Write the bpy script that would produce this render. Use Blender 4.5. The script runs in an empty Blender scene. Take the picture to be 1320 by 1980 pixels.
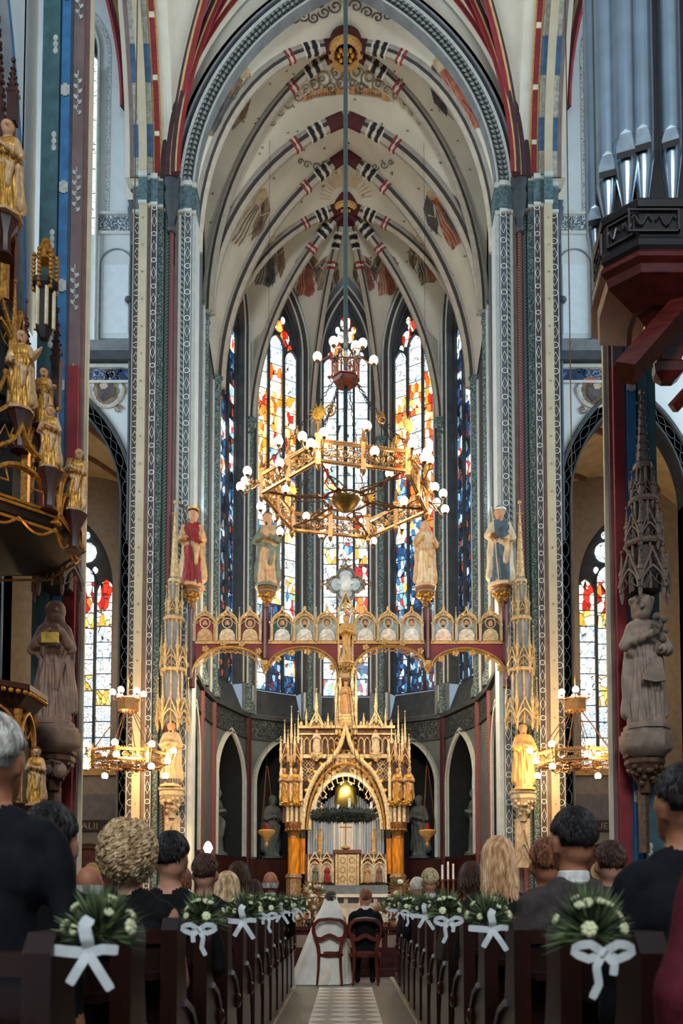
import bpy, bmesh, math, random
from math import sin, cos, tan, pi, radians, sqrt, atan2, hypot
from mathutils import Vector, Matrix, noise
from mathutils.bvhtree import BVHTree
random.seed(7)
C = bpy.context.scene.collection
SC = bpy.context.scene
# ---------------------------------------------------------------- camera
F, CX, HZ, H, T = 1620.0, 668.0, 1738.0, 1.25, radians(2.9)
PY0 = HZ - F * tan(T)
cd = bpy.data.cameras.new('camera'); cam = bpy.data.objects.new('camera', cd); C.objects.link(cam)
cd.sensor_fit = 'VERTICAL'; cd.sensor_height = 36; cd.lens = F / 1980 * 36
cd.shift_x = (660 - CX) / 1980; cd.shift_y = (PY0 - 990) / 1980
cam.location = (0, 0, H); cam.rotation_euler = (pi / 2 + T, 0, 0)
cd.clip_start = .05; cd.clip_end = 200
cd.dof.use_dof = True; cd.dof.focus_distance = 15; cd.dof.aperture_fstop = 3.6
SC.camera = cam
# ---------------------------------------------------------------- light
W = bpy.data.worlds.new('sky'); SC.world = W; W.use_nodes = True
bg = W.node_tree.nodes['Background']; bg.inputs[0].default_value = (.62, .80, 1.0, 1); bg.inputs[1].default_value = .24
def area(name, loc, target, sx, sy, power, col):
    l = bpy.data.lights.new(name, 'AREA'); l.shape = 'RECTANGLE'; l.size = sx; l.size_y = sy; l.energy = power; l.color = col
    o = bpy.data.objects.new(name, l); C.objects.link(o); o.location = loc
    o.rotation_euler = (Vector(target) - Vector(loc)).to_track_quat('-Z', 'Y').to_euler(); return o
DAY = (.74, .88, 1.0)
area('daylight_transept_left', (-17, 12.5, 13), (3, 16, 9), 6, 9, 1300, DAY)     # tall transept windows
area('daylight_transept_right', (17, 12.5, 13), (-3, 16, 9), 6, 9, 1300, DAY)
area('nave_fill', (0, -9, 14), (0, 17, 12), 7, 7, 1500, (.86, .93, 1.0))      # unseen area light added behind the viewpoint for nave daylight
area('chancel_area_left', (-3.2, 19, 10.5), (2, 20.5, 15), 1.4, 6, 60, DAY)  # cool area lights just inside the plain bay walls, aimed at the vault
area('chancel_area_right', (3.2, 19, 10.5), (-2, 20.5, 15), 1.4, 6, 60, DAY)
vs = SC.view_settings; vs.view_transform = 'Standard'; vs.look = 'None'; vs.gamma = 1; vs.exposure = 0.85; vs.use_curve_mapping = False
SC.cycles.max_bounces = 6; SC.cycles.diffuse_bounces = 4; SC.cycles.glossy_bounces = 2; SC.cycles.transmission_bounces = 2
SC.cycles.transparent_max_bounces = 4; SC.cycles.sample_clamp_indirect = 4; SC.cycles.caustics_reflective = False; SC.cycles.caustics_refractive = False
def lamp(name, loc, power, col=(1, .62, .28), r=.08, parent=None):
    l = bpy.data.lights.new(name, 'POINT'); l.energy = power; l.color = col; l.shadow_soft_size = r
    o = bpy.data.objects.new(name, l); C.objects.link(o); o.location = loc; o.parent = parent; return o
# ---------------------------------------------------------------- pixel <-> place
def pdir(px, py):
    x = (px - CX) / F; u = (PY0 - py) / F
    return Vector((x, cos(T) - u * sin(T), sin(T) + u * cos(T)))
def at(px, py, Y):
    d = pdir(px, py); return Vector((0, 0, H)) + d * (Y / d.y)
def atz(px, py, z):
    d = pdir(px, py); return Vector((0, 0, H)) + d * ((z - H) / d.z)
# ---------------------------------------------------------------- materials
def lin(c):
    return tuple((x / 12.92 if x <= .04045 else ((x + .055) / 1.055) ** 2.4) for x in c)
def hx(s):
    return lin(tuple(int(s[i:i + 2], 16) / 255 for i in (0, 2, 4)))
MATS = {}
class NT:
    def __init__(s, name):
        s.m = bpy.data.materials.new(name); s.m.use_nodes = True; s.t = s.m.node_tree; s.b = s.t.nodes['Principled BSDF']; s.o = s.t.nodes['Material Output']
    def n(s, kind, **kw):
        x = s.t.nodes.new(kind)
        for k, v in kw.items(): setattr(x, k, v)
        return x
    def l(s, a, b): s.t.links.new(a, b)
    def mth(s, op, a, b=None):
        x = s.n('ShaderNodeMath', operation=op)
        for i, q in enumerate((a, b)):
            if q is None: continue
            if isinstance(q, (int, float)): x.inputs[i].default_value = q
            else: s.l(q, x.inputs[i])
        return x.outputs[0]
    def ramp(s, fac, stops, interp='LINEAR'):
        r = s.n('ShaderNodeValToRGB'); r.color_ramp.interpolation = interp; e = r.color_ramp.elements
        while len(e) < len(stops): e.new(.5)
        for q, (p, c) in zip(e, stops): q.position = p; q.color = (*c, 1)
        s.l(fac, r.inputs[0]); return r.outputs[0]
def M(name, col='808080', rough=.6, metal=0., var=.18, scale=6., bump=0., bscale=None, emit=None, spec=.4, col2=None, stretch=None):
    """plain procedural material: noise-mottled colour, optional relief"""
    if name in MATS: return MATS[name]
    k = NT(name); c = hx(col); b = k.b
    b.inputs['Roughness'].default_value = rough; b.inputs['Metallic'].default_value = metal; b.inputs['Specular IOR Level'].default_value = spec
    tc = k.n('ShaderNodeTexCoord'); src = tc.outputs['Object']
    if stretch:
        mp = k.n('ShaderNodeMapping'); mp.inputs['Scale'].default_value = stretch; k.l(src, mp.inputs[0]); src = mp.outputs[0]
    nz = k.n('ShaderNodeTexNoise'); nz.inputs['Scale'].default_value = scale; nz.inputs['Detail'].default_value = 5; k.l(src, nz.inputs['Vector'])
    c2 = hx(col2) if col2 else tuple(min(1, x * (1 + var)) for x in c); c1 = c if col2 else tuple(x * (1 - var) for x in c)
    k.l(k.ramp(nz.outputs['Fac'], [(.36, c1), (.64, c2)]), b.inputs['Base Color'])
    if bump:
        n2 = k.n('ShaderNodeTexNoise'); n2.inputs['Scale'].default_value = bscale or scale * 4; n2.inputs['Detail'].default_value = 4; k.l(src, n2.inputs['Vector'])
        bp = k.n('ShaderNodeBump'); bp.inputs['Strength'].default_value = bump; bp.inputs['Distance'].default_value = .02
        k.l(n2.outputs['Fac'], bp.inputs['Height']); k.l(bp.outputs[0], b.inputs['Normal'])
    if emit:
        b.inputs['Emission Color'].default_value = (*hx(emit[0]), 1); b.inputs['Emission Strength'].default_value = emit[1]; k.m.cycles.emission_sampling = 'NONE'
    MATS[name] = k.m; return k.m
def brocade(name, dark, light, scale=14., thr=.5, rough=.7):
    """painted leaf and scroll ornament, two tones"""
    if name in MATS: return MATS[name]
    k = NT(name); k.b.inputs['Roughness'].default_value = rough
    tc = k.n('ShaderNodeTexCoord')
    nz = k.n('ShaderNodeTexNoise'); nz.inputs['Scale'].default_value = scale * .6; k.l(tc.outputs['Object'], nz.inputs['Vector'])
    mx = k.n('ShaderNodeMixRGB'); mx.inputs[0].default_value = .08; k.l(tc.outputs['Object'], mx.inputs[1]); k.l(nz.outputs['Color'], mx.inputs[2])
    v = k.n('ShaderNodeTexVoronoi', feature='SMOOTH_F1'); v.inputs['Scale'].default_value = scale; k.l(mx.outputs[0], v.inputs['Vector'])
    w = k.mth('SINE', k.mth('MULTIPLY', v.outputs['Distance'], 16.))
    k.l(k.ramp(w, [(.0, hx(dark)), (thr, hx(dark)), (min(.99, thr + .25), hx(light))]), k.b.inputs['Base Color'])
    MATS[name] = k.m; return k.m
def rope(name, dark, light, per=9., tilt=1.):
    """painted barber-pole ornament on a shaft"""
    if name in MATS: return MATS[name]
    k = NT(name); k.b.inputs['Roughness'].default_value = .7
    tc = k.n('ShaderNodeTexCoord'); s = k.n('ShaderNodeSeparateXYZ'); k.l(tc.outputs['Object'], s.inputs[0])
    a = k.mth('ADD', k.mth('MULTIPLY', s.outputs[2], per * 2 * pi), k.mth('MULTIPLY', s.outputs[0], per * 2 * pi * tilt))
    nz = k.n('ShaderNodeTexNoise'); nz.inputs['Scale'].default_value = 22; k.l(tc.outputs['Object'], nz.inputs['Vector'])
    w = k.mth('ADD', k.mth('SINE', a), k.mth('MULTIPLY', nz.outputs['Fac'], .9))
    k.l(k.ramp(k.mth('MULTIPLY', k.mth('ADD', w, 1), .4), [(.35, hx(dark)), (.8, hx(light))]), k.b.inputs['Base Color'])
    MATS[name] = k.m; return k.m
def glass(name, palette, strength, scale=7., lead=.05, stretch=(1, 1, .45)):
    """leaded stained glass lit from outside: cells of the palette between dark cames"""
    if name in MATS: return MATS[name]
    k = NT(name); g = k.n('ShaderNodeNewGeometry'); mp = k.n('ShaderNodeMapping'); mp.inputs['Scale'].default_value = stretch; k.l(g.outputs['Position'], mp.inputs[0])
    def vor(f, sc):
        v = k.n('ShaderNodeTexVoronoi', feature=f); v.inputs['Scale'].default_value = sc; v.inputs['Randomness'].default_value = .9; k.l(mp.outputs[0], v.inputs['Vector']); return v
    v = vor('F1', scale); e = vor('DISTANCE_TO_EDGE', scale)
    s = k.n('ShaderNodeSeparateXYZ'); k.l(v.outputs['Color'], s.inputs[0])
    n = len(palette); col = k.ramp(s.outputs[0], [(i / n, hx(c)) for i, c in enumerate(palette)], 'CONSTANT')
    ed = k.ramp(e.outputs['Distance'], [(lead * .5, (.01, .01, .012)), (lead, (1, 1, 1))])
    mx = k.n('ShaderNodeMixRGB', blend_type='MULTIPLY'); mx.inputs[0].default_value = 1; k.l(col, mx.inputs[1]); k.l(ed, mx.inputs[2])
    k.l(mx.outputs[0], k.b.inputs['Emission Color']); k.b.inputs['Emission Strength'].default_value = strength
    k.b.inputs['Base Color'].default_value = (.02, .02, .025, 1); k.b.inputs['Roughness'].default_value = .3
    k.m.cycles.emission_sampling = 'FRONT'
    MATS[name] = k.m; return k.m
# ---------------------------------------------------------------- mesh building
def V(*a): return Vector(a)
class MB:
    def __init__(s): s.v = []; s.f = []; s.m = []; s.X = Matrix()
    def add(s, vs, fs, mi=0):
        o = len(s.v); s.v += [s.X @ Vector(p) for p in vs]; s.f += [tuple(o + i for i in f) for f in fs]
        s.m += ([mi] * len(fs) if isinstance(mi, int) else list(mi)); return s
    def box(s, c, d, mi=0, tx=1., ty=1.):
        x, y, z = c; a, b, h = d[0] / 2, d[1] / 2, d[2] / 2
        vs = [(x - a, y - b, z - h), (x + a, y - b, z - h), (x + a, y + b, z - h), (x - a, y + b, z - h)] + [(x - a * tx, y - b * ty, z + h), (x + a * tx, y - b * ty, z + h), (x + a * tx, y + b * ty, z + h), (x - a * tx, y + b * ty, z + h)]
        return s.add(vs, [(3, 2, 1, 0), (4, 5, 6, 7), (0, 1, 5, 4), (1, 2, 6, 5), (2, 3, 7, 6), (3, 0, 4, 7)], mi)
    def bx(s, x0, x1, y0, y1, z0, z1, mi=0): return s.box(((x0 + x1) / 2, (y0 + y1) / 2, (z0 + z1) / 2), (abs(x1 - x0), abs(y1 - y0), abs(z1 - z0)), mi)
    def ext(s, poly, vec, mi=0):
        n = len(poly); vec = Vector(vec); vs = [Vector(p) for p in poly] + [Vector(p) + vec for p in poly]
        return s.add(vs, [tuple(range(n)), tuple(range(2 * n - 1, n - 1, -1))] + [(i, i + n, (i + 1) % n + n, (i + 1) % n) for i in range(n)], mi)
    def tube(s, path, r, n=8, mi=0, cap=True, flat=1.):
        P = [Vector(p) for p in path]; N = len(P)
        if N < 2: return s
        R = r if isinstance(r, (list, tuple)) else [r] * N
        t0 = (P[1] - P[0]).normalized(); up = Vector((0, 0, 1)) if abs(t0.z) < .9 else Vector((0, 1, 0))
        a = t0.cross(up).normalized(); vs = []
        for i in range(N):
            t = (P[min(i + 1, N - 1)] - P[max(i - 1, 0)])
            if t.length < 1e-9: t = t0
            t = t.normalized(); a = (a - t * a.dot(t))
            a = a.normalized() if a.length > 1e-6 else t.orthogonal().normalized(); b = t.cross(a)
            for j in range(n):
                q = 2 * pi * j / n; vs.append(P[i] + a * (R[i] * cos(q)) + b * (R[i] * flat * sin(q)))
        fs = [(i * n + j, i * n + (j + 1) % n, (i + 1) * n + (j + 1) % n, (i + 1) * n + j) for i in range(N - 1) for j in range(n)]
        if cap: fs += [tuple(range(n - 1, -1, -1)), tuple((N - 1) * n + j for j in range(n))]
        return s.add(vs, fs, mi)
    def lathe(s, prof, c=(0, 0, 0), n=16, mi=0, a0=0., sq=1.):
        c = Vector(c); k = len(prof); vs = [c + Vector((r * cos(a0 + 2 * pi * j / n), r * sq * sin(a0 + 2 * pi * j / n), z)) for r, z in prof for j in range(n)]
        fs = [(i * n + j, i * n + (j + 1) % n, (i + 1) * n + (j + 1) % n, (i + 1) * n + j) for i in range(k - 1) for j in range(n)]
        if isinstance(mi, list): mm = [mi[i] for i in range(k - 1) for j in range(n)]
        else: mm = [mi] * len(fs)
        if prof[0][0] > 1e-4: fs.append(tuple(range(n - 1, -1, -1))); mm.append(mm[0])
        if prof[-1][0] > 1e-4: fs.append(tuple((k - 1) * n + j for j in range(n))); mm.append(mm[len(fs) - 3] if len(mm) > 2 else mm[0])
        return s.add(vs, fs, mm)
    def ball(s, c, r, nu=12, nv=8, mi=0):
        c = Vector(c); r = (r, r, r) if isinstance(r, (int, float)) else r
        vs = [c + Vector((0, 0, -r[2]))] + [c + Vector((r[0] * sin(pi * i / nv) * cos(2 * pi * j / nu), r[1] * sin(pi * i / nv) * sin(2 * pi * j / nu), -r[2] * cos(pi * i / nv))) for i in range(1, nv) for j in range(nu)] + [c + Vector((0, 0, r[2]))]
        fs = [(0, 1 + (j + 1) % nu, 1 + j) for j in range(nu)] + [(1 + i * nu + j, 1 + i * nu + (j + 1) % nu, 1 + (i + 1) * nu + (j + 1) % nu, 1 + (i + 1) * nu + j) for i in range(nv - 2) for j in range(nu)]
        L = len(vs) - 1; b = 1 + (nv - 2) * nu; fs += [(b + j, b + (j + 1) % nu, L) for j in range(nu)]
        return s.add(vs, fs, mi)
    def sweep(s, path, N, prof, mi=0, closed=True, ends=True):
        """profile (a along N, b outward = tangent x N) carried along a planar path"""
        P = [Vector(p) for p in path]; N = Vector(N).normalized(); n = len(prof); L = len(P); vs = []
        for i in range(L):
            t0 = (P[i] - P[i - 1]).normalized() if i else None; t1 = (P[i + 1] - P[i]).normalized() if i < L - 1 else None
            t = ((t0 or t1) + (t1 or t0)).normalized(); o = t.cross(N).normalized()
            k = 1.0
            if t0 and t1: k = 1 / max(.5, sqrt(max(0, (1 + t0.dot(t1)) / 2)))
            for a, b in prof: vs.append(P[i] + N * a + o * (b * k))
        m = n if closed else n - 1; fs = []; mm = []
        for i in range(L - 1):
            for j in range(m):
                fs.append((i * n + j, i * n + (j + 1) % n, (i + 1) * n + (j + 1) % n, (i + 1) * n + j)); mm.append(mi if isinstance(mi, int) else mi[j])
        if closed and ends: fs += [tuple(range(n - 1, -1, -1)), tuple((L - 1) * n + j for j in range(n))]; mm += [mm[0], mm[0]]
        return s.add(vs, fs, mm)
    def patch(s, A, B, k=6, mi=0):
        n = len(A); vs = [Vector(A[i]).lerp(Vector(B[i]), j / k) for i in range(n) for j in range(k + 1)]
        return s.add(vs, [(i * (k + 1) + j, i * (k + 1) + j + 1, (i + 1) * (k + 1) + j + 1, (i + 1) * (k + 1) + j) for i in range(n - 1) for j in range(k)], mi)
    def build(s, name, mats, parent=None, sm=35, loc=None, label=None, kind=None):
        me = bpy.data.meshes.new(name); me.from_pydata([tuple(p) for p in s.v], [], s.f)
        for m in (mats if isinstance(mats, (list, tuple)) else [mats]): me.materials.append(m)
        if any(s.m): me.polygons.foreach_set('material_index', s.m)
        if sm:
            me.polygons.foreach_set('use_smooth', [True] * len(me.polygons)); me.set_sharp_from_angle(angle=radians(sm))
        me.update()
        return link(me, name, parent, loc, label, kind)
def link(me, name, parent=None, loc=None, label=None, kind=None):
    o = bpy.data.objects.new(name, me); C.objects.link(o)
    if parent: o.parent = parent
    if loc is not None: o.location = loc
    if label: o['label'] = label
    if kind: o['kind'] = kind
    return o
def tag(o, label, cat, group=None):
    o['label'] = label; o['category'] = cat
    if group: o['group'] = group
    return o
def thing(name, label, cat, loc=(0, 0, 0), rz=0, group=None):
    o = bpy.data.objects.new(name, None); C.objects.link(o); o.location = loc; o.rotation_euler = (0, 0, rz); o.empty_display_size = .1
    return tag(o, label, cat, group)
def struct(mb, name, mats, sm=35, parent=None):
    o = mb.build(name, mats, parent, sm); o['kind'] = 'structure'; return o
def copytree(o, parent=None):
    c = o.copy(); C.objects.link(c); c.parent = parent
    for ch in list(o.children): copytree(ch, c)
    return c
def dup(o, loc, label=None, group=None, rz=None, sc=None):
    c = copytree(o); c.location = loc
    if label: c['label'] = label
    if group: c['group'] = group
    if rz is not None: c.rotation_euler[2] = rz
    if sc: c.scale = (sc, sc, sc) if isinstance(sc, (int, float)) else sc
    return c
# ---------------------------------------------------------------- curves
def arch(a, h, n=20):
    """pointed arch from (-a,0) to (a,0), apex (0,h)"""
    L = []
    for i in range(n + 1):
        t = i / n
        if h >= a * .999:
            R = (a * a + h * h) / (2 * a); q = math.asin(min(1, h / R)) * t; L.append((-a + R - R * cos(q), R * sin(q)))
        else: L.append((-a * cos(t * pi / 2), h * sin(t * pi / 2)))
    return L + [(-x, z) for x, z in reversed(L[:-1])]
def ogee(a, h, n=10):
    """ogee (keel) arch"""
    L = []
    for i in range(n + 1):
        t = i / n; L.append((-a * cos(t * radians(58)), .62 * h * sin(t * radians(58)) / sin(radians(58))))
    x0, z0 = L[-1]
    for i in range(1, n + 1):
        t = i / n; L.append((x0 * (1 - t) ** 1.7, z0 + (h - z0) * (t * .75 + .25 * t * t)))
    return L + [(-x, z) for x, z in reversed(L[:-1])]
def rib(p0, p1, n=20, stilt=0., bul=0.):
    """half rib from springer p0 to boss p1, upright at the springer"""
    p0 = Vector(p0); p1 = Vector(p1); d = p1 - p0; L = hypot(d.x, d.y); e = Vector((d.x / L, d.y / L, 0)); h = d.z - stilt; out = []
    if stilt: out.append(p0.copy())
    b = p0 + Vector((0, 0, stilt))
    for i in range(n + 1):
        t = i / n
        if h >= L:
            R = (L * L + h * h) / (2 * L); q = math.asin(min(1, h / R)) * t; out.append((b + e * (R - R * cos(q)) + Vector((0, 0, R * sin(q)))).lerp(b + e * (L * (1 - cos(t * pi / 2))) + Vector((0, 0, h * sin(t * pi / 2))), bul))
        else: out.append(b + e * (L * (1 - cos(t * pi / 2))) + Vector((0, 0, h * sin(t * pi / 2))))
    return out
def resample(P, n):
    P = [Vector(p) for p in P]; d = [0]
    for a, b in zip(P, P[1:]): d.append(d[-1] + (b - a).length)
    out = []; j = 0
    for i in range(n):
        s = d[-1] * i / (n - 1)
        while j < len(P) - 2 and d[j + 1] < s: j += 1
        k = (s - d[j]) / max(1e-9, d[j + 1] - d[j]); out.append(P[j].lerp(P[j + 1], min(1, max(0, k))))
    return out
def plen(P): return sum((Vector(b) - Vector(a)).length for a, b in zip(P, P[1:]))
def motifs(path, side, nrm, w, per=.56, line=.014, mi=0, border=True, flip=0, dots=True):
    """chain of outlined circles and lozenges with a border line, laid on a band that follows path"""
    mb = MB(); L = plen(path); n = max(2, int(L / per * 2)); N = max(8, int(L / .05)); P = resample(path, N); side = Vector(side).normalized(); nrm0 = Vector(nrm) if nrm else None
    def fr(s):
        x = max(0, min(.9999, s / L)) * (N - 1); i = int(x); p = P[i].lerp(P[i + 1], x - i); t = (P[i + 1] - P[i]).normalized()
        return p, t, (nrm0 if nrm0 else t.cross(side))
    def pt(s, u, e=.012):
        p, t, nn = fr(s); return p + side * u + nn * e
    step = L / n
    for i in range(n):
        s0 = (i + .5) * step; R = min(step * .46, w * .40)
        if (i + flip) % 2: pts = [(cos(2 * pi * k / 14), sin(2 * pi * k / 14)) for k in range(14)]; ry = R
        else: pts = [(0, 1), (1, 0), (0, -1), (-1, 0)]; ry = step * .5
        k = len(pts); vs = [pt(s0 + q * ry, p * R) for p, q in pts] + [pt(s0 + q * (ry - line * 1.3), p * (R - line)) for p, q in pts]
        mb.add(vs, [(j, (j + 1) % k, (j + 1) % k + k, j + k) for j in range(k)], mi)
        if dots:
            q = R * .36; mb.add([pt(s0 - q, 0), pt(s0, q * .8), pt(s0 + q, 0), pt(s0, -q * .8)], [(0, 1, 2, 3)], mi + 1)
    if border:
        for u in (-w / 2 + .012, w / 2 - .012):
            vs = []; K = max(2, N // 3)
            for i in range(K + 1): vs += [pt(L * i / K, u - .006), pt(L * i / K, u + .006)]
            mb.add(vs, [(2 * i, 2 * i + 1, 2 * i + 3, 2 * i + 2) for i in range(K)], mi)
    return mb
def inpoly(x, y, P):
    c = False; n = len(P)
    for i in range(n):
        x1, y1 = P[i]; x2, y2 = P[(i + 1) % n]
        if (y1 > y) != (y2 > y) and x < (x2 - x1) * (y - y1) / (y2 - y1) + x1: c = not c
    return c
def bvh_of(objs):
    vs = []; fs = []
    for o in objs:
        k = len(vs); mw = o.matrix_world; vs += [mw @ v.co for v in o.data.vertices]; fs += [tuple(k + i for i in p.vertices) for p in o.data.polygons]
    return BVHTree.FromPolygons(vs, fs)
EYE = Vector((0, 0, H))
def onto(bvh, px, py, eps=.012):
    d = pdir(px, py).normalized(); h = bvh.ray_cast(EYE, d)
    if h[0] is None: return None
    n = h[1]
    if n.dot(d) > 0: n = -n
    return h[0] + n * eps
def paint(mb, bvh, poly, mi=0, g=4., eps=.012):
    """fill a pixel outline with small facets lying on the wall or vault behind it"""
    xs = [p[0] for p in poly]; ys = [p[1] for p in poly]; x = min(xs)
    memo = {}
    def q(i, j):
        if (i, j) not in memo: memo[(i, j)] = onto(bvh, xs0 + i * g, ys0 + j * g, eps)
        return memo[(i, j)]
    xs0, ys0 = min(xs), min(ys)
    for i in range(int((max(xs) - xs0) / g) + 1):
        for j in range(int((max(ys) - ys0) / g) + 1):
            if inpoly(xs0 + (i + .5) * g, ys0 + (j + .5) * g, poly):
                k = [q(i, j), q(i + 1, j), q(i + 1, j + 1), q(i, j + 1)]
                if all(p is not None for p in k) and max((k[0] - k[2]).length, (k[1] - k[3]).length) < .35: mb.add(k, [(0, 1, 2, 3)], mi)
def stroke(mb, bvh, pts, w, mi=0, eps=.014):
    """painted line of width w pixels through pixel points"""
    P = []
    for i, (x, y) in enumerate(pts):
        a = pts[max(0, i - 1)]; b = pts[min(len(pts) - 1, i + 1)]; dx, dy = b[0] - a[0], b[1] - a[1]; l = hypot(dx, dy) or 1
        ww = w if isinstance(w, (int, float)) else w[i]
        P.append((onto(bvh, x - dy / l * ww / 2, y + dx / l * ww / 2, eps), onto(bvh, x + dy / l * ww / 2, y - dx / l * ww / 2, eps)))
    for (a, b), (c, d) in zip(P, P[1:]):
        if None not in (a, b, c, d) and (a - c).length < .6: mb.add([a, b, d, c], [(0, 1, 2, 3)], mi)
def spiral(cx, cy, r, turns=1.3, a0=0, n=18, d=1):
    return [(cx + r * (1 - .85 * i / n) * cos(a0 + d * 2 * pi * turns * i / n), cy + r * (1 - .85 * i / n) * sin(a0 + d * 2 * pi * turns * i / n)) for i in range(n + 1)]

def letters(text, fn, mat, parent, name='lettering', sub=0):
    """flat lettering: outlines of the built-in face laid out through fn(x, z)"""
    cu = bpy.data.curves.new('t', 'FONT'); cu.body = text; cu.size = 1; cu.resolution_u = 2; ob = bpy.data.objects.new('t', cu); C.objects.link(ob)
    dg = bpy.context.evaluated_depsgraph_get(); me = bpy.data.meshes.new_from_object(ob.evaluated_get(dg)); vs = [fn(v.co.x, v.co.y) for v in me.vertices]; fs = [tuple(p.vertices) for p in me.polygons]
    bpy.data.objects.remove(ob); bpy.data.curves.remove(cu); bpy.data.meshes.remove(me)
    if any(v is None for v in vs): return None
    return MB().add(vs, fs).build(name, mat, parent, 0)
# ================================================================ setting
PLASTER = M('vault_plaster', 'c8c5b4', .85, var=.08, scale=1.2, bump=.08, bscale=30)
PALE = M('pale_plaster', 'c4cdcd', .85, var=.05, scale=1.5, bump=.05, bscale=30)
FILLET = M('pale_fillet', 'bcc3be', .7, var=.08)
GREY = M('grey_stone', '72787a', .75, var=.15, scale=4, bump=.1)
DGREY = M('dark_grey_stone', '3c4246', .7, var=.2, scale=4, bump=.1)
CREAM = M('cream_paint', 'b9b095', .75, var=.06, scale=3)
RED = M('oxblood_paint', '7c1f26', .6, var=.15, scale=4)
DRED = M('dark_red_paint', '4c191b', .6, var=.25, scale=5)
BLUE = M('blue_paint', '2c648f', .6, var=.2, scale=5)
NAVY = M('navy_paint', '1d3554', .6, var=.2, scale=5)
GREEN = M('green_paint', '35565a', .65, var=.2, scale=5)
TAUPE = M('taupe_paint', '7d6c66', .7, var=.12, scale=4)
GOLD = M('gilding', 'd9a446', .34, .75, var=.25, scale=30, bump=.15)
GOLDP = M('gold_paint', 'c69b5a', .5, .25, var=.2, scale=20)
WHITE = M('white_line_paint', 'd2d7d2', .7, var=.04)
MID = M('motif_filling', '6f7a78', .7, var=.1)
BAND = brocade('dark_leaf_band', '3b3433', '4d4645', 16, .62)
BAND2 = brocade('grey_leaf_band', '444c4e', '5a6363', 22, .55)
BANDG = brocade('green_leaf_band', '33494a', '7f918c', 20, .5)
ROPE = rope('rope_ornament', '2f3634', '8b978f', 8, 1.)
ROPER = rope('red_rope_ornament', '55242a', '8a5656', 16, 1.)
ROPEG = rope('green_rope_ornament', '33494a', '71857f', 13, -1.)
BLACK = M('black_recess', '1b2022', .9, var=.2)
# ---- stained glass
G_WHITE = glass('glass_white', ['e2f0fa', 'f6fbff', 'd2e6f0', 'bfdcea', 'fbf6ea', 'd9eaf2'], 1.1, 8., .03)
G_PALE = glass('glass_pale', ['e7f2f8', 'cfe0ea', 'f8f4ea', 'b9cede', 'e8dfc8', 'ffffff'], 1.05, 9., .035)
G_FIRE = glass('glass_fire', ['f08a2c', 'ffd9a0', 'd8551c', 'fff0d8', 'f4a94a', 'fff6e8', 'ffe9c4', 'e8702c', 'a82418', 'f6c070'], 1.35, 9., .04)
G_MIX = glass('glass_mixed', ['e9f3fa', '7fb0c8', 'f0b060', 'cfdfe6', 'b8302a', '3a6a92', 'f6e6c0', 'd6e8f2'], 1.2, 10., .045)
G_BLUE = glass('glass_blue', ['16335a', '2f6a9a', '0e1e38', 'cfe2ee', '24507c', '8fb8cc', '122a4a', '5a2a3a'], .85, 11., .06)
G_DARK = glass('glass_dark', ['0b1424', '1c3f66', '101c2c', '7f9fb4', '14304e', 'b2502c', '0a1018', '20344a'], .6, 11., .07)
G_GRIS = glass('glass_grisaille', ['dfeaf2', 'c6d8e4', 'eef4f6', 'b4c9d8', 'e6dcc0'], 1.1, 11., .06, (1, 1, 1))
G_RED = glass('glass_red', ['c8301c', 'f0d8c0', 'a81c14', 'fff2e0', 'e07a28'], 1.1, 8., .05)
G_YEL = glass('glass_yellow', ['f0c060', 'fff4dc', 'd89a30', 'eef4f8', 'f6dc9a'], 1.15, 8., .05)
UZ = Vector((0, 0, 1))
def frame(A, B):
    A = Vector((*A, 0)); B = Vector((*B, 0)); u = (B - A).normalized(); return A, u, u.cross(UZ), (B - A).length
def wpath(O, u, uc, a, zs, h, sill, n=12, grow=0.):
    """outline of a pointed opening, left foot to right foot"""
    P = [O + u * (uc - a - grow) + UZ * sill] + [O + u * (uc + x * (a + grow) / a) + UZ * (zs + z * (h + grow * 1.3) / h) for x, z in arch(a, h, n)] + [O + u * (uc + a + grow) + UZ * sill]
    return P
def wall_open(mb, O, u, n, u0, u1, z0, z1, uc, a, zs, h, sill, th=.4, mi=0, mr=0, slope=0.):
    q = lambda x, z, d=0.: O + u * x + UZ * z - n * d
    mb.add([q(u0, z0), q(uc - a, z0), q(uc - a, z1), q(u0, z1)], [(0, 1, 2, 3)], mi)
    mb.add([q(uc + a, z0), q(u1, z0), q(u1, z1), q(uc + a, z1)], [(0, 1, 2, 3)], mi)
    if sill - slope > z0: mb.add([q(uc - a, z0), q(uc + a, z0), q(uc + a, sill - slope), q(uc - a, sill - slope)], [(0, 1, 2, 3)], mi)
    A = arch(a, h, 12)
    for (xa, za), (xb, zb) in zip(A, A[1:]): mb.add([q(uc + xa, zs + za), q(uc + xb, zs + zb), q(uc + xb, z1), q(uc + xa, z1)], [(0, 1, 2, 3)], mi)
    J = [(uc - a, sill)] + [(uc + x, zs + z) for x, z in A] + [(uc + a, sill)]
    for (xa, za), (xb, zb) in zip(J, J[1:]): mb.add([q(xa, za), q(xb, zb), q(xb, zb, th), q(xa, za, th)], [(0, 1, 2, 3)], mr)
    mb.add([q(uc - a, sill - slope), q(uc + a, sill - slope), q(uc + a, sill, th), q(uc - a, sill, th)], [(0, 1, 2, 3)], mr)
WN = [0]
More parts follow.
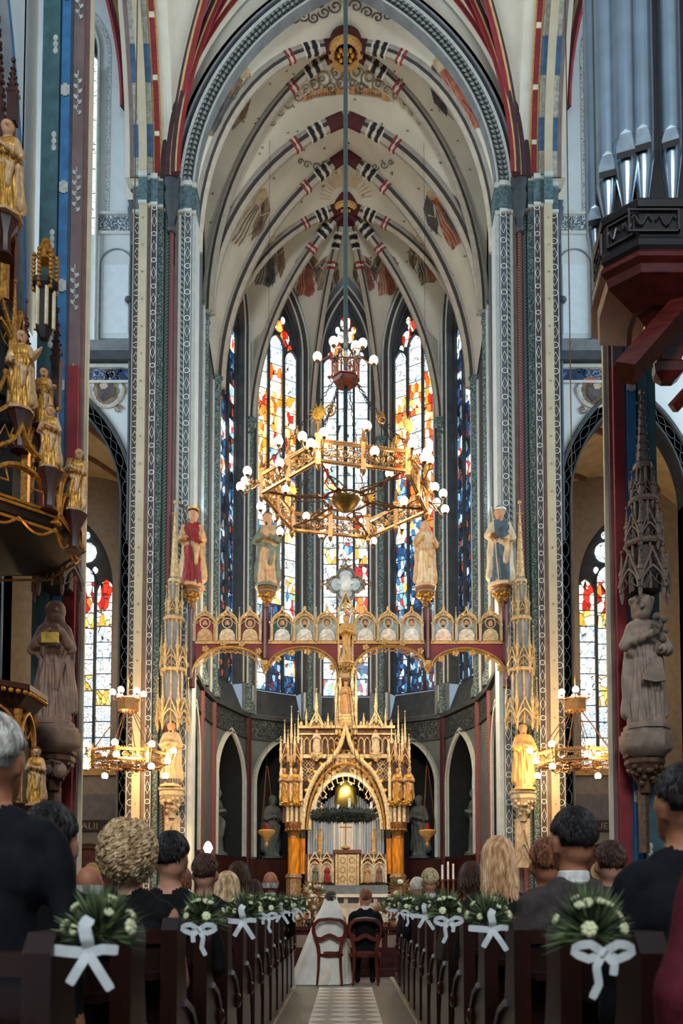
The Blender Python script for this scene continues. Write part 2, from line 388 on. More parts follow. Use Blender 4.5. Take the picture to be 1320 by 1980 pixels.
def window(O, u, n, uc, a, zs, h, sill, lights, zone, rec=.3, row=.5, tracery=3, seed=1):
    rnd = random.Random(seed); WN[0] += 1
    q = lambda x, z, d=0.: O + u * (uc + x) + UZ * z - n * d
    mb = MB(); A = arch(a, h, 12); P = [(-a, sill)] + [(x, zs + z) for x, z in A] + [(a, sill)]
    mb.ext([q(x, z, rec + .06) for x, z in P], -n * .05)
    mw = .07 if a > .5 else .055; lw = (2 * a - (lights - 1) * mw) / lights
    for i in range(1, lights):
        x = -a + i * (lw + mw) - mw / 2; top = zs + (h * .12 if lights % 2 else h * .3)
        mb.ext([q(x - mw / 2, sill, rec + .06), q(x + mw / 2, sill, rec + .06), q(x + mw / 2, top, rec + .06), q(x - mw / 2, top, rec + .06)], n * .12)
    for i in range(lights):
        xc = -a + lw / 2 + i * (lw + mw); hz = zs - .15 + (.35 if lights == 3 and i == 1 else 0)
        hp = [q(xc + x * 1.06, hz + z * 1.06, rec) for x, z in arch(lw / 2, lw * .85, 6)]
        mb.sweep(hp, n, [(-.04, -.03), (.05, -.03), (.05, .012), (-.04, .012)])
    mb.sweep(wpath(O, u, uc, a, zs, h, sill), n, [(-rec, .0), (-rec + .08, .0), (-rec + .08, .05), (-rec, .05)])
    w = struct(mb, 'window_%d' % WN[0], [DGREY])
    def pane(pts, m, d=rec + .045):
        p = MB().ext([q(x, z, d) for x, z in pts], n * .015); return p.build('pane', m, w, sm=0)
    for i in range(lights):
        xc = -a + lw / 2 + i * (lw + mw); hz = zs - .15 + (.35 if lights == 3 and i == 1 else 0)
        nr = max(1, round((hz - sill) / row)); rh = (hz - sill) / nr
        for r in range(nr): pane([(xc - lw / 2, sill + r * rh + .018), (xc + lw / 2, sill + r * rh + .018), (xc + lw / 2, sill + (r + 1) * rh - .018), (xc - lw / 2, sill + (r + 1) * rh - .018)], zone(sill + (r + .5) * rh, i, rnd))
        pane([(xc + x, hz + .01 + z) for x, z in arch(lw / 2, lw * .85, 6)], zone(hz + .2, i, rnd))
    def disc(x, z, rx, rz, m): pane([(x + rx * cos(k * pi / 6), z + rz * sin(k * pi / 6)) for k in range(12)], m)
    if tracery == 3:
        for x, z, rx, rz in ((-.30, .52, .15, .22), (.30, .52, .15, .22), (-.12, .82, .13, .16), (.12, .82, .13, .16), (0, 1.22, .16, .2), (-.24, 1.02, .07, .1), (.24, 1.02, .07, .1), (0, 1.52, .06, .08), (-.47, .26, .07, .13), (.47, .26, .07, .13)):
            disc(x * a / .7, zs + z * h / 1.8, rx * a / .7, rz * h / 1.8, rnd.choice([G_WHITE, G_WHITE, G_PALE, G_FIRE, G_RED]))
    elif tracery == 1:
        disc(0, zs + h * .58, a * .34, a * .36, G_WHITE)
        for sx in (-1, 1): disc(sx * a * .3, zs + h * .3, a * .09, a * .12, G_PALE)
        disc(0, zs + h * .85, a * .1, a * .13, G_WHITE)
    return w
# ---------------- floor
mb = MB(); mb.bx(-10, 10, -3, 28, -.25, 0)
floor = struct(mb, 'floor', M('floor_stone', '6e675e', .45, var=.3, scale=30, bump=.1, bscale=90))
mb = MB(); mb.bx(-.37, .37, 4.9, 12.05, .0005, .004)
strip_bed = mb.build('tile_bed', M('tile_joint', '8b8377', .6), floor)
TW = M('white_tile', 'd3cabc', .3, var=.08, scale=9); TG = M('grey_tile', '8b8276', .35, var=.12, scale=9)
dd = .37; tm = {}
for m_, nm in ((TW, 'w'), (TG, 'g')):
    for sx in (-1, 0, 1):
        k = .178; p = [(0, -k), (k, 0), (0, k), (-k, 0)]
        if sx: p = [(0, -k), (sx * k, 0), (0, k)] if sx > 0 else [(0, k), (-k, 0), (0, -k)]
        t_ = MB().ext([(x, y, .0) for x, y in p], (0, 0, .005)); me = bpy.data.meshes.new('tile'); me.from_pydata([tuple(v) for v in t_.v], [], t_.f); me.materials.append(m_); tm[nm, sx] = me
for r in range(37):
    y = 5.03 + r * dd / 2
    for c in range(-2, 3):
        if (r + c) % 2: continue
        x = c * dd / 2; sx = 1 if c == -2 else -1 if c == 2 else 0
        link(tm['w' if (r % 2 == 0) else 'g', sx], 'tile', floor, (x, y, .003))
for s in (-1, 1):
    struct(MB().bx(s * .70, s * .76, 1, 13.4, 0, .012), 'trim_%d' % (1 if s < 0 else 2), M('carpet_fringe', 'b3a893', .9, var=.3, scale=60, bump=.5, bscale=150))
mb = MB()
for k in range(2): mb.bx(-3.6, 3.6, 14.9 + k * .4, 26, k * .15, .15 * (k + 1))
struct(mb, 'floor_sanctuary', M('sanctuary_stone', '8a7a6a', .4, var=.2, scale=12))
mb = MB()
for s in (-1, 1): mb.bx(s * .76, s * 6.5, .9, 13.3, 0, .10)
struct(mb, 'floor_pew_platform', M('platform_wood', '2a1611', .5, var=.3, scale=6, stretch=(1, 8, 1)))
# ---------------- apse
PL = [(-3.4, 17.85), (-3.5, 19.9), (-3.4, 21.1), (-2.72, 23.0), (-1.05, 24.0), (1.05, 24.0), (2.72, 23.0), (3.4, 21.1), (3.5, 19.9), (3.4, 17.85)]
def zone_center(z, i, r):
    if z > 14.6: return G_WHITE
    if z > 12.4: return r.choice([G_WHITE, G_PALE, G_PALE, G_MIX])
    if z > 8.8: return r.choice([G_YEL, G_FIRE, G_PALE, G_PALE, G_RED]) if i != 1 else r.choice([G_PALE, G_MIX])
    return r.choice([G_MIX, G_BLUE, G_PALE])
def zone_l(z, i, r):
    if z > 16.8: return G_WHITE
    if z > 16.2: return r.choice([G_WHITE, G_FIRE])
    if z > 14.2: return G_FIRE
    if z > 13.0: return r.choice([G_FIRE, G_MIX])
    if z > 9.6: return r.choice([G_MIX, G_YEL, G_PALE])
    return r.choice([G_BLUE, G_MIX, G_BLUE])
def zone_r(z, i, r):
    if z > 17.2: return G_WHITE
    if z > 16.4: return G_PALE
    if z > 14.2: return r.choice([G_FIRE, G_FIRE, G_PALE])
    if z > 11.8: return r.choice([G_MIX, G_RED])
    return r.choice([G_BLUE, G_BLUE, G_MIX]) if z > 8.8 else G_BLUE
def zone_side(z, i, r): return r.choice([G_DARK, G_DARK, G_BLUE]) if z < 13 else r.choice([G_DARK, G_BLUE, G_MIX])
BROWN = M('dark_wainscot', '3a1713', .5, var=.35, scale=5, stretch=(1, 1, .3))
INSC = brocade('inscription_frieze', '20262a', '56605f', 13, .6)
names = ['chancel_left', 'bay_left', 'apse_left_outer', 'apse_left', 'apse_center', 'apse_right', 'apse_right_outer', 'bay_right', 'chancel_right']
apse_walls = []
for i in range(9):
    O, u, n, L = frame(PL[i], PL[i + 1]); mid = L / 2; j = min(i, 8 - i); mb = MB()
    if j >= 2:                                  # window bay
        wh = 1.95; wall_open(mb, O, u, n, 0, L, 6.35, 20.0, mid, .70, 17.2, wh, 7.15, .32, 0, 1, .75)
    else: mb.add([O + UZ * 6.35, O + u * L + UZ * 6.35, O + u * L + UZ * 20.6, O + UZ * 20.6], [(0, 1, 2, 3)], 0)
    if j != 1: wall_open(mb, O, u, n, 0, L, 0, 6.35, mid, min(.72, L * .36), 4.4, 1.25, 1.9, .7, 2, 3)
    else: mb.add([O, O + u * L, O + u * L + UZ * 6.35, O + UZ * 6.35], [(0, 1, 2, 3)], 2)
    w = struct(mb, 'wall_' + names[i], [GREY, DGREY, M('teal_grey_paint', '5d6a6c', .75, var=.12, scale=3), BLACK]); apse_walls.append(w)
    # frieze and string courses
    fb = MB(); fb.ext([O - u * .02 + UZ * 5.72 + n * .0, O + u * (L + .02) + UZ * 5.72 + n * .0, O + u * (L + .02) + UZ * 6.22, O - u * .02 + UZ * 6.22], n * .03); fb.build('inscription_frieze', INSC, w, 0)
    for z, d, hgt in ((6.24, .13, .12), (5.66, .06, .05)):
        MB().ext([O - u * .03 + UZ * z, O + u * (L + .03) + UZ * z, O + u * (L + .03) + UZ * (z + hgt), O - u * .03 + UZ * (z + hgt)], n * d).build('string_course', DGREY, w, 0)
    MB().ext([O + UZ * .3, O + u * L + UZ * .3, O + u * L + UZ * 2.35, O + UZ * 2.35], n * .05).build('wainscot', BROWN, w, 0)
    if j != 1:
        a = min(.72, L * .36); P = wpath(O, u, mid, a, 4.4, 1.25, 2.4)
        MB().sweep(P, n, [(0, .0), (.06, .0), (.06, -.05), (.02, -.07), (.07, -.12), (0, -.13)]).build('niche_arch', FILLET, w)
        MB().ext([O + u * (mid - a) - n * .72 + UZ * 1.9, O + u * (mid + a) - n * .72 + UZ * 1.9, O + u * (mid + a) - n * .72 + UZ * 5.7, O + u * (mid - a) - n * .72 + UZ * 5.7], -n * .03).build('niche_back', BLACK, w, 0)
    if j >= 2:
        P = wpath(O, u, mid, .70, 17.2, 1.95, 7.2)
        MB().sweep(P, n, [(0, .0), (.03, .0), (.03, -.04), (0, -.05)]).build('jamb_fillet', FILLET, w)
        MB().sweep(P, n, [(0, -.06), (.035, -.06), (.035, -.17), (0, -.17)]).build('jamb_ornament', BAND, w)
        MB().sweep(P, n, [(0, -.175), (.06, -.175), (.08, -.20), (.06, -.225), (0, -.225)]).build('outer_fillet', FILLET, w)
        z = [None, None, zone_side, zone_l, zone_center, zone_r][i] if i < 6 else zone_side
        window(O, u, n, mid, .70, 17.2, 1.95, 7.2, 3, z, seed=10 + i)
    else:
        MB().ext([O + u * (L * .3) + UZ * 6.5, O + u * (L * .55) + UZ * 6.5, O + u * (L * .55) + UZ * 18, O + u * (L * .3) + UZ * 18], n * .02).build('painted_band', BAND, w, 0)
for i in range(1, 9):                            # shafts at the corners of the apse
    x, y = PL[i]; zc = 15.6 if i in (1, 8) else 14.5; d = Vector((-x, 20.5 - y, 0)).normalized(); c = Vector((x, y, 0)) + d * .05
    r = .10; mb = MB(); mb.lathe([(r * 1.7, 6.36), (r * 1.7, 6.6), (r, 6.75), (r, zc - .25), (r * 1.3, zc - .2), (r * 1.05, zc - .1), (r * 1.6, zc + .12), (r * 1.9, zc + .15), (r * 1.9, zc + .24)], c, 12)
    sh = struct(mb, 'trim_%d' % (10 + i), [BANDG])
    mb = MB(); pr = Vector((-d.y, d.x, 0))
    for s in (-1, 1): mb.lathe([(.05, 6.3), (.05, zc + .1)], c + pr * (s * .15) - d * .04, 8)
    mb.build('side_shaft', FILLET, sh)
    MB().lathe([(.09, .3), (.09, 6.3)], c - d * .02, 10).build('lower_shaft', ROPER if i in (1, 2, 7, 8) else DRED, sh)
# ---------------- chancel and apse vault
BOSS = V(0, 22.3, 20.5); BO1 = V(0, 18.6, 21.2); zsA = 15.6; NS = 18
def halves(x, y, zs, top, n=NS): return [[V(q[0], y, q[2]) for q in rib((s * x, y, zs), (0, y, top), n)] for s in (-1, 1)]
A2 = halves(3.45, 19.9, zsA, 20.75); B2 = halves(3.35, 21.1, 14.5, 20.95); F2 = [rib((s * 3.42, 17.78, zsA), (0, 17.78, 21.65), NS, bul=.75) for s in (-1, 1)]
ribs = []                                         # (path, profile kind)
def side_rib(i): x, y = PL[i]; return rib((x, y, 14.5), BOSS, NS)
AR = {i: side_rib(i) for i in range(2, 8)}
cells = []
def cell(A, B, k=6): mb = MB().patch(resample(A, NS + 1), resample(B, NS + 1), k); cells.append(mb)
for s in (0, 1):
    cell(A2[s], B2[s]); cell(B2[s], AR[2 if s == 0 else 7])
    sx = -1 if s == 0 else 1
    dA = rib((sx * 3.42, 19.8, zsA), BO1, NS, bul=.7); dF = rib((sx * 3.38, 17.9, zsA), BO1, NS, bul=.8)
    ribs += [dA, dF]; cell(dA, A2[s]); cell(dF, F2[s])
    wA = rib((sx * 3.46, 19.85, zsA), (sx * 3.43, 18.85, 20.6), NS); wF = rib((sx * 3.38, 17.95, zsA), (sx * 3.43, 18.85, 20.6), NS)
    cell(dA, wA); cell(dF, wF)
for i in range(2, 7):                             # apse severies
    a_, b_ = Vector((*PL[i], 0)), Vector((*PL[i + 1], 0)); m_ = (a_ + b_) / 2; ap = m_ + UZ * 19.8
    for e, r_ in ((a_, AR[i]), (b_, AR[i + 1])): cell(r_, rib(e + UZ * 14.5, ap, NS, stilt=2.6))
CEIL = MB()
for c_ in cells: CEIL.add(c_.v, c_.f)
ceiling = struct(CEIL, 'ceiling', [PLASTER], 60)
mb = MB(); mb.bx(-3.9, -3.7, 17.55, 24.5, 15, 25); mb.bx(3.7, 3.9, 17.55, 24.5, 15, 25); mb.bx(-3.9, 3.9, 17.55, 24.6, 22.2, 22.4); mb.bx(-3.9, 3.9, 24.5, 24.7, 15, 22.4)
for s_ in (0, 1):
    for a_, b_ in zip(F2[s_], F2[s_][1:]): mb.add([a_, b_, V(b_.x, b_.y, 22.3), V(a_.x, a_.y, 22.3)], [(0, 1, 2, 3)])
struct(mb, 'wall_chancel_upper', [PLASTER], 0)
RIBM = M('rib_stone', '9b968a', .7, var=.1, scale=5); RIBD = M('rib_dark_line', '3b3835', .7, var=.1); RIBG = M('rib_gold_line', 'b5ab98', .6, var=.1)  # RIBD colours the dark edge lines of the ribs
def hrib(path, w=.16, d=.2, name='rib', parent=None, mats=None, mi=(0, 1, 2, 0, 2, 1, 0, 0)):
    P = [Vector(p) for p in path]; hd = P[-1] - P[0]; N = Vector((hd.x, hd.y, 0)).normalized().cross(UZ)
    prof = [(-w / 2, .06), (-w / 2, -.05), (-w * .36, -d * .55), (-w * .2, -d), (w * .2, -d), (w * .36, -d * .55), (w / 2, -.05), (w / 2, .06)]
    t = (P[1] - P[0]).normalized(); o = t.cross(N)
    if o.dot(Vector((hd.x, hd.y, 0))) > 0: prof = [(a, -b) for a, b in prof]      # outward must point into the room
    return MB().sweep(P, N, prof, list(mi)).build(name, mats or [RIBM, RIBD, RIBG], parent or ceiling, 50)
def seg(path, f0, f1, n=6):
    P = resample(path, 60); k0, k1 = f0 * 59, f1 * 59; out = []
    for i in range(n + 1):
        x = k0 + (k1 - k0) * i / n; j = min(58, int(x)); out.append(P[j].lerp(P[j + 1], x - j))
    return out
BB = M('band_black', '17181a', .6); BW = M('band_white', 'cfc6b4', .6); BR = M('band_red', '8e2a28', .6)
def bands(path, L0=None, w=.175, d=.215):
    L = plen(path)
    for m_, dist, wd in ((DRED, .30, .48), (BW, .70, .05), (BB, .80, .09), (BW, .9, .05), (BB, 1.0, .09), (BW, 1.08, .04), (BR, 1.42, .05), (BW, 1.49, .03), (BR, 1.56, .05)):
        c = 1 - dist / L; q = wd / 2 / L
        if c - q > .2: hrib(seg(path, c - q, min(.985, c + q)), w, d, 'rib_band', mats=[m_], mi=(0,) * 8)
for s in (0, 1):
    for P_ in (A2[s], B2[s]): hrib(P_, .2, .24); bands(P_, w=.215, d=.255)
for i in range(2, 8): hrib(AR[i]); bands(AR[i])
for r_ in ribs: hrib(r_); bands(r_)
hrib([V(0, 21.1, 20.95), V(0, 21.7, 20.75), BOSS], .13, .16)
def boss(c, r, nm):
    mb = MB(); mb.lathe([(r * .62, -.25), (r * .75, -.30), (r, -.28), (r * 1.05, -.2), (r, .05), (r * .62, .05), (r * .62, -.25)], c, 24, [0, 0, 0, 1, 1, 1])
    o = mb.build(nm, [GOLDP, DRED], ceiling)
    m2 = MB(); m2.lathe([(r * .64, -.22), (r * .3, -.24), (0.001, -.27)], c, 24, 0)
    for k in range(8): m2.ball(Vector(c) + V(r * .4 * cos(k * pi / 4), r * .4 * sin(k * pi / 4), -.26), .06, 8, 5)
    m2.build('boss_rosette', GOLD, o); return o
boss(BOSS, .36, 'boss'); boss(BO1, .40, 'boss')
# ---------------- chancel arch
ZS = 16.5; AA, AH = 3.3, 4.95; YA = 17.5
path = [V(-AA, YA, 15.9)] + [V(x, YA, ZS + z) for x, z in arch(AA, AH, 26)] + [V(AA, YA, 15.9)]
mb = MB(); prof = [(-.25, 0), (0, 0), (.0, -.05), (-.03, -.06), (-.03, -.27), (0, -.28), (.03, -.33), (-.02, -.36), (.03, -.41), (.05, -.44), (-.02, -.49), (-.02, -.56), (-.25, -.56)]
mb.sweep(path, (0, -1, 0), prof, [1, 0, 0, 2, 2, 0, 1, 3, 1, 0, 3, 1, 1])
A_ = arch(AA + .36, AH + .30, 26)
for (xa, za), (xb, zb) in zip(A_, A_[1:]): mb.add([V(xa, YA + .02, ZS + za), V(xb, YA + .02, ZS + zb), V(xb, YA + .02, 25), V(xa, YA + .02, 25)], [(0, 1, 2, 3)], 4)
for s in (-1, 1): mb.add([V(s * 3.78, YA + .05, ZS), V(s * 4.8, YA + .05, ZS), V(s * 4.8, YA + .05, 25), V(s * 3.78, YA + .05, 25)], [(0, 1, 2, 3)], 4)
arch_wall = struct(mb, 'wall_chancel_arch', [FILLET, GREY, BAND2, DGREY, PLASTER])
bp = [V(x, YA - .05, ZS + z) for x, z in arch(AA + .165, AH + .165, 30)]
# chevron leaves on the arch band
mb = MB(); n_ = 110; Q = resample(bp, n_ + 1)
for i in range(n_):
    p, q = Q[i], Q[i + 1]; t = (q - p).normalized(); o = V(-t.z, 0, t.x)
    for s in (-1, 1): mb.add([p + o * (s * .09), p + o * (s * .01) + t * .03, q + o * (s * .045) - t * .01, p + o * (s * .085) + t * .05], [(0, 1, 2, 3)], 0)
mb.build('arch_leaf_ornament', M('arch_leaf_paint', '8f9792', .7), arch_wall, 0)
# ---------------- crossing piers
STRIPS = [(4.66, 4.60, 17.75, 'round', DGREY), (4.60, 4.42, 17.45, 'motif', BAND), (4.42, 4.25, 17.20, 'flat', CREAM), (4.25, 4.17, 17.28, 'flat', TAUPE), (4.17, 4.03, 17.25, 'motif', BAND), (4.03, 3.92, 17.32, 'flat', BANDG), (3.92, 3.81, 17.42, 'round', ROPEG), (3.81, 3.71, 17.36, 'round', ROPER), (3.71, 3.62, 17.50, 'flat', TAUPE), (3.62, 3.56, 17.46, 'flat', FILLET), (3.56, 3.49, 17.44, 'round', ROPE), (3.49, 3.33, 17.42, 'motif', BAND2), (3.33, 3.24, 17.48, 'flat', FILLET)]
CROSSM = M('cream_cross_paint', '97906f', .7)
def pier(s, nm):
    mb = MB(); mb.bx(s * 3.3, s * 4.64, 17.55, 18.3, 0, 16.9); p = struct(mb, nm, [GREY])
    for a, b, y, kind, m in STRIPS:
        mb = MB(); c = s * (a + b) / 2; w = abs(a - b)
        if kind == 'round': mb.lathe([(w / 2, .4), (w / 2, 16.3)], (c, y + w / 2, 0), 12)
        else: mb.bx(c - w / 2, c + w / 2, y, 17.9, .3, 16.35)
        st = mb.build('shaft' if kind == 'round' else 'band', m, p)
        if kind == 'motif': motifs([V(c, y, .5), V(c, y, 16.2)], (1, 0, 0), (0, -1, 0), w, .58, .0135).build('painted_chain', [WHITE, MID], st, 0)
        if m is CREAM:
            k = MB()
            for q in range(26):
                z = .8 + q * .6
                if q % 2: k.box((c, y - .004, z), (.05, .008, .012)); k.box((c, y - .004, z), (.012, .008, .05))
                else: k.add([V(c + .02 * cos(e), y - .008, z + .035 * sin(e)) for e in (0, pi / 2, pi, 3 * pi / 2)], [(0, 1, 2, 3)])
            k.build('painted_cross', CROSSM, st, 0)
    mb = MB()                                     # capitals
    for a, b, y, kind, m in STRIPS:
        c = s * (a + b) / 2; w = abs(a - b) + .01
        mb.bx(c - w / 2, c + w / 2, y - .05, 17.9, 16.1, 16.72)
        mb.bx(c - w / 2, c + w / 2, y - .09, 17.9, 16.66, 16.76, 1); mb.bx(c - w / 2, c + w / 2, y - .07, 17.9, 16.08, 16.14, 1)
    mb.build('capital_band', [M('teal_leaf_paint', '50686c', .65, var=.35, scale=14), FILLET], p)
    for x, y in ((4.63, 17.72), (3.76, 17.36)):
        MB().lathe([(.07, 15.6), (.10, 15.66), (.07, 15.75), (.08, 15.9), (.15, 16.15), (.17, 16.4), (.14, 16.5), (.19, 16.7), (.19, 16.82)], (s * x, y, 0), 12).build('capital', DGREY, p)
    MB().bx(s * 3.22, s * 4.66, 17.12, 18.2, 0, .35).build('plinth', DGREY, p)
    return p
pier(-1, 'wall_crossing_pier_left'); pier(1, 'wall_crossing_pier_right')
# ---------------- crossing vault and its side arches
XB = V(0, 14.2, 23.2); cross_cells = MB(); XR = []
for sx in (-1, 1):
    for (y0, ys) in ((17.25, 1), (11.1, -1)):
        d_ = rib((sx * 3.72, y0, 16.7), XB, 20); XR.append((d_, sx, ys))
        wa = rib((sx * 3.78, y0 + .15 * ys, 16.7), (0, y0 + .2 * ys, 22.6), 20); wb = rib((sx * 3.85, y0, 16.7), (sx * 3.85, 14.2, 22.6), 20)
        for w_ in (wa, wb): m_ = MB().patch(resample(d_, 21), resample(w_, 21), 6); cross_cells.add(m_.v, m_.f)
ceil2 = struct(cross_cells, 'ceiling_crossing', [PLASTER], 60)
RR = [M('rib_gold_fillet', 'b79a62', .55, .1, var=.15), RED, M('rib_dark_fillet', '3a2226', .6)]
for d_, sx, ys in XR:
    hrib(d_, .13, .2, 'rib', ceil2, RR, (2, 0, 1, 1, 1, 0, 2, 2))
    y0 = 17.25 if ys > 0 else 11.1
    for off, xs in ((.0, 3.92), (.07, 3.80), (.14, 3.66)):
        hrib(rib((sx * xs, y0 - off, 16.7), (0 if off == 0 else sx * .3, y0 - (.1 if off == 0 else off * 10), 22.7), 20), .09, .15, 'rib', ceil2, RR, (2, 0, 1, 1, 1, 0, 2, 2))
boss(XB, .5, 'boss').parent = ceil2
for s, nm in ((-1, 'wall_crossing_arch_left'), (1, 'wall_crossing_arch_right')):
    X0 = s * 4.335; P = [V(X0, 11.15, 16.74)] + [V(X0, 14.2 + u_, 16.78 + z_) for u_, z_ in arch(3.05, 5.6, 22)] + [V(X0, 17.25, 16.74)]
    if s > 0: P = P[::-1]
    N = (-s, 0, 0); e = 1
    bnds = [(-.30, -.20, .02, TAUPE), (-.20, -.09, .05, M('motif_white_grey', '9a9c92', .7, var=.25, scale=14)), (-.085, .085, .12, CREAM), (.09, .20, .06, M('motif_white_grey')), (.205, .24, .03, GOLDP), (.25, .34, .05, RED), (.345, .38, .02, GOLDP), (.38, .6, -.04, TAUPE)]
    mb = MB().sweep(P, N, [(-.4, -.3), (-.4, 0), (.62, 0), (.62, -.3)]); aw = struct(mb, nm, [PLASTER])
    for a, b, d, m in bnds:
        MB().sweep(P, N, [(a, -.02), (a, d), (b, d), (b, -.02)]).build('soffit_band', m, aw)
        if m is MATS['motif_white_grey']:
            for k in range(9):
                f0 = .04 + k * .11; MB().sweep(seg(P, f0, f0 + .05, 4), N, [(a - .004, -.02), (a - .004, d + .012), (b + .004, d + .012), (b + .004, -.02)]).build('blue_panel', M('muted_blue_paint', '3c5f80', .65, var=.2, scale=6), aw)
        if m is RED:
            for k in range(12):
                f0 = .05 + k * .08; MB().sweep(seg(P, f0, f0 + .007, 1), N, [(a - .004, -.02), (a - .004, d + .012), (b + .004, d + .012), (b + .004, -.02)]).build('white_panel', BW, aw)
# ---------------- transept walls with side chapels, near piers
BROWNV = M('chapel_plaster', 'b9a685', .85, var=.12, scale=3); TILEB = brocade('chapel_scroll', 'a58f6a', '5f4a34', 8, .72)
def side(s):
    L = 'left' if s < 0 else 'right'; Y = 17.9
    O = V(-9.5, Y, 0) if s < 0 else V(4.55, Y, 0); u = V(1, 0, 0); n = V(0, -1, 0)
    cx = s * 6.18; uc = cx - O.x; mb = MB()
    wall_open(mb, O, u, n, 0, 4.95, 0, 12.98, uc, 1.25, 9.9, 2.35, 0, .45, 0, 1)
    lx = s * 5.78; wall_open(mb, O, u, n, 0, 4.95, 12.98, 25.5, lx - O.x, .22, 20.2, .75, 16.0, .25, 0, 2)
    w = struct(mb, 'wall_transept_' + L, [PALE, DGREY, FILLET])
    P = wpath(O, u, uc, 1.25, 9.9, 2.35, .2)
    MB().sweep(P, n, [(-.45, 0), (.03, 0), (.03, -.03), (0, -.05), (0, -.24), (.05, -.26), (.05, -.32), (0, -.34), (-.45, -.34)], ).build('arch_band', DGREY, w)
    P2 = wpath(O, u, uc, 1.25, 9.9, 2.35, .2, grow=.145)
    motifs([p + n * .0 for p in P2], n, None, .001, .55).build('x', WHITE, w) if 0 else None
    mm = MB(); Q = resample(P2, 76)
    for i in range(75):
        p, q = Q[i], Q[i + 1]; t = (q - p).normalized(); o = t.cross(n); c = (p + q) / 2 + n * .012; R = .075; l = (q - p).length
        if i % 2: pts = [(cos(e * pi / 6), sin(e * pi / 6)) for e in range(12)]
        else: pts = [(0, 1), (1, 0), (0, -1), (-1, 0)]
        k = len(pts); ry = l * .5
        vs = [c + o * (x * R) + t * (y_ * ry) for x, y_ in pts] + [c + o * (x * (R - .009)) + t * (y_ * (ry - .012)) for x, y_ in pts]
        mm.add(vs, [(j, (j + 1) % k, (j + 1) % k + k, j + k) for j in range(k)])
    for g in (-.115, .115):
        R_ = wpath(O, u, uc, 1.25, 9.9, 2.35, .2, grow=.145 + g)
        for a_, b_ in zip(R_, R_[1:]): t = (b_ - a_).normalized(); o = t.cross(n) * .005; mm.add([a_ - o + n * .01, a_ + o + n * .01, b_ + o + n * .01, b_ - o + n * .01], [(0, 1, 2, 3)])
    mm.build('painted_chain', MID, w, 0)
    # upper lancet
    z_l = lambda z, i, r: G_WHITE
    window(O, u, n, lx - O.x, .22, 20.2, .75, 16.0, 1, z_l, rec=.2, row=.62, tracery=0)
    MB().sweep(wpath(O, u, lx - O.x, .22, 20.2, .75, 16.0), n, [(0, 0), (.05, 0), (.05, -.05), (.0, -.06)]).build('lancet_frame', FILLET, w)
    MB().sweep(wpath(O, u, lx - O.x, .22, 20.2, .75, 16.0, grow=.2), n, [(0, 0), (.006, 0), (.006, -.10), (.0, -.1)]).build('painted_border', M('lancet_border', 'c4cdcd', .8) if 0 else brocade('lancet_leaf_border', 'bcc4c2', '6c7471', 26, .6), w)
    # horizontal bands and blind panel between lancet and pier
    xa, xb = s * 5.95, s * 4.62
    def hb(z0, z1, m, d=.03, x0=xa, x1=xb, name='string_course'): MB().bx(min(x0, x1), max(x0, x1), Y - d, Y, z0, z1).build(name, m, w, 0)
    xi = s * 5.50
    hb(16.08, 16.42, brocade('scroll_frieze', '4a565c', 'c2ccce', 20, .5), .015, xi, xb, 'scroll_frieze'); hb(16.44, 16.50, FILLET, .05, xi, xb); hb(15.98, 16.05, FILLET, .05, xi, xb)
    hb(13.25, 13.5, GREY, .12); hb(13.02, 13.22, DGREY, .18); hb(12.92, 13.0, FILLET, .06); hb(12.66, 12.9, NAVY, .02); hb(12.58, 12.64, FILLET, .04)
    hb(12.66, 12.9, brocade('navy_scroll', '1d3554', '8a99a4', 22, .5), .025, s * 5.6, s * 5.28, 'scroll_panel')
    c0, c1 = s * 5.42, s * 4.74; cm = (c0 + c1) / 2; hw = abs(c0 - c1) / 2
    MB().sweep([V(cm - hw, Y, 13.6)] + [V(cm + x, Y, 15.3 + z) for x, z in arch(hw, hw * 1.0, 8)] + [V(cm + hw, Y, 13.6), V(cm - hw, Y, 13.6)], n, [(0, 0), (.02, 0), (.02, -.03), (0, -.03)]).build('painted_panel', M('panel_line', '707c80', .8), w, 0)
    MB().bx(cm - hw * .8, cm + hw * .8, Y - .006, Y, 13.72, 15.3).build('painted_panel', M('panel_pale', 'ccd8dc', .85, var=.04), w, 0)
    mb = MB(); mb.tube([(s * 5.52, Y - .06, 13.5), (s * 5.52, Y - .06, 19.8)], .04, 8); mb.build('pipe_shaft', FILLET, w)
    mb = MB(); mb.tube([(s * 4.72, Y - .1, 9), (s * 4.72, Y - .1, 19.2)], .045, 8); mb.ball((s * 4.75, Y - .12, 14.4), (.11, .1, .07)); mb.ball((s * 4.75, Y - .12, 18.7), (.13, .12, .1)); mb.build('wall_shaft', DGREY, w)
    hrib(rib((s * 4.78, 17.75, 18.7), (s * 7.6, 14.6, 24.5), 16), .2, .24, 'rib', w, RR, (2, 0, 1, 1, 1, 0, 2, 2))
    # ---- side chapel
    Yc = 22.0; cx2 = s * 7.0; Oc = V(-9.5, Yc, 0) if s < 0 else V(4.3, Yc, 0); mb = MB()
    wall_open(mb, Oc, u, n, 0, 5.2, 0, 13.5, cx2 - Oc.x, .78, 9.6, 1.75, 4.7, .3, 0, 2)
    mb.bx(s * 4.3, s * 4.4, 18.3, 22, 0, 13.5, 0); mb.bx(s * 9.5, s * 9.6, 17.9, 22, 0, 13.5, 0)
    pts = arch(2.6, 2.6, 14)
    for (xa_, za_), (xb_, zb_) in zip(pts, pts[1:]): mb.add([V(cx2 + xa_, 18.3, 10.0 + za_), V(cx2 + xb_, 18.3, 10.0 + zb_), V(cx2 + xb_, Yc, 10.0 + zb_), V(cx2 + xa_, Yc, 10.0 + za_)], [(0, 1, 2, 3)], 1)
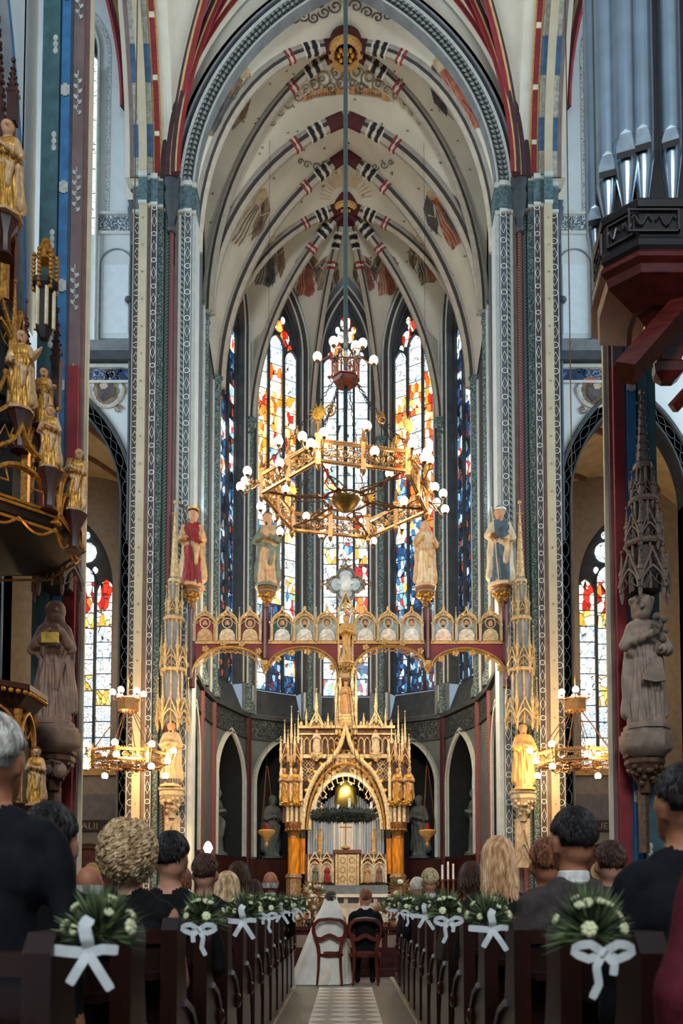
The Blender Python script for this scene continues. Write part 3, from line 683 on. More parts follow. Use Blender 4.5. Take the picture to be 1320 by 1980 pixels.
    cw = struct(mb, 'wall_chapel_' + L, [M('chapel_wall', '8d8378', .8, var=.1), BROWNV, DGREY])
    for q in range(3):
        t0 = 6 + q * 7; P = [V(cx2 + pts[k][0], 18.35 + (Yc - 18.4) * (k - t0 + 6) / 12, 9.97 + pts[k][1]) for k in range(max(0, t0 - 6), min(28, t0 + 7))]
        MB().tube(P, .07, 6).build('rib', M('chapel_rib', '6e4a36', .7), cw)
    MB().bx(s * 5.2, s * 7.6, Yc - .05, Yc, 3.3, 4.0).build('grey_panel', M('chapel_grey', '756f70', .8, var=.12), cw, 0)
    MB().bx(s * 5.2, s * 7.6, Yc - .09, Yc, 4.5, 4.68).build('gilt_sill', GOLDP, cw, 0)
    ib = MB().bx(s * 5.2, s * 7.6, Yc - .07, Yc, 3.02, 3.32).build('inscription_band', M('inscription_ground', '3b3430', .7), cw, 0)
    letters('ACCUEI' if s > 0 else 'ESALII', lambda x, z: V((s * 6.28 if s > 0 else -6.72) - .28 + x * .27 - .2 * (s < 0), Yc - .078, 3.08 + z * .24), M('inscription_letters', 'a8987c', .6), ib, 'lettering')
    zs_ = lambda z, i, r: G_WHITE if z > 9.7 else G_RED if z > 9.0 else G_YEL if z > 8.6 else G_PALE if z > 7.2 else (r.choice([G_PALE, G_YEL, G_GRIS]) if i else G_PALE) if z > 6.6 else G_GRIS
    window(Oc, u, n, cx2 - Oc.x, .78, 9.6, 1.75, 4.7, 3, zs_, rec=.2, row=.42, tracery=1, seed=40 + s)
    lamp('chapel_fill', (s * 6.6, 19.6, 7.5), 60, (1, .72, .42), .2)  # added warm light without a fitting, brightens the chapel vault
    # mosaic saint under its arch
    mx = s * 6.75; P = [V(mx - .62, Yc, 1.0)] + [V(mx + x, Yc, 1.95 + z) for x, z in arch(.62, .62, 10)] + [V(mx + .62, Yc, 1.0)]
    MB().sweep(P, n, [(0, 0), (.10, 0), (.10, -.05), (.05, -.08), (.08, -.13), (0, -.14)]).build('niche_arch', M('niche_brown', '5d4334', .7, var=.2), cw)
    MB().ext([p + n * .01 for p in P], n * .01).build('niche_ground', M('niche_red', '6a3a35', .7, var=.3, scale=12), cw, 0)
    mb = MB(); mb.ball((mx + s * -.12, Yc - .06, 1.95), (.13, .05, .15), mi=1); mb.ball((mx + s * -.12, Yc - .05, 1.97), (.22, .03, .24), mi=2); mb.ext([V(mx - s * .12 + x, Yc - .04, z) for x, z in ((-.34, .98), (.34, .98), (.30, 1.5), (.16, 1.75), (-.16, 1.75), (-.30, 1.5))], (0, -.05, 0), 0); mb.build('painted_saint', [M('saint_robe', 'c4ab84', .7, var=.3, scale=10), M('saint_face', 'b08560', .7), M('saint_halo', 'd8bd84', .5)], cw)
    # ---- near pier
    NPS = [(3.50, 3.55, 11.05, CREAM), (3.55, 3.59, 10.98, M('brown_paint', '6a4a46', .7, var=.15)), (3.59, 3.73, 10.92, M('faded_red_paint', '6b5a58', .7, var=.2, scale=3)), (3.73, 3.755, 10.9, DGREY), (3.755, 3.87, 10.86, BLUE), (3.87, 3.89, 10.9, NAVY), (3.89, 4.01, 10.84, GREEN), (4.01, 4.14, 10.88, GREEN)]
    mb = MB(); mb.bx(s * 3.58, s * 4.14, 11.0, 11.2, 0, 23); p = struct(mb, 'wall_near_pier_' + L, [CREAM])
    for a, b, y, m in NPS: MB().bx(s * a, s * b, y, 11.1, 0, 23).build('band', m, p, 0)
    LEAF = M('leaf_stencil', 'a9aaa2', .7, var=.2, scale=20); lf = MB(); bl = MB(); gl = MB()
    for k in range(14):
        z0 = .9 + k * 1.38
        for j in range(8):
            sd = -1 if j % 2 else 1; z = z0 + j * .075; x0 = s * 3.66; ln = .10 - .004 * abs(j - 4); dx, dz = sd * .62, .78
            lf.add([V(x0 + dx * ln * a_ - dz * b_ * sd, 10.912, z + dz * ln * a_ + dx * b_ * sd) for a_, b_ in ((0, 0), (.3, .026), (.65, .028), (1, .004), (.7, -.022), (.3, -.02))], [(0, 1, 2, 3, 4, 5)])
        lf.box((s * 3.66, 10.914, z0 + .32), (.012, .004, .64))
        bl.box((s * 3.812, 10.855, z0 + .3), (.115, .012, .14)); bl.box((s * 3.812, 10.85, z0 + .3), (.05, .012, .18))
        for e in range(3): gl.ball((s * 3.95, 10.838, z0 + .85 + e * .09), (.035, .008, .05), 8, 4)
    lf.build('leaf_stencil', LEAF, p, 0); bl.build('white_panel', LEAF, p, 0); gl.build('rosette', LEAF, p)
    RD = M('lower_red_paint', '7d2024', .65, var=.15, scale=3); MB().bx(s * 3.587, s * 3.732, 10.90, 11.2, 0, 8.4).build('red_band', RD, p, 0)
    # nave arcade arch and the wall over it
    P = rib((s * 4.30, 10.75, 9.0), (s * 4.30, 5.2, 17.5), 16); ar = MB(); N = (-s, 0, 0)
    if s < 0: P = P[::-1]
    ar.sweep(P, N, [(.04, -.02), (.06, .0), (.06, .10), (-.02, .14), (-.3, .1), (-.3, -.02)], [0, 0, 1, 1, 1, 1]); ao = struct(ar, 'wall_nave_' + L, [BLUE, GREY])
    wl = MB(); Pu = sorted(P, key=lambda q: q.y)
    for a_, b_ in zip(Pu, Pu[1:]): wl.add([a_ + V(s * .02, 0, 0), b_ + V(s * .02, 0, 0), V(b_.x + s * .02, b_.y, 24), V(a_.x + s * .02, a_.y, 24)], [(0, 1, 2, 3)])
    wl.add([V(s * 4.32, 10.7, 9), V(s * 4.32, 11.2, 9), V(s * 4.32, 11.2, 24), V(s * 4.32, 10.7, 24)], [(0, 1, 2, 3)])
    wl.build('upper_wall', PALE, ao, 0)
    wm = MB(); wm.bx(s * 9.5, s * 9.7, -3, 17.9, 0, 7.5); wm.bx(s * 7.6, s * 7.7, 4, 11.6, 0, 18); struct(wm, 'wall_aisle_' + L, [M('aisle_wall', '4a4542', .8, var=.2)])
    return w
TW_L = side(-1); TW_R = side(1)
# ================================================================ figure tools
import numpy as np
def blob(caps, voxel, mats, name, parent, fold=None, smooth=3, dec=None):
    """one continuous skin grown over tapered limbs; every face takes the material of the limb it lies on"""
    mb = MB()
    for c in caps:
        p0, r0, p1, r1 = Vector(c[0]), c[1], Vector(c[2]), c[3]; fl = c[5] if len(c) > 5 else (1, 1, 1)
        m = MB(); m.ball((0, 0, 0), 1, 12, 8)
        for p, r in ((p0, r0), (p1, r1)): mb.add([p + Vector((v.x * r * fl[0], v.y * r * fl[1], v.z * r * fl[2])) for v in m.v], m.f)
        d = p1 - p0
        if d.length > 1e-5:
            m = MB().tube([p0, p1], [r0, r1], 12); ax = [(p0, p1)]
            mb.add([Vector(((v.x - (q := (p0 if i < 12 else p1)).x) * fl[0] + q.x, (v.y - q.y) * fl[1] + q.y, (v.z - q.z) * fl[2] + q.z)) for i, v in enumerate(m.v)], m.f)
    me = bpy.data.meshes.new('tmp'); me.from_pydata([tuple(v) for v in mb.v], [], mb.f); ob = bpy.data.objects.new('tmp', me); C.objects.link(ob)
    r = ob.modifiers.new('r', 'REMESH'); r.mode = 'VOXEL'; r.voxel_size = voxel
    s = ob.modifiers.new('s', 'SMOOTH'); s.iterations = smooth; s.factor = .5
    dg = bpy.context.evaluated_depsgraph_get(); me2 = bpy.data.meshes.new_from_object(ob.evaluated_get(dg)); bpy.data.objects.remove(ob); bpy.data.meshes.remove(me)
    n = len(me2.vertices); co = np.empty(n * 3); me2.vertices.foreach_get('co', co); co = co.reshape(-1, 3)
    def nearest(P):
        best = np.full(len(P), 1e9); bi = np.zeros(len(P), int)
        for c in caps:
            a = np.array(c[0]); b = np.array(c[2]); ab = b - a; L = ab @ ab
            fl = np.array(c[5]) if len(c) > 5 else np.ones(3)
            t = np.clip(((P - a) @ ab) / L, 0, 1) if L > 1e-10 else np.zeros(len(P))
            d = np.linalg.norm((P - (a + t[:, None] * ab)) / fl, axis=1) - (c[1] + (c[3] - c[1]) * t)
            k = d < best; best[k] = d[k]; bi[k] = c[4]
        return bi
    if fold:
        nr = np.empty(n * 3); me2.vertices.foreach_get('normal', nr); nr = nr.reshape(-1, 3); vi = nearest(co)
        co = co + nr * fold(co, vi)[:, None]; me2.vertices.foreach_set('co', co.ravel())
    me2.materials.clear()
    for m in mats: me2.materials.append(m)
    if len(mats) > 1:
        pc = np.empty(len(me2.polygons) * 3); me2.polygons.foreach_get('center', pc); me2.polygons.foreach_set('material_index', nearest(pc.reshape(-1, 3)).astype(np.int32))
    me2.polygons.foreach_set('use_smooth', [True] * len(me2.polygons)); me2.update(); me2.name = name
    return link(me2, name, parent)
def hand_caps(p, d, r, mi, side=1, sc=1.):
    """palm, four fingers and thumb, slightly curled, pointing along d"""
    p = Vector(p); d = Vector(d).normalized(); s = d.cross(Vector((0, 1, 0)) if abs(d.y) < .9 else Vector((0, 0, 1))).normalized(); k = s.cross(d); o = []
    pc = p + d * (.045 * sc); o.append((tuple(p), r, tuple(pc), r * 1.1, mi))
    for i, l in enumerate((.06, .075, .07, .05)):
        b = pc + s * ((i - 1.5) * .017 * sc); m = b + d * (l * .6 * sc); e = m + (d * .75 - k * .65).normalized() * (l * .5 * sc); o += [(tuple(b), .009 * sc, tuple(m), .0085 * sc, mi), (tuple(m), .0085 * sc, tuple(e), .007 * sc, mi)]
    b = p + s * (.02 * side * sc); e = b + (d * .6 + s * (.7 * side)).normalized() * (.05 * sc); o.append((tuple(b), .011 * sc, tuple(e), .009 * sc, mi)); return o
def statue(name, label, h, loc, mats, arms=None, head='hair', turn=0., rz=0., cloak=True, group=None, cat='statue', seed=1, wide=1., seated=False, vox=.0135, lean=0., base=True, hk=1.2):
    """robed figure of height h facing -y. mats: skin, robe, cloak, hair"""
    t = thing(name, label, cat, loc, rz, group); rnd = random.Random(seed); hs = []
    K = [((0, 0, .03), .125 * wide, (0, 0, .30), .105 * wide, 1, (1, .8, 1)), ((0, 0, .30), .105 * wide, (lean, .0, .60), .085, 1, (1, .8, 1)), ((lean - .045, 0, .62), .085, (lean + .045, 0, .62), .085, 1, (1, .8, 1)), ((lean - .05, 0, .74), .082, (lean + .05, 0, .74), .082, 1, (1, .85, 1)), ((lean - .08, .005, .80), .05, (lean + .08, .005, .80), .05, 1)]
    if seated: K = [((-.07, -.20, .30), .10, (-.07, -.02, .34), .12, 1), ((.07, -.20, .30), .10, (.07, -.02, .34), .12, 1), ((-.08, -.22, .03), .11, (-.08, -.20, .30), .10, 1), ((.08, -.22, .03), .11, (.08, -.20, .30), .10, 1), ((0, 0, .3), .15, (0, 0, .6), .11, 1)] + K[2:]
    z0 = .865; hc = Vector((lean + .01 * turn, -.012, .928))
    K += [((lean, 0, .83), .04, (lean, -.005, .885), .034, 0), (tuple(hc), .060, (hc.x, hc.y - .006, hc.z - .034), .047, 0), ((hc.x + .02 * turn, hc.y - .058, hc.z - .004), .009, (hc.x + .022 * turn, hc.y - .067, hc.z - .02), .011, 0)]
    for sx in (-1, 1): K.append(((hc.x + .021 * sx + .015 * turn, hc.y - .047, hc.z + .012), .009, (hc.x + .03 * sx + .015 * turn, hc.y - .043, hc.z + .013), .008, 0))
    arms = arms or [((-.16, -.03, .62), (-.04, -.13, .66)), ((.16, -.03, .62), (.04, -.13, .64))]
    for sx, (e, w) in zip((-1, 1), arms):
        sh = (lean + sx * .10, .0, .785); K += [(sh, .046, e, .042, 2 if cloak else 1), (e, .042, w, .032, 2 if cloak else 1), (w, .021, tuple(Vector(w) + (Vector(w) - Vector(e)).normalized() * .05), .018, 0)]
    if cloak: K += [((lean - .085, .035, .785), .05, (-.125, .05, .12), .06, 2), ((lean + .085, .035, .785), .05, (.125, .05, .12), .06, 2), ((0, .05, .80), .06, (0, .07, .08), .09, 2, (1.3, .8, 1)), ((-.11, .0, .60), .045, (.08, -.075, .50), .035, 2), ((.08, -.075, .50), .035, (.05, -.085, .28), .025, 2)]
    if head in ('veil', 'hood'): K += [((hc.x, hc.y + .022, hc.z + .014), .069, (lean, .03, .80), .075, 3, (1, .9, 1)), ((hc.x - .05, .0, hc.z), .022, (lean - .075, -.02, .79), .03, 3), ((hc.x + .05, .0, hc.z), .022, (lean + .075, -.02, .79), .03, 3)]
    elif head in ('beard', 'crown', 'hair', 'curls'):
        K += [((hc.x, hc.y + .014, hc.z + .02), .061, (hc.x, hc.y + .035, hc.z - .03), .05, 3)]
        if head == 'beard': K += [((hc.x + .015 * turn, hc.y - .036, hc.z - .038), .026, (hc.x + .015 * turn, hc.y - .04, hc.z - .075), .014, 3)]
        if head == 'curls': K += [((hc.x + .056 * cos(a), hc.y + .01 + .05 * sin(a), hc.z + .035), .019, (hc.x + .056 * cos(a), hc.y + .01 + .05 * sin(a), hc.z + .036), .019, 3) for a in [k * pi / 5 for k in range(10)]]
    elif head == 'bald': K += [((hc.x - .045, hc.y + .015, hc.z - .005), .018, (hc.x + .045, hc.y + .015, hc.z - .005), .018, 3), ((hc.x, hc.y - .036, hc.z - .038), .026, (hc.x, hc.y - .04, hc.z - .07), .014, 3)]
    K += [((-.05, -.09, .015), .03, (-.055, -.13, .012), .022, 0), ((.05, -.08, .015), .03, (.06, -.12, .012), .022, 0)]
    cN = Vector((lean, 0, .865)); K2 = []
    for c in K:
        if min(c[0][2], c[2][2]) > .868 and abs(c[0][0] - lean) < .1: c = (tuple(cN + (Vector(c[0]) - cN) * hk), c[1] * hk, tuple(cN + (Vector(c[2]) - cN) * hk), c[3] * hk) + tuple(c[4:])
        K2.append(c)
    K = K2; hc = cN + (hc - cN) * hk
    ph = rnd.uniform(0, 6)
    def fold(co, vi):
        th = np.arctan2(co[:, 1], co[:, 0] - lean * co[:, 2]); z = co[:, 2]; w = ((vi == 1) | (vi == 2)) * np.clip((.80 - z) / .25, .15, 1)
        return w * (.0085 * np.sin(13 * th + ph + 4 * z) + .0065 * np.sin(7 * th + 17 * z + ph) + .004 * np.sin(23 * th - 9 * z))
    b = blob(K, vox, mats, 'body', t, fold, 2); q_ = h / (1 + .11 * (hk - 1)); b.scale = (q_, q_, q_)
    t['h'] = h; t['hx'] = hc.x; t['hz'] = hc.z
    if base: MB().lathe([(.17 * h, -.03 * h), (.17 * h, .0), (.15 * h, .015 * h)], (0, 0, 0), 8, a0=pi / 8).build('base', mats[2], t)
    if head == 'crown':
        mb = MB(); R = .056 * h * hk; c = Vector((hc.x, hc.y + .012, hc.z + .045)) * h; n = 8
        mb.lathe([(R, 0), (R * 1.08, .012 * h), (R * 1.02, .012 * h), (R * .94, 0)], c, 16)
        for k in range(n): a = k * 2 * pi / n; mb.tube([c + Vector((R * cos(a), R * sin(a), .005 * h)), c + Vector((R * 1.15 * cos(a), R * 1.15 * sin(a), .045 * h))], [.012 * h, .004 * h], 5)
        mb.build('crown', GOLD, t)
    return t
def staff(t, top, bot, r=.012, mat=None, name='staff', knob=True):
    mb = MB(); mb.tube([bot, top], r, 6)
    if knob: mb.ball(top, r * 3, 8, 6)
    return mb.build(name, mat or GOLD, t)
def pinn(mb, c, h, w, mi=0, crock=True, n=4):
    """pinnacle: shaft, gablets, crocketed spirelet and finial"""
    x, y, z = c; a0 = pi / 4 if n == 4 else 0; r = w * .7
    mb.lathe([(r, z), (r, z + h * .42), (r * 1.25, z + h * .44), (r * 1.25, z + h * .47), (r * .85, z + h * .5), (.004, z + h * .93)], (x, y, 0), n, mi, a0)
    mb.ball((x, y, z + h * .95), (w * .28, w * .28, w * .34), 6, 4, mi)
    if crock:
        for k in range(4):
            zz = z + h * (.54 + .09 * k); rr = r * .85 * (1 - (zz - z - h * .5) / (h * .43)) + w * .07
            for j in range(4): a = j * pi / 2 + pi / 4; mb.ball((x + rr * cos(a), y + rr * sin(a), zz), w * .15, 5, 3, mi)
def gablet(mb, c, w, h, d=.05, mi=0, kind='arch', yaw=0.):
    """small traceried gable standing in a plane that faces -y turned by yaw"""
    c = Vector(c); u = Vector((cos(yaw), sin(yaw), 0)); n = Vector((sin(yaw), -cos(yaw), 0))
    A = arch(w * .42, h * .55, 6); mb.sweep([c + u * x + UZ * z for x, z in A], n, [(-d / 2, 0), (d / 2, 0), (d / 2, -w * .08), (-d / 2, -w * .08)], mi)
    P = [(-w / 2, h * .15), (0, h), (w / 2, h * .15)]
    mb.sweep([c + u * x + UZ * z for x, z in P], n, [(-d / 2, 0), (d / 2, 0), (d / 2, -w * .09), (-d / 2, -w * .09)], mi)
    mb.ball(c + UZ * (h * 1.06), w * .09, 6, 4, mi)
    for s in (-1, 1):
        for k in range(3): f = .25 + .25 * k; mb.ball(c + u * (s * w / 2 * (1 - f)) + UZ * (h * (.15 + .85 * f) + w * .05), w * .055, 5, 3, mi)
        mb.tube([c + u * (s * w * .42), c + u * (s * w * .12) + UZ * h * .18, c + u * (s * w * .2) + UZ * h * .34], w * .022, 4, mi)
    mb.tube([c + u * (-w * .12) + UZ * h * .18, c + UZ * h * .34, c + u * (w * .12) + UZ * h * .18], w * .022, 4, mi)
def canopy(name, label, loc, w, tiers, mats, sides=3, group=None, cat='canopy', spire=1.2):
    """statue canopy: tiers of gables between buttress shafts, narrowing to a crocketed spire. tiers: (z0, height, width factor)"""
    t = thing(name, label, cat, loc, 0, group); zt = 0
    for ti, (z0, hh, k) in enumerate(tiers):
        R = w / 2 * k; zt = z0 + hh
        MB().lathe([(R * .66, z0 + .02), (R * .66, zt), (R * .8, zt + .01), (R * .8, zt + .05), (R * .5, zt + .09)], (0, 0, 0), 10, 0, pi / 10).build('core', mats[1], t)
        gw = 2 * R * sin(pi / sides / 2) * 1.08
        for j in range(sides):
            a = pi + pi * (j + .5) / sides; mb = MB(); gablet(mb, (R * .96 * cos(a), R * .96 * sin(a), z0), gw, gw * 1.45, .06 * w, 0, yaw=a + pi / 2); mb.build('gable', mats[0], t)
            mb = MB(); mb.tube([(R * .72 * cos(a), R * .72 * sin(a), z0), (R * .72 * cos(a), R * .72 * sin(a), zt)], w * .03, 6); mb.build('mullion', mats[0], t)
        for j in range(sides + 1):
            a = pi + pi * j / sides; x, y = R * cos(a), R * sin(a); mb = MB(); q = w * .05
            mb.lathe([(q * .4, z0 - .14), (q, z0 - .06), (q, z0 + hh * .35), (q * 1.5, z0 + hh * .37), (q * 1.5, z0 + hh * .42), (q * .9, z0 + hh * .46), (.003, z0 + hh * .86)], (x, y, 0), 6); mb.ball((x, y, z0 + hh * .87), q * .8, 6, 4)
            for e in range(3): mb.ball((x, y - q * (.75 - .2 * e), z0 + hh * (.5 + .1 * e)), q * .45, 5, 3)
            mb.build('pinnacle', mats[0], t)
        MB().lathe([(R * .84, zt - .03), (R * .9, zt), (R * .84, zt + .04)], (0, 0, 0), 10, 0, pi / 10).build('cornice', mats[0], t)
    r = w / 2 * tiers[-1][2] * .6; mb = MB(); mb.lathe([(r, zt), (r, zt + .05), (.006, zt + spire)], (0, 0, 0), 8)
    for q in range(8):
        z_ = zt + .1 + q * spire * .11; rr = r * (1 - (z_ - zt) / spire) + .008
        for j in range(4): mb.ball((rr * cos(j * pi / 2 + .78), rr * sin(j * pi / 2 + .78), z_), w * .032, 5, 3)
    mb.ball((0, 0, zt + spire), w * .07, 6, 4); mb.tube([(-w * .11, 0, zt + spire * .86), (w * .11, 0, zt + spire * .86)], w * .022, 5); mb.build('spire', mats[0], t)
    return t
def console(mb, c, r, h, mi=0, foliage=True, n=8, mf=0):
    """moulded bracket with carved leaves under it, top at c"""
    x, y, z = c; mb.lathe([(r * .28, z - h), (r * .34, z - h * .8), (r * .55, z - h * .62), (r * .85, z - h * .4), (r * .92, z - h * .3), (r * 1.0, z - h * .26), (r * 1.0, z - h * .16), (r * .94, z - h * .13), (r * 1.06, z - h * .08), (r * 1.06, z)], (x, y, 0), n, mi, pi / n)
    if foliage:
        rr = random.Random(int(abs(x * 100)) + 3)
        for k in range(26):
            a = pi + pi * rr.random(); f = rr.random(); R = r * (.45 + .5 * f); mb.ball((x + R * cos(a), y + R * sin(a), z - h * (.78 - .42 * f)), r * rr.uniform(.10, .17), 6, 4, mf)
SKIN_P = M('painted_skin', 'b98c68', .6, var=.1, scale=20)
SK = dict(skin=SKIN_P, gold=M('statue_gold_robe', 'b89468', .5, .12, var=.2, scale=14), cream=M('statue_cream_robe', 'cdb894', .6, var=.12, scale=12), red=M('statue_red_cloak', '8e2420', .55, var=.2, scale=12), green=M('statue_green_robe', '626a58', .6, var=.25, scale=14), brownhair=M('statue_brown_hair', '4a3320', .6, var=.2, scale=20), dark=M('statue_dark_hair', '2c211b', .6, var=.2, scale=20), stone=M('statue_umber', '7d6453', .55, var=.2, scale=9, bump=.1), stone2=M('statue_taupe', '8a7565', .55, var=.2, scale=9, bump=.1), gilt=M('statue_gilt', 'b58436', .42, .4, var=.3, scale=16), blue=M('statue_blue_robe', '50636c', .6, var=.25, scale=12), tan=M('statue_tan_robe', 'c69c5c', .55, .1, var=.15, scale=12), ivory=M('statue_ivory_robe', 'b09a74', .6, var=.14, scale=12), white=M('statue_white_robe', 'd2c4a8', .6, var=.1))
def sk(*a): return [SK[x] for x in a]
# ================================================================ statues on the beam, piers and walls
YR = 17.42
def px2(px, py, Y): p = at(px, py, Y); return p
WOODR = M('beam_red_paint', '7a2128', .5, var=.15, scale=6); ROODG = M('beam_gilding', 'b8965e', .45, .25, var=.25, scale=24)
STONEG = M('gilded_stone', 'b39a6c', .55, .15, var=.25, scale=14); STONEW = M('warm_stone', 'a8987c', .65, var=.2, scale=10)
b0 = at(668, 1240, YR).z
rood = thing('rood_beam', 'carved red and gilt rood beam with painted saints across the chancel arch', 'rood beam', (0, YR, 0))
def rx(px, py=1220): return at(px, py, YR).x
def rz_(py): return at(668, py, YR).z
zt, zb, zm = rz_(1186), rz_(1240), rz_(1266)
MB().bx(rx(372), rx(982), -.05, .05, rz_(1246), rz_(1238)).build('bottom_rail', ROODG, rood, 0)
MB().bx(rx(372), rx(982), -.03, .05, zb, zb + (zt - zb) * .62).build('back_board', M('beam_back', '56201f', .6, var=.3, scale=8), rood, 0)
BUST = [('7a2a26', 'b99a70'), ('203a38', 'cdbfa6'), ('5c2a2a', 'c4ad88'), ('2e5a64', 'd4d8d4'), ('9fb4bc', 'e0e2dc'), ('9cb2ba', 'd8dcd8'), ('a9c0c8', 'e2e4de'), ('8fb0bc', 'e4d8cc'), ('a6bcc4', 'dfe2de'), ('7fa4b4', 'e2d2c0'), ('87938c', 'd6d2c4'), ('3a3830', 'cbb78e')]
hw = .19; ph = zt - zb
for k, px in enumerate((397, 440, 484, 546, 589, 632, 706, 750, 795, 856, 901, 947)):
    x = rx(px); A = arch(hw, hw * 1.0, 6)
    shp = [V(x - hw, -.045, zb)] + [V(x + q, -.045, zb + ph * .55 + z) for q, z in A] + [V(x + hw, -.045, zb)]
    bgm = M('panel_ground_%d' % k, BUST[k][0], .6, var=.2, scale=10); rb = M('panel_robe_%d' % k, BUST[k][1], .6, var=.22, scale=14)
    p = MB().ext(shp, (0, -.01, 0)).build('painted_panel', bgm, rood, 0)
    c = V(x, -.056, zb + ph * .62)
    MB().tube([c + V(.105 * cos(a * pi / 8), 0, .105 * sin(a * pi / 8)) for a in range(17)], .012, 5).build('halo', M('halo_paint', 'd8cbb2', .5), p)
    mb = MB(); mb.ball(c, (.056, .016, .074), 10, 6); mb.ball(c + V(0, .004, .022), (.068, .014, .072), 10, 6, 1)
    if k % 3 != 2: mb.ball(c + V(0, -.002, -.05), (.036, .012, .05), 8, 5, 1)
    mb.build('saint_head', [SKIN_P, SK['dark'] if k < 3 or k > 9 else SK['brownhair']], p)
    bp_ = [(-.165, 0), (-.16, .12), (-.12, .20), (-.05, .245), (.05, .245), (.12, .20), (.16, .12), (.165, 0)]
    mb = MB(); mb.ext([V(x + q, -.056, zb + z) for q, z in bp_], (0, -.014, 0)); mb.tube([V(x - .12, -.075, zb + .05), V(x - .02, -.08, zb + .10), V(x + .05, -.078, zb + .14)], .022, 6); mb.tube([V(x + .12, -.075, zb + .03), V(x + .03, -.08, zb + .08)], .02, 6)
    if k in (1, 4): mb.tube([V(x + .08, -.085, zb), V(x - .1, -.085, zb + .22)], .008, 4)
    mb.build('saint_robe', rb, p)
    mb = MB(); P = [V(x - hw, -.06, zb)] + [V(x + q, -.06, zb + ph * .55 + z) for q, z in A] + [V(x + hw, -.06, zb)]
    mb.sweep(P, (0, -1, 0), [(0, 0), (.05, 0), (.05, -.022), (0, -.022)])
    for s in (-1, 1): mb.tube([V(x + s * hw, -.08, zb + ph * .56), V(x + s * hw * .45, -.08, zb + ph * .74), V(x + s * hw * .52, -.08, zb + ph * .86)], .011, 5)
    mb.tube([V(x - hw * .45, -.08, zb + ph * .74), V(x - hw * .2, -.08, zb + ph * .92), V(x, -.08, zb + ph * .97), V(x + hw * .2, -.08, zb + ph * .92), V(x + hw * .45, -.08, zb + ph * .74)], .011, 5)
    G = ogee(hw * 1.05, hw * 1.6, 6); mb.sweep([V(x + q, -.07, zb + ph * .58 + z) for q, z in G], (0, -1, 0), [(0, 0), (.04, 0), (.04, -.03), (0, -.03)])
    mb.ball((x, -.09, zb + ph * .58 + hw * 1.75), (.035, .025, .05), 6, 4)
    for s in (-1, 1):
        for q in (.35, .7): mb.ball((x + s * hw * (1 - q), -.09, zb + ph * .66 + hw * 1.25 * q), .026, 5, 3)
    mb.build('panel_arch', ROODG, p)
    for s in ((-1, 1) if k % 3 == 2 else (-1,)):
        mb = MB(); pinn(mb, (x + s * (hw + .035), -.08, zb - .02), ph * 1.25, .045); mb.build('pinnacle', M('pinnacle_silver', 'b9b09c', .5, .2, var=.2), rood)
posts = [(372, 1160, 1330), (513, 1165, 1290), (826, 1165, 1290), (977, 1160, 1330)]
for px, t0, t1 in posts:
    x = rx(px); MB().lathe([(.075, rz_(t1)), (.075, rz_(t0))], (x, -.03, 0), 8, a0=pi / 8).build('post', DRED, rood)
    MB().bx(x - .02, x + .02, -.13, -.09, rz_(t1 - 15), rz_(t0 + 12)).build('post_fillet', TAUPE, rood, 0)
    if t1 < 1300:
        mb = MB(); console(mb, (x, -.03, rz_(1280)), .10, .26); mb.build('pendant', ROODG, rood)
def railarch(pA, pB, pT, k):
    (x0, y0), (x1, y1), (xt, yt) = pA, pB, pT; P = []
    for i in range(13): t = i / 12; P.append((x0 + (xt - x0) * (1 - cos(t * pi / 2)), y0 + (yt - y0) * sin(t * pi / 2)))
    for i in range(1, 11): t = i / 10; P.append((xt + (x1 - xt) * sin(t * pi / 2), yt + (y1 - yt) * (1 - cos(t * pi / 2))))
    Q = [at(a, b, YR) - V(0, YR, 0) for a, b in P]
    mb = MB().sweep(Q, (0, -1, 0), [(-.03, .0), (.10, .0), (.12, -.02), (.07, -.035), (.10, -.05), (-.03, -.06)]); mb.build('arch_rail', ROODG, rood)
    sp = MB()
    for a, b in zip(Q, Q[1:]): sp.add([a + V(0, .01, 0), b + V(0, .01, 0), V(b.x, .01, zb), V(a.x, .01, zb)], [(0, 1, 2, 3)]); sp.add([a + V(0, -.02, 0), b + V(0, -.02, 0), V(b.x, -.02, zb), V(a.x, -.02, zb)], [(3, 2, 1, 0)])
    sp.build('spandrel', WOODR, rood, 0)
    cu = MB(); R = resample(Q, 17)
    for i in range(0, 16, 2):
        a, b, c = R[i], R[i + 1], R[i + 2]; t = (c - a).normalized(); o = t.cross(V(0, -1, 0))
        cu.tube([a + o * .01, a.lerp(c, .25) + o * .06, b + o * .075, a.lerp(c, .75) + o * .06, c + o * .01], .011, 5); cu.ball(c + o * .085 if i < 14 else b + o * .08, .022, 6, 4)
        cu.tube([a + o * .09, b + o * .03, c + o * .09], .008, 4)
    cu.build('cusping', ROODG, rood)
    for f in (.12, .32, .5, .68, .86):
        j = f * 16; i = int(j); p = R[i].lerp(R[i + 1], j - i); t = (R[i + 1] - R[i]).normalized(); o = -t.cross(V(0, -1, 0)); mb = MB(); c = p + o * .10 + V(0, -.07, 0)
        for a in range(5): mb.ball(c + V(.045 * cos(a * 1.257), 0, .045 * sin(a * 1.257)), (.036, .03, .036), 6, 4)
        mb.ball(c, .03, 6, 4); mb.tube([p, c], .012, 4); mb.build('crocket', ROODG, rood)
railarch((373, 1312), (508, 1290), (443, 1254), 0); railarch((656, 1310), (519, 1290), (589, 1252), 1); railarch((680, 1310), (820, 1290), (750, 1252), 2); railarch((980, 1312), (833, 1290), (898, 1254), 3)
def brk(a, b, nm='bracket'):
    MB().tube([at(a[0], a[1], YR) - V(0, YR, 0), at(b[0], b[1], YR + .4) - V(0, YR, 0)], .06, 6).build(nm, DRED, rood)
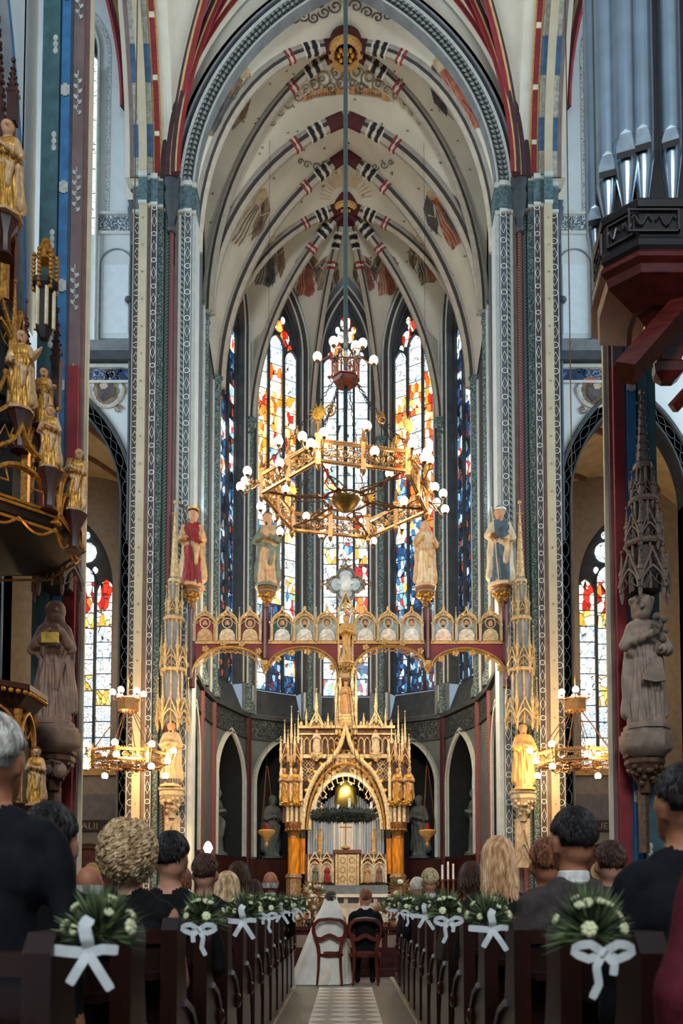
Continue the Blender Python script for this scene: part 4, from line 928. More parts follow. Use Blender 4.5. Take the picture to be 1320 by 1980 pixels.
x = rx(668); MB().bx(x - .10, x + .10, -.06, .06, rz_(1310), rz_(1285)).build('post', ROODG, rood, 0)
mb = MB(); console(mb, (x, -.06, rz_(1284)), .17, .2, n=8); mb.build('pendant', ROODG, rood)
for s in (-1, 1): MB().bx(x + s * .15 - .015, x + s * .15 + .015, -.14, -.06, rz_(1285), rz_(1190)).build('niche_post', ROODG, rood, 0)
mb = MB(); gablet(mb, (x, -.13, rz_(1196)), .34, .5, .05); pinn(mb, (x, -.1, rz_(1185)), .35, .06); mb.build('niche_gable', ROODG, rood)
# saints standing on the beam posts
def on_post(px, y0, y1, name, label, mats, **kw):
    p = at(px, y1, YR - .16); h = at(px, y0, YR - .16).z - p.z
    t = statue(name, label, h, p + V(0, 0, .03 * h), mats, **kw)
    mb = MB(); console(mb, (0, 0, -.03 * h), .20, .40, n=8, mf=1); mb.build('pedestal', [M('pedestal_wood', '7a5a38', .5, var=.2), GOLD], t); return t, h
t, h = on_post(371, 990, 1138, 'statue_queen', 'crowned painted statue in red and gold with lance on left beam post', sk('skin', 'red', 'gold', 'brownhair'), arms=[((-.15, -.04, .62), (-.07, -.13, .60)), ((.15, -.04, .60), (.14, -.14, .68))], head='crown', turn=1, seed=3)
staff(t, V(-.10, -.15, .98) * h, V(.10, -.13, -.02) * h, .008 * h, M('lance_wood', '4a2c1c', .5))
t, h = on_post(516, 996, 1138, 'statue_apostle', 'pale green and gold statue with folded arms before the left apse window', sk('skin', 'gold', 'green', 'brownhair'), head='beard', turn=-1, seed=4, lean=.02)
t, h = on_post(822, 1010, 1138, 'statue_virgin', 'cream and gold robed statue before the right apse window', sk('skin', 'cream', 'gold', 'gold'), head='veil', seed=5, arms=[((-.16, -.03, .64), (-.06, -.13, .70)), ((.17, -.03, .62), (.12, -.14, .66))])
t, h = on_post(968, 985, 1136, 'statue_blindfold', 'statue with white blindfold and leaning spear on right beam post', sk('skin', 'blue', 'cream', 'dark'), head='hair', turn=-1, seed=6, arms=[((-.17, -.05, .62), (-.15, -.12, .62)), ((.16, -.03, .60), (.06, -.13, .56))])
staff(t, V(-.13, -.12, .95) * h, V(-.05, -.15, -.02) * h, .008 * h, M('pale_spear', 'b9a888', .5), knob=False)
MB().lathe([(.072 * h, -.012 * h), (.075 * h, .0), (.072 * h, .016 * h)], V(.0, -.012, .955) * h, 14).build('blindfold', WHITE, t)
MB().ball(V(-.10, -.13, .57) * h, (.05 * h, .05 * h, .04 * h), 10, 6).build('jug', M('jug_brown', '5a4030', .4), t)
p = at(670, 1284, YR - .1); h = at(670, 1192, YR - .1).z - p.z
statue('statue_corpus', 'slim bare figure with crossed arms in the central beam niche', h, p + V(0, 0, .03 * h), sk('tan', 'tan', 'tan', 'brownhair'), head='hair', cloak=False, wide=.8, seed=8)
# quatrefoil sign over the beam
c = at(668, 1130, YR - .05); q = thing('quatrefoil_medallion', 'pale quatrefoil medallion with gilt scrolls above the central beam niche', 'medallion', c)
mb = MB(); R = .21
for a in range(4): mb.lathe([(R, -.02), (R, .02)], (0, 0, 0), 16) if 0 else None
Q = [V((.20 + .17 * abs(cos(2 * a)) ** .5 * (1 if 1 else 0)) * cos(a), 0, (.20 + .17 * abs(cos(2 * a)) ** .5) * sin(a)) for a in [k * 2 * pi / 64 for k in range(64)]]
MB().ext(Q, (0, .03, 0)).build('plate', M('medallion_enamel', '9fb4bc', .4, var=.25, scale=9), q, 0)
MB().tube(Q + [Q[0]], .022, 6).build('rim', M('medallion_rim', '6b5436', .4, .4), q)
Q2 = [v * .86 for v in Q]; MB().tube([v + V(0, -.02, 0) for v in Q2 + [Q2[0]]], .008, 5).build('inner_rim', DGREY, q)
mb = MB(); mb.ball((0, -.03, .02), (.11, .03, .19), 10, 8); mb.ball((-.1, -.03, .03), (.08, .02, .05), 8, 6); mb.ball((.1, -.03, .03), (.08, .02, .05), 8, 6); mb.ball((0, -.04, .2), .045, 8, 6); mb.build('relief', M('medallion_relief', 'c3cccd', .5, var=.2), q)
mb = MB()
for a in range(4):
    ca, sa = cos(a * pi / 2), sin(a * pi / 2)
    for s in (-1, 1):
        P = []
        for x_, z_ in [(.34, 0)] + [(.46 - .075 * cos(e), .075 - .075 * sin(e) * 1.) for e in [k * .5 - .6 for k in range(9)]]: P.append(V(x_ * ca - s * z_ * sa, -.01, x_ * sa + s * z_ * ca))
        MB().tube(P, .018, 5).build('scroll', M('scroll_bronze', '6b5436', .4, .4), q)
MB().tube([V(0, .02, -.38), V(0, .05, rz_(1186) - c.z)], .03, 6).build('stem', ROODG, q)
# saints against the crossing piers, with tall canopies
for s, px, y0, y1, nm, lab, mats, kw in ((-1, 330, 1398, 1522, 'statue_jesuit', 'cream robed statue under canopy on left crossing pier', sk('skin', 'ivory', 'ivory', 'dark'), dict(head='beard', seed=11)), (1, 1013, 1402, 1528, 'statue_prophet', 'tan robed bald bearded statue under canopy on right crossing pier', sk('skin', 'tan', 'tan', 'brownhair'), dict(head='bald', seed=12, turn=-1))):
    Y = 16.84; p = at(px, y1, Y); h = at(px, y0, Y).z - p.z
    t = statue(nm, lab, h, p + V(0, 0, .03 * h), mats, **kw)
    mb = MB(); console(mb, (0, .12, -.03 * h), .26, .62, n=8, mf=0); mb.build('console', STONEW, t)
    mb = MB(); mb.bx(-.14, .14, .12, .3, -1.6, -.6); gablet(mb, (0, .1, -1.5), .3, .7, .06); mb.build('corbel_shaft', STONEW, t)
    if s < 0:
        mb = MB()
        for k in range(9): mb.box((-.18 + .045 * k, -.17 + .02 * abs(k - 4), .05), (.035, .02, .14))
        mb.build('openwork_base', DGREY, t, 0)
    cz = at(px, 1400, Y).z; zt_ = at(px, 965, Y).z; Hh = zt_ - cz
    canopy('statue_canopy', 'tall pinnacled stone canopy over statue on %s crossing pier' % ('left' if s < 0 else 'right'), V(p.x, 16.98, cz), .62, [(0, Hh * .24, 1.), (Hh * .25, Hh * .22, .8), (Hh * .48, Hh * .16, .5)], [STONEG, M('canopy_blue_grey', '6f7478', .6, var=.15)], group='canopies on the crossing piers', spire=Hh * .36)
# statues against the near piers
for s, px, y0, y1, nm, lab, mats, kw in ((-1, 102, 1168, 1405, 'statue_abbess', 'dark brown veiled statue holding tablet beside the pulpit', sk('stone', 'stone', 'stone', 'stone'), dict(head='veil', turn=1, seed=21, arms=[((-.17, -.03, .62), (-.02, -.14, .72)), ((.16, -.03, .62), (.10, -.13, .74))])), (1, 1250, 1160, 1412, 'statue_friar', 'grey brown curly haired statue carrying roses under the organ loft', sk('stone2', 'stone2', 'stone2', 'stone2'), dict(head='curls', turn=-1, seed=22, lean=-.01, arms=[((-.17, -.04, .64), (.0, -.14, .70)), ((.17, -.03, .60), (.08, -.14, .58))]))):
    Y = 10.42 if s < 0 else 10.52; p = at(px, y1, Y); h = at(px, y0, Y).z - p.z
    t = statue(nm, lab, h, p + V(0, 0, .03 * h), mats, vox=.0095, wide=1.15, hk=1.42, **kw)
    mb = MB(); mb.lathe([(.20, -.35), (.30, -.28), (.33, -.22), (.33, -.06), (.30, -.04), (.30, 0)], (0, .04, -.03 * h), 8, 0, pi / 8); mb.build('pedestal', mats[0], t)
    mb = MB(); console(mb, (0, .1, -.34), .25, .5, n=8); mb.lathe([(.07, -1.6), (.07, -.8)], (0, .16, 0), 8); mb.build('console', M('console_umber', '5d4230', .5, .2, var=.3, scale=16), t)
    if s < 0:
        MB().box((.06, -.20 * h, .63 * h), (.20, .05, .13)).build('tablet', M('tablet_gilt', 'b39440', .4, .5, var=.3), t)
        mb = MB(); mb.ball((.13, -.1, -.62), (.09, .08, .11), 8, 6); mb.ball((-.05, -.08, -.58), (.12, .08, .10), 8, 6); mb.tube([(-.12, -.16, -.56), (.05, -.18, -.50), (.16, -.16, -.53)], .014, 5); mb.build('carved_emblem', mats[0], t)
    else:
        mb = MB(); rr = random.Random(5)
        for k in range(12): mb.ball((rr.uniform(.02, .20), -.22 + rr.uniform(-.05, .04), h * .62 + rr.uniform(0, .30)), rr.uniform(.03, .05), 7, 5)
        mb.build('roses', M('carved_roses', '6d5f52', .35, .2, var=.3, scale=20), t)
        MB().ext([V(x_ * .35 - .02, -.27, h * .30 + z_ * .30) for x_, z_ in ((-.3, .1), (.1, 0), (.5, .05), (.35, .95), (0, 1))], (0, .06, 0)).build('apron_fold', mats[0], t)
    cz = at(px, 1150 if s > 0 else 1140, Y).z
    canopy('pier_canopy', 'dark carved stone canopy over %s' % ('the veiled statue beside the pulpit' if s < 0 else 'the curly haired statue with roses'), V(p.x, 10.5, cz), .58, ([(0, .3, 1.)] if s < 0 else [(0, .62, 1.), (.64, .55, .74), (1.2, .45, .48)]), [M('canopy_umber', '6a5748', .55, var=.25, scale=12), M('canopy_dark', '33291f', .6)], group='canopies on the near piers', spire=.3 if s < 0 else 1.)
# ================================================================ chandeliers
BRASS = M('chandelier_brass', '9f7648', .35, .7, var=.25, scale=30); DBRASS = M('dark_brass', '6b4a2c', .45, .5, var=.3, scale=20); IRON = M('wrought_iron', '2a211c', .5, .5, var=.3)
GLOBE = M('lamp_globe', 'fff0d8', .2, var=.02, emit=('ffe2ae', 9.))
gm = MB(); gm.ball((0, 0, 0), 1, 14, 10); gl_ = gm.build('globe', GLOBE); GLOBE_ME = gl_.data; bpy.data.objects.remove(gl_)
def globe(t, c, r=.068):
    o = link(GLOBE_ME, 'globe', t, c); o.scale = (r, r, r * 1.06)
    mb = MB(); mb.lathe([(r * .3, .0), (r * .55, r * .25), (r * .6, r * .45)], (0, 0, -r * 1.25), 8); s_ = mb.build('socket', DBRASS, t, loc=c); return o
def scrollpanel(w, h, n=3, r=.009):
    """pierced panel of scrolls between two rails, in the xz plane, centred on x"""
    mb = MB(); mb.bx(-w / 2, w / 2, -.02, .02, 0, .03); mb.bx(-w / 2, w / 2, -.02, .02, h - .03, h); mb.bx(-w / 2, w / 2, -.028, .028, -.012, .006); mb.bx(-w / 2, w / 2, -.028, .028, h - .006, h + .012)
    for i in range(n):
        c = -w / 2 + w * (i + .5) / n; R = min(w / n, h - .06) * .47
        mb.tube([V(x, 0, z) for x, z in spiral(c, h / 2, R, 1.6, pi * (i % 2), 22, 1 if i % 2 else -1)], r, 5)
        for s in (-1, 1):
            mb.tube([V(x, 0, z) for x, z in spiral(c + s * w / n * .4, h / 2 + s * h * .24, R * .42, 1.1, pi / 2 * s, 10, s)], r * .8, 4)
            mb.tube([V(x, 0, z) for x, z in spiral(c + s * w / n * .4, h / 2 - s * h * .24, R * .42, 1.1, -pi / 2 * s, 10, -s)], r * .8, 4)
    k = int(w / .045)
    for i in range(k): x = -w / 2 + w * (i + .5) / k; mb.ball((x, 0, h + .02), (.017, .012, .024), 5, 3); mb.ball((x, 0, -.02), (.013, .01, .022), 5, 3)
    return mb
CZ = 7.62; CY = 13.2; CR = 1.36
ch = thing('great_chandelier', 'large hexagonal brass chandelier with glowing globe lamps on a long rod', 'chandelier', (0, CY, CZ))
ca = [radians(a) for a in (-107, -47, 13, 73, 133, 193)]; cv = [V(CR * cos(a), CR * sin(a), 0) for a in ca]
pm = None
for i in range(6):
    a, b = cv[i], cv[(i + 1) % 6]; d = b - a; e = d.normalized()
    for j in range(2):
        c = a + d * (.25 + .5 * j); w = d.length / 2 - .06
        if pm is None: o = scrollpanel(w, .31, 4, .013).build('side_panel', BRASS, ch); pm = o.data
        else: o = link(pm, 'side_panel', ch)
        o.location = c; o.rotation_euler = (0, 0, atan2(d.y, d.x))
    m = a + d * .5
    for c, k in ((a, 1.15), (m, 1.)):
        mb = MB(); mb.box((0, 0, .15), (.075, .075, .42)); mb.lathe([(.05, .36), (.06, .40), (.03, .44), (.02, .55), (.03, .58), (.005, .63)], (0, 0, 0), 8); mb.lathe([(.005, -.14), (.03, -.10), (.04, -.06)], (0, 0, 0), 8); mb.build('post', BRASS, ch, loc=c)
mb = MB()
for i in range(6): mb.tube([cv[i] + V(0, 0, .05), cv[i] * .55 + V(0, 0, .02), cv[i] * .22 + V(0, 0, .06)], .02, 6)
mb.build('spokes', DBRASS, ch)
for i in range(6):
    mb = MB(); r0 = cv[i] * .5; q = V(-sin(ca[i]), cos(ca[i]), 0)
    for s in (-1, 1): mb.tube([r0 * .5, r0 * .7 + q * (s * .12) + V(0, 0, .03), r0 * 1.1 + q * (s * .10), r0 * 1.25 + q * (s * .02) + V(0, 0, .03), r0 * 1.1 + q * (s * .03)], .012, 5)
    mb.tube([r0 * .35 + q * .15, r0 * .62 + V(0, 0, .06), r0 * .35 - q * .15], .011, 5); mb.build('scroll_bracket', DBRASS, ch)
mb = MB(); mb.lathe([(.01, -.16), (.10, -.12), (.20, -.02), (.24, .06), (.20, .08), (.05, .10)], (0, 0, 0), 14); mb.build('hub_bowl', M('hub_brass', '8f7a44', .4, .6, var=.3, scale=30), ch)
mb = MB(); mb.tube([V(.36 * cos(k * pi / 12), .36 * sin(k * pi / 12), .04) for k in range(25)], .018, 6); mb.build('hub_ring', DBRASS, ch)
ct = at(668, 735, CY).z - CZ
MB().lathe([(.03, .1), (.03, ct)], (0, 0, 0), 8).build('lower_rod', M('rod_dark', '22302e', .4, .3), ch)
MB().lathe([(.035, ct), (.035, 23.0 - CZ)], (0, 0, 0), 8).build('upper_rod', M('rod_green', '46534f', .45, .3, var=.1), ch)
mb = MB(); mb.lathe([(.12, ct - .12), (.20, ct - .06), (.215, ct), (.20, ct + .03)], (0, 0, 0), 6, a0=.2); crown = mb.build('crown_basket', M('crown_red_bronze', '5d2c22', .45, .4, var=.3), ch)
mb = MB()
for k in range(6):
    a = .2 + k * pi / 3; b = a + pi / 3; A_ = V(.22 * cos(a), .22 * sin(a), ct); B_ = V(.22 * cos(b), .22 * sin(b), ct)
    mb.tube([A_, A_ + V(0, 0, .32)], .016, 6); mb.tube([A_ + V(0, 0, .02), B_ + V(0, 0, .02)], .014, 5); mb.tube([A_ + V(0, 0, .26), B_ + V(0, 0, .26)], .014, 5)
    for f in (.33, .66): p = A_.lerp(B_, f); mb.tube([p, p + V(0, 0, .26)], .007, 4)
    mb.tube([V(x_, 0, z_) if 0 else A_.lerp(B_, .5 + x_) + V(0, 0, .14 + z_) for x_, z_ in spiral(0, 0, .10, 1.2, k)], .007, 4)
    mb.ball(A_ + V(0, 0, .36), .03, 6, 4)
mb.build('crown_cage', crown.data.materials[0], ch)
for k in range(6):
    a = .1 + k * pi / 3; e = V(cos(a), sin(a), 0); mb = MB(); tip = e * .46 + V(0, 0, ct + .34); mb.tube([e * .05 + V(0, 0, ct + .30), e * .22 + V(0, 0, ct + .42), e * .40 + V(0, 0, ct + .30), tip - V(0, 0, .08)], .011, 5); mb.build('crown_arm', DBRASS, ch); globe(ch, tip + V(0, 0, .02), .072)
linkmb = MB(); linkmb.tube([V(.022 * cos(k * pi / 4), 0, .04 * sin(k * pi / 4)) for k in range(9)], .007, 5); lk = linkmb.build('chain_link', IRON); LK = lk.data; bpy.data.objects.remove(lk)
for i in range(6):
    A_ = cv[i] + V(0, 0, .42); B_ = V(.2 * cos(ca[i]), .2 * sin(ca[i]), ct - .05); mid = A_.lerp(B_, .48) + V(0, 0, -.10)
    P = resample([A_, A_.lerp(mid, .5) + V(0, 0, -.03), mid, mid.lerp(B_, .5) + V(0, 0, -.03), B_], 26)
    mb = MB()
    for k, p in enumerate(P[:-1]):
        t = (P[k + 1] - p).normalized(); q = t.to_track_quat('Z', 'Y').to_matrix() @ Matrix.Rotation(pi / 2 * (k % 2), 3, 'Z')
        mb.add([q @ v.co + (p + P[k + 1]) / 2 for v in LK.vertices], [tuple(f.vertices) for f in LK.polygons])
    mb.build('chain', IRON, ch)
    mb = MB(); mb.ball(mid, .05, 8, 6); mb.tube([mid + V(.09 * cos(k * pi / 6) * -sin(ca[i]), .09 * cos(k * pi / 6) * cos(ca[i]), .09 * sin(k * pi / 6)) for k in range(13)], .014, 5); mb.build('chain_boss', BRASS, ch)
SUN = MB(); SUN.lathe([(.001, -.015), (.07, -.012), (.075, 0), (.07, .012), (.001, .015)], (0, 0, 0), 14)
for k in range(14): a = k * 2 * pi / 14; SUN.add([V(.07 * cos(a - .15), .07 * sin(a - .15), .006), V(.07 * cos(a + .15), .07 * sin(a + .15), .006), V(.145 * cos(a), .145 * sin(a), 0), V(.07 * cos(a), .07 * sin(a), -.01)], [(0, 1, 2), (1, 3, 2), (3, 0, 2)])
for i in range(6):
    a, b = cv[i], cv[(i + 1) % 6]; m = (a + b) / 2
    for c, kind in ((a, 0), (m, 1)):
        n = c.normalized(); q = V(-n.y, n.x, 0)
        if kind == 0:
            s_ = SUN.build('sun_rosette', GOLD, ch) if i == 0 else link(sun_me, 'sun_rosette', ch)
            sun_me = s_.data; s_.location = c + V(0, 0, .72); s_.rotation_euler = (pi / 2, 0, ca[i] + pi / 2); s_.scale = (1.2, 1.2, 1.2)
            arms_ = [(n * .24 + q * .16, .26), (n * .24 - q * .16, .26), (n * .33, .08)]
        else: arms_ = [(n * .2, .50), (n * .26 + q * .1, .1)]
        for v_, z_ in arms_:
            tip = c + v_ + V(0, 0, z_); mb = MB(); mb.tube([c + V(0, 0, .2), c + v_ * .4 + V(0, 0, .12), c + v_ * .9 + V(0, 0, z_ - .16), tip - V(0, 0, .08)], .011, 5); mb.tube([c + v_ * .5 + V(0, 0, .16) + V(x_ * n.x, x_ * n.y, z2) for x_, z2 in spiral(0, 0, .05, 1.2, 0, 10)], .007, 4); mb.build('lamp_arm', DBRASS, ch); globe(ch, tip, .068)
        if kind == 0:
            c2 = c * .72 + V(0, 0, .12); globe(ch, c2, .062)
for i in range(6): lamp('globe_light', cv[i] * 1.2 + V(0, 0, .25), 20, (1, .72, .42), .1, ch)
lamp('globe_light', V(0, 0, .25), 22, (1, .72, .42), .1, ch); lamp('globe_light', V(0, 0, ct + .5), 20, (1, .75, .45), .1, ch)
def side_chandelier(px, lab):
    Y = 15.4; c = at(px, 1478, Y); t = thing('ring_chandelier', lab, 'chandelier', c, 0, 'ring chandeliers before the crossing piers')
    n = 8; R = .70; L_ = 2 * R * sin(pi / n); sp = None
    for k in range(n):
        a = (k + .5) * 2 * pi / n
        if sp is None: o = scrollpanel(L_ * .96, .19, 2, .011).build('side_panel', BRASS, t); sp = o.data
        else: o = link(sp, 'side_panel', t)
        o.location = V(R * cos(pi / n) * cos(a), R * cos(pi / n) * sin(a), 0); o.rotation_euler = (0, 0, a + pi / 2)
        a = k * 2 * pi / n; e = V(cos(a), sin(a), 0); mb = MB(); mb.box((0, 0, .09), (.05, .05, .27)); mb.lathe([(.035, .22), (.01, .3)], (0, 0, 0), 6); mb.build('post', BRASS, t, loc=e * R)
        for v_, z_ in ((e * .13, .27), (e * .12, -.13)) if k % 2 else ((e * .15, .25), (e * .04, .06)):
            mb = MB(); mb.tube([e * R + V(0, 0, .08), e * R + v_ * .7 + V(0, 0, .04), e * R + v_ + V(0, 0, z_ - .07)], .009, 5); mb.build('lamp_arm', DBRASS, t); globe(t, e * R + v_ + V(0, 0, z_), .062)
        mb = MB(); mb.tube([e * R * .98 + V(0, 0, .2), e * .12 + V(0, 0, 1.0)], .009, 5); mb.build('stay', DBRASS, t)
        mb = MB(); mb.tube([e * R, e * .1 + V(0, 0, -.04)], .012, 5); mb.tube([e * .4 + V(x_ * e.x, x_ * e.y, z_ - .05) for x_, z_ in spiral(0, 0, .1, 1.2, k, 12)], .008, 4); mb.build('spoke', DBRASS, t)
    MB().lathe([(.02, -.12), (.10, -.08), (.12, 0), (.05, .04)], (0, 0, 0), 10).build('hub_bowl', BRASS, t)
    mb = MB(); mb.lathe([(.15, .98), (.2, 1.0), (.2, 1.2), (.22, 1.22), (.18, 1.24), (.15, 1.0)], (0, 0, 0), 8); mb.build('crown_basket', BRASS, t)
    for k in range(6):
        a = k * pi / 3 + .3; e = V(cos(a), sin(a), 0); mb = MB(); mb.tube([e * .15 + V(0, 0, 1.2), e * .26 + V(0, 0, 1.2), e * .28 + V(0, 0, 1.26)], .009, 5); mb.build('crown_arm', DBRASS, t); globe(t, e * .28 + V(0, 0, 1.33), .06)
    MB().lathe([(.011, .0), (.011, 22.0 - c.z)], (0, 0, 0), 6).build('rod', DBRASS, t)
    for k in range(4): a = k * pi / 2 + .4; lamp('globe_light', V(.95 * cos(a), .95 * sin(a), .1), 42, (1, .60, .27), .1, t)
    lamp('globe_light', V(0, 0, 1.5), 40, (1, .6, .26), .1, t)
side_chandelier(246, 'small octagonal ring chandelier with globes before left crossing pier'); side_chandelier(1113, 'small octagonal ring chandelier with globes before right crossing pier')
# ================================================================ high altar
YH = 21.2
GS = M('altar_gilt_stone', 'e2cda0', .55, .05, var=.25, scale=16); GSD = M('altar_dark_stone', '5e4030', .6, var=.3, scale=12); AMB = M('amber_onyx', 'd98b24', .22, var=.35, scale=7, stretch=(3, 3, .5))  # GSD is the darker brown stone of the backing faces
al = thing('high_altar', 'gilded gothic high altar with ogee arch, amber columns and pinnacles', 'altar', (0, YH, 0))
def A(px, py, dy=0.): p = at(px, py, YH + dy); return V(p.x, dy, p.z)
def ax(px): return A(px, 1500).x
def az(py): return A(668, py).z
MB().bx(ax(590), ax(747), -.75, .5, .3, az(1735)).build('altar_table', M('altar_marble', 'c9c2b4', .4, var=.12, scale=8), al, 0)
MB().bx(ax(586), ax(751), -.85, .5, az(1735), az(1729)).build('altar_slab', M('altar_white', 'e2ded2', .4, var=.06), al, 0)
for k in range(6): x = ax(600) + (ax(737) - ax(600)) * k / 5; MB().bx(x - .13, x + .13, -.78, -.75, az(1745), az(1737)).build('front_panel', DGREY, al, 0)
MB().bx(ax(588), ax(748), -.35, .5, az(1729), az(1712)).build('gradine', M('slate_gradine', '68757e', .45, var=.2, scale=10), al, 0)
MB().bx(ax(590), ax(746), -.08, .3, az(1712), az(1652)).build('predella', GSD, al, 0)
for k, px in enumerate((609, 632, 710, 733)):
    x = ax(px); w = .125; mb = MB(); P = [V(x - w, -.1, az(1706))] + [V(x + q, -.1, az(1680) + z) for q, z in arch(w, w * 1.1, 6)] + [V(x + w, -.1, az(1706))]
    MB().ext(P, (0, .01, 0)).build('niche_ground', M('niche_white', 'e4dccb', .6), al, 0)
    mb.sweep(P, (0, -1, 0), [(0, 0), (.07, 0), (.07, -.03), (0, -.03)]); gablet(mb, (x, -.14, az(1672)), .3, .28, .04); mb.build('niche_arch', GS, al)
    for s in (-1, 1): mb = MB(); pinn(mb, (x + s * .16, -.14, az(1708)), .78, .04); mb.build('pinnacle', GS, al)
MB().bx(ax(644), ax(698), -.22, .3, az(1651), az(1644)).build('tabernacle_cornice', M('cornice_brown', '70452c', .5, .2, var=.2), al, 0)
for s in (-1, 1):
    x = ax(671) + s * .115; MB().bx(x - .11, x + .11, -.2, -.1, az(1714), az(1653)).build('tabernacle_door', M('ivory_door', 'd9c9a4', .45, var=.15, scale=14), al, 0)
    mb = MB()
    for k in range(3): mb.tube([V(x + .07 * cos(q * pi / 6), -.21, az(1700 - k * 18) + .07 * sin(q * pi / 6)) for q in range(13)], .009, 4)
    mb.build('door_relief', GOLDP, al); MB().lathe([(.035, az(1714)), (.035, az(1652))], (ax(671) + s * .27, -.17, 0), 8).build('colonnette', GS, al)
mb = MB(); xc = ax(668); mb.tube([V(xc, -.1, az(1643)), V(xc, -.1, az(1586))], .018, 6); mb.tube([V(xc - .16, -.1, az(1600)), V(xc + .16, -.1, az(1600))], .018, 6); mb.ball((xc, -.1, az(1640)), (.12, .08, .05), 8, 5); mb.build('crucifix', M('crucifix_gold', 'a87a3c', .4, .5), al)
MB().lathe([(.001, 0), (.28, .06), (.30, .12), (.26, .5), (.12, .66), (.02, .72)], (xc, .16, az(1560)), 8).build('throne_canopy', M('olive_gilt', '8f8340', .4, .4, var=.2), al)
for px in (618, 723):                                    # candlestick groups on the gradine
    mb = MB(); mb.lathe([(.09, az(1648)), (.03, az(1640)), (.05, az(1625)), (.02, az(1610)), (.06, az(1604))], (ax(px), -.05, 0), 8)
    for s in (-1, 1): mb.tube([V(ax(px), -.05, az(1628)), V(ax(px) + s * .1, -.05, az(1622)), V(ax(px) + s * .1, -.05, az(1610))], .014, 5)
    mb.build('candelabrum', GOLDP, al)
PIPE = M('pale_blue_drape', 'b9c8d0', .5, var=.12, scale=3, stretch=(6, 6, .4)); PIPEW = M('pale_white_drape', 'eceae2', .5, var=.08)
nP = 30
for k in range(nP):
    x = ax(593) + (ax(744) - ax(593)) * (k + .5) / nP; f = abs(k - 14.5) / 15; MB().lathe([(.034, az(1652)), (.034, az(1528 + 70 * f ** 2))], (x, .42 + .03 * (k % 2), 0), 8).build('drape_fold', PIPEW if 11 < k < 18 or k % 5 == 0 else PIPE, al)
# great ogee arch and its tracery
def asweep(P, d, w, nm, m=GS, y=-.12): Q = [A(px, py, 0) + V(0, y, 0) for px, py in P]; return MB().sweep(Q, (0, -1, 0), [(0, 0), (d, 0), (d * 1.2, -w * .4), (d, -w), (0, -w)]).build(nm, m, al)
OG = [(668 + x * 78, 1606 - z * 188) for x, z in ogee(1, 1, 12)]; IN = [(668 + x * 66, 1606 - z * 104) for x, z in arch(1, 1.0, 12)]; IN2 = [(668 + x * 60, 1610 - z * 84) for x, z in arch(1, 1.0, 12)]
asweep(OG, .16, .10, 'ogee_moulding', GS, -.2); asweep(IN, .14, .07, 'arch_moulding', GS, -.16); asweep([(668 + x * 72, 1606 - z * 125) for x, z in arch(1, 1, 12)], .1, .05, 'arch_moulding', GOLDP, -.16)
sp = MB(); OGQ = [A(*p) for p in OG]; zt1 = az(1466)
for a, b in zip(OGQ, OGQ[1:]):
    if max(a.z, b.z) < zt1 + .9:
        za, zb_ = max(a.z, 0), max(b.z, 0); sp.add([V(a.x, -.04, min(za, zt1)), V(b.x, -.04, min(zb_, zt1)), V(b.x, -.04, zt1), V(a.x, -.04, zt1)], [(0, 1, 2, 3)])
for s in (-1, 1): x0 = OGQ[0].x if s < 0 else OGQ[-1].x; x1 = ax(577 if s < 0 else 762); sp.add([V(x0, -.04, az(1606)), V(x1, -.04, az(1606)), V(x1, -.04, zt1), V(x0, -.04, zt1)], [(0, 1, 2, 3)])
IQ = [A(*p) for p in IN]
for (a, b), (c, d) in zip(zip(OGQ, OGQ[1:]), zip(IQ, IQ[1:])): pass
n_ = 24; o1 = resample(OGQ, n_); i1 = resample(IQ, n_)
for k in range(n_ - 1): sp.add([o1[k] + V(0, -.03, 0), o1[k + 1] + V(0, -.03, 0), i1[k + 1] + V(0, -.03, 0), i1[k] + V(0, -.03, 0)], [(0, 1, 2, 3)], 1)
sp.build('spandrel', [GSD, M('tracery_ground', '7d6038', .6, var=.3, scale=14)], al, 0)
rr = random.Random(4)
for k in range(2, 22):                                    # pierced foliage between the mouldings
    c = (o1[k] + i1[k]) / 2 + V(0, -.12, 0); R = (o1[k] - i1[k]).length * .36; R = min(R, .17); mb = MB()
    mb.tube([c + V(R * cos(q * pi / 6), 0, R * sin(q * pi / 6)) for q in range(13)], .014, 5)
    for q in range(4): mb.ball(c + V(R * .5 * cos(q * pi / 2 + k), -.01, R * .5 * sin(q * pi / 2 + k)), (R * .36, .03, R * .36), 6, 4)
    mb.build('tracery_roundel', GOLDP if k % 2 else GS, al)
    t_ = (o1[min(k + 1, n_ - 1)] - o1[k - 1]).normalized(); o_ = V(-t_.z, 0, t_.x); p_ = o1[k] + o_ * .13 + V(0, -.2, 0); mb = MB(); mb.ball(p_, (.06, .05, .06), 6, 4); mb.ball(p_ + o_ * .05, .035, 6, 4); mb.build('crocket', GOLD, al)
for k in range(1, 11):                                    # cusped fringe inside the arch
    a, b = i1[k * 2], i1[k * 2 + 1]; d_ = (V(xc, 0, az(1600)) - a).normalized(); mb = MB(); mb.tube([a + V(0, -.12, 0), a + d_ * .13 + V(0, -.12, 0), b + d_ * .15 + V(0, -.12, 0), b + V(0, -.12, 0)], .018, 5); mb.ball(a.lerp(b, .5) + d_ * .17 + V(0, -.12, 0), .03, 6, 4); mb.build('cusp', GS, al)
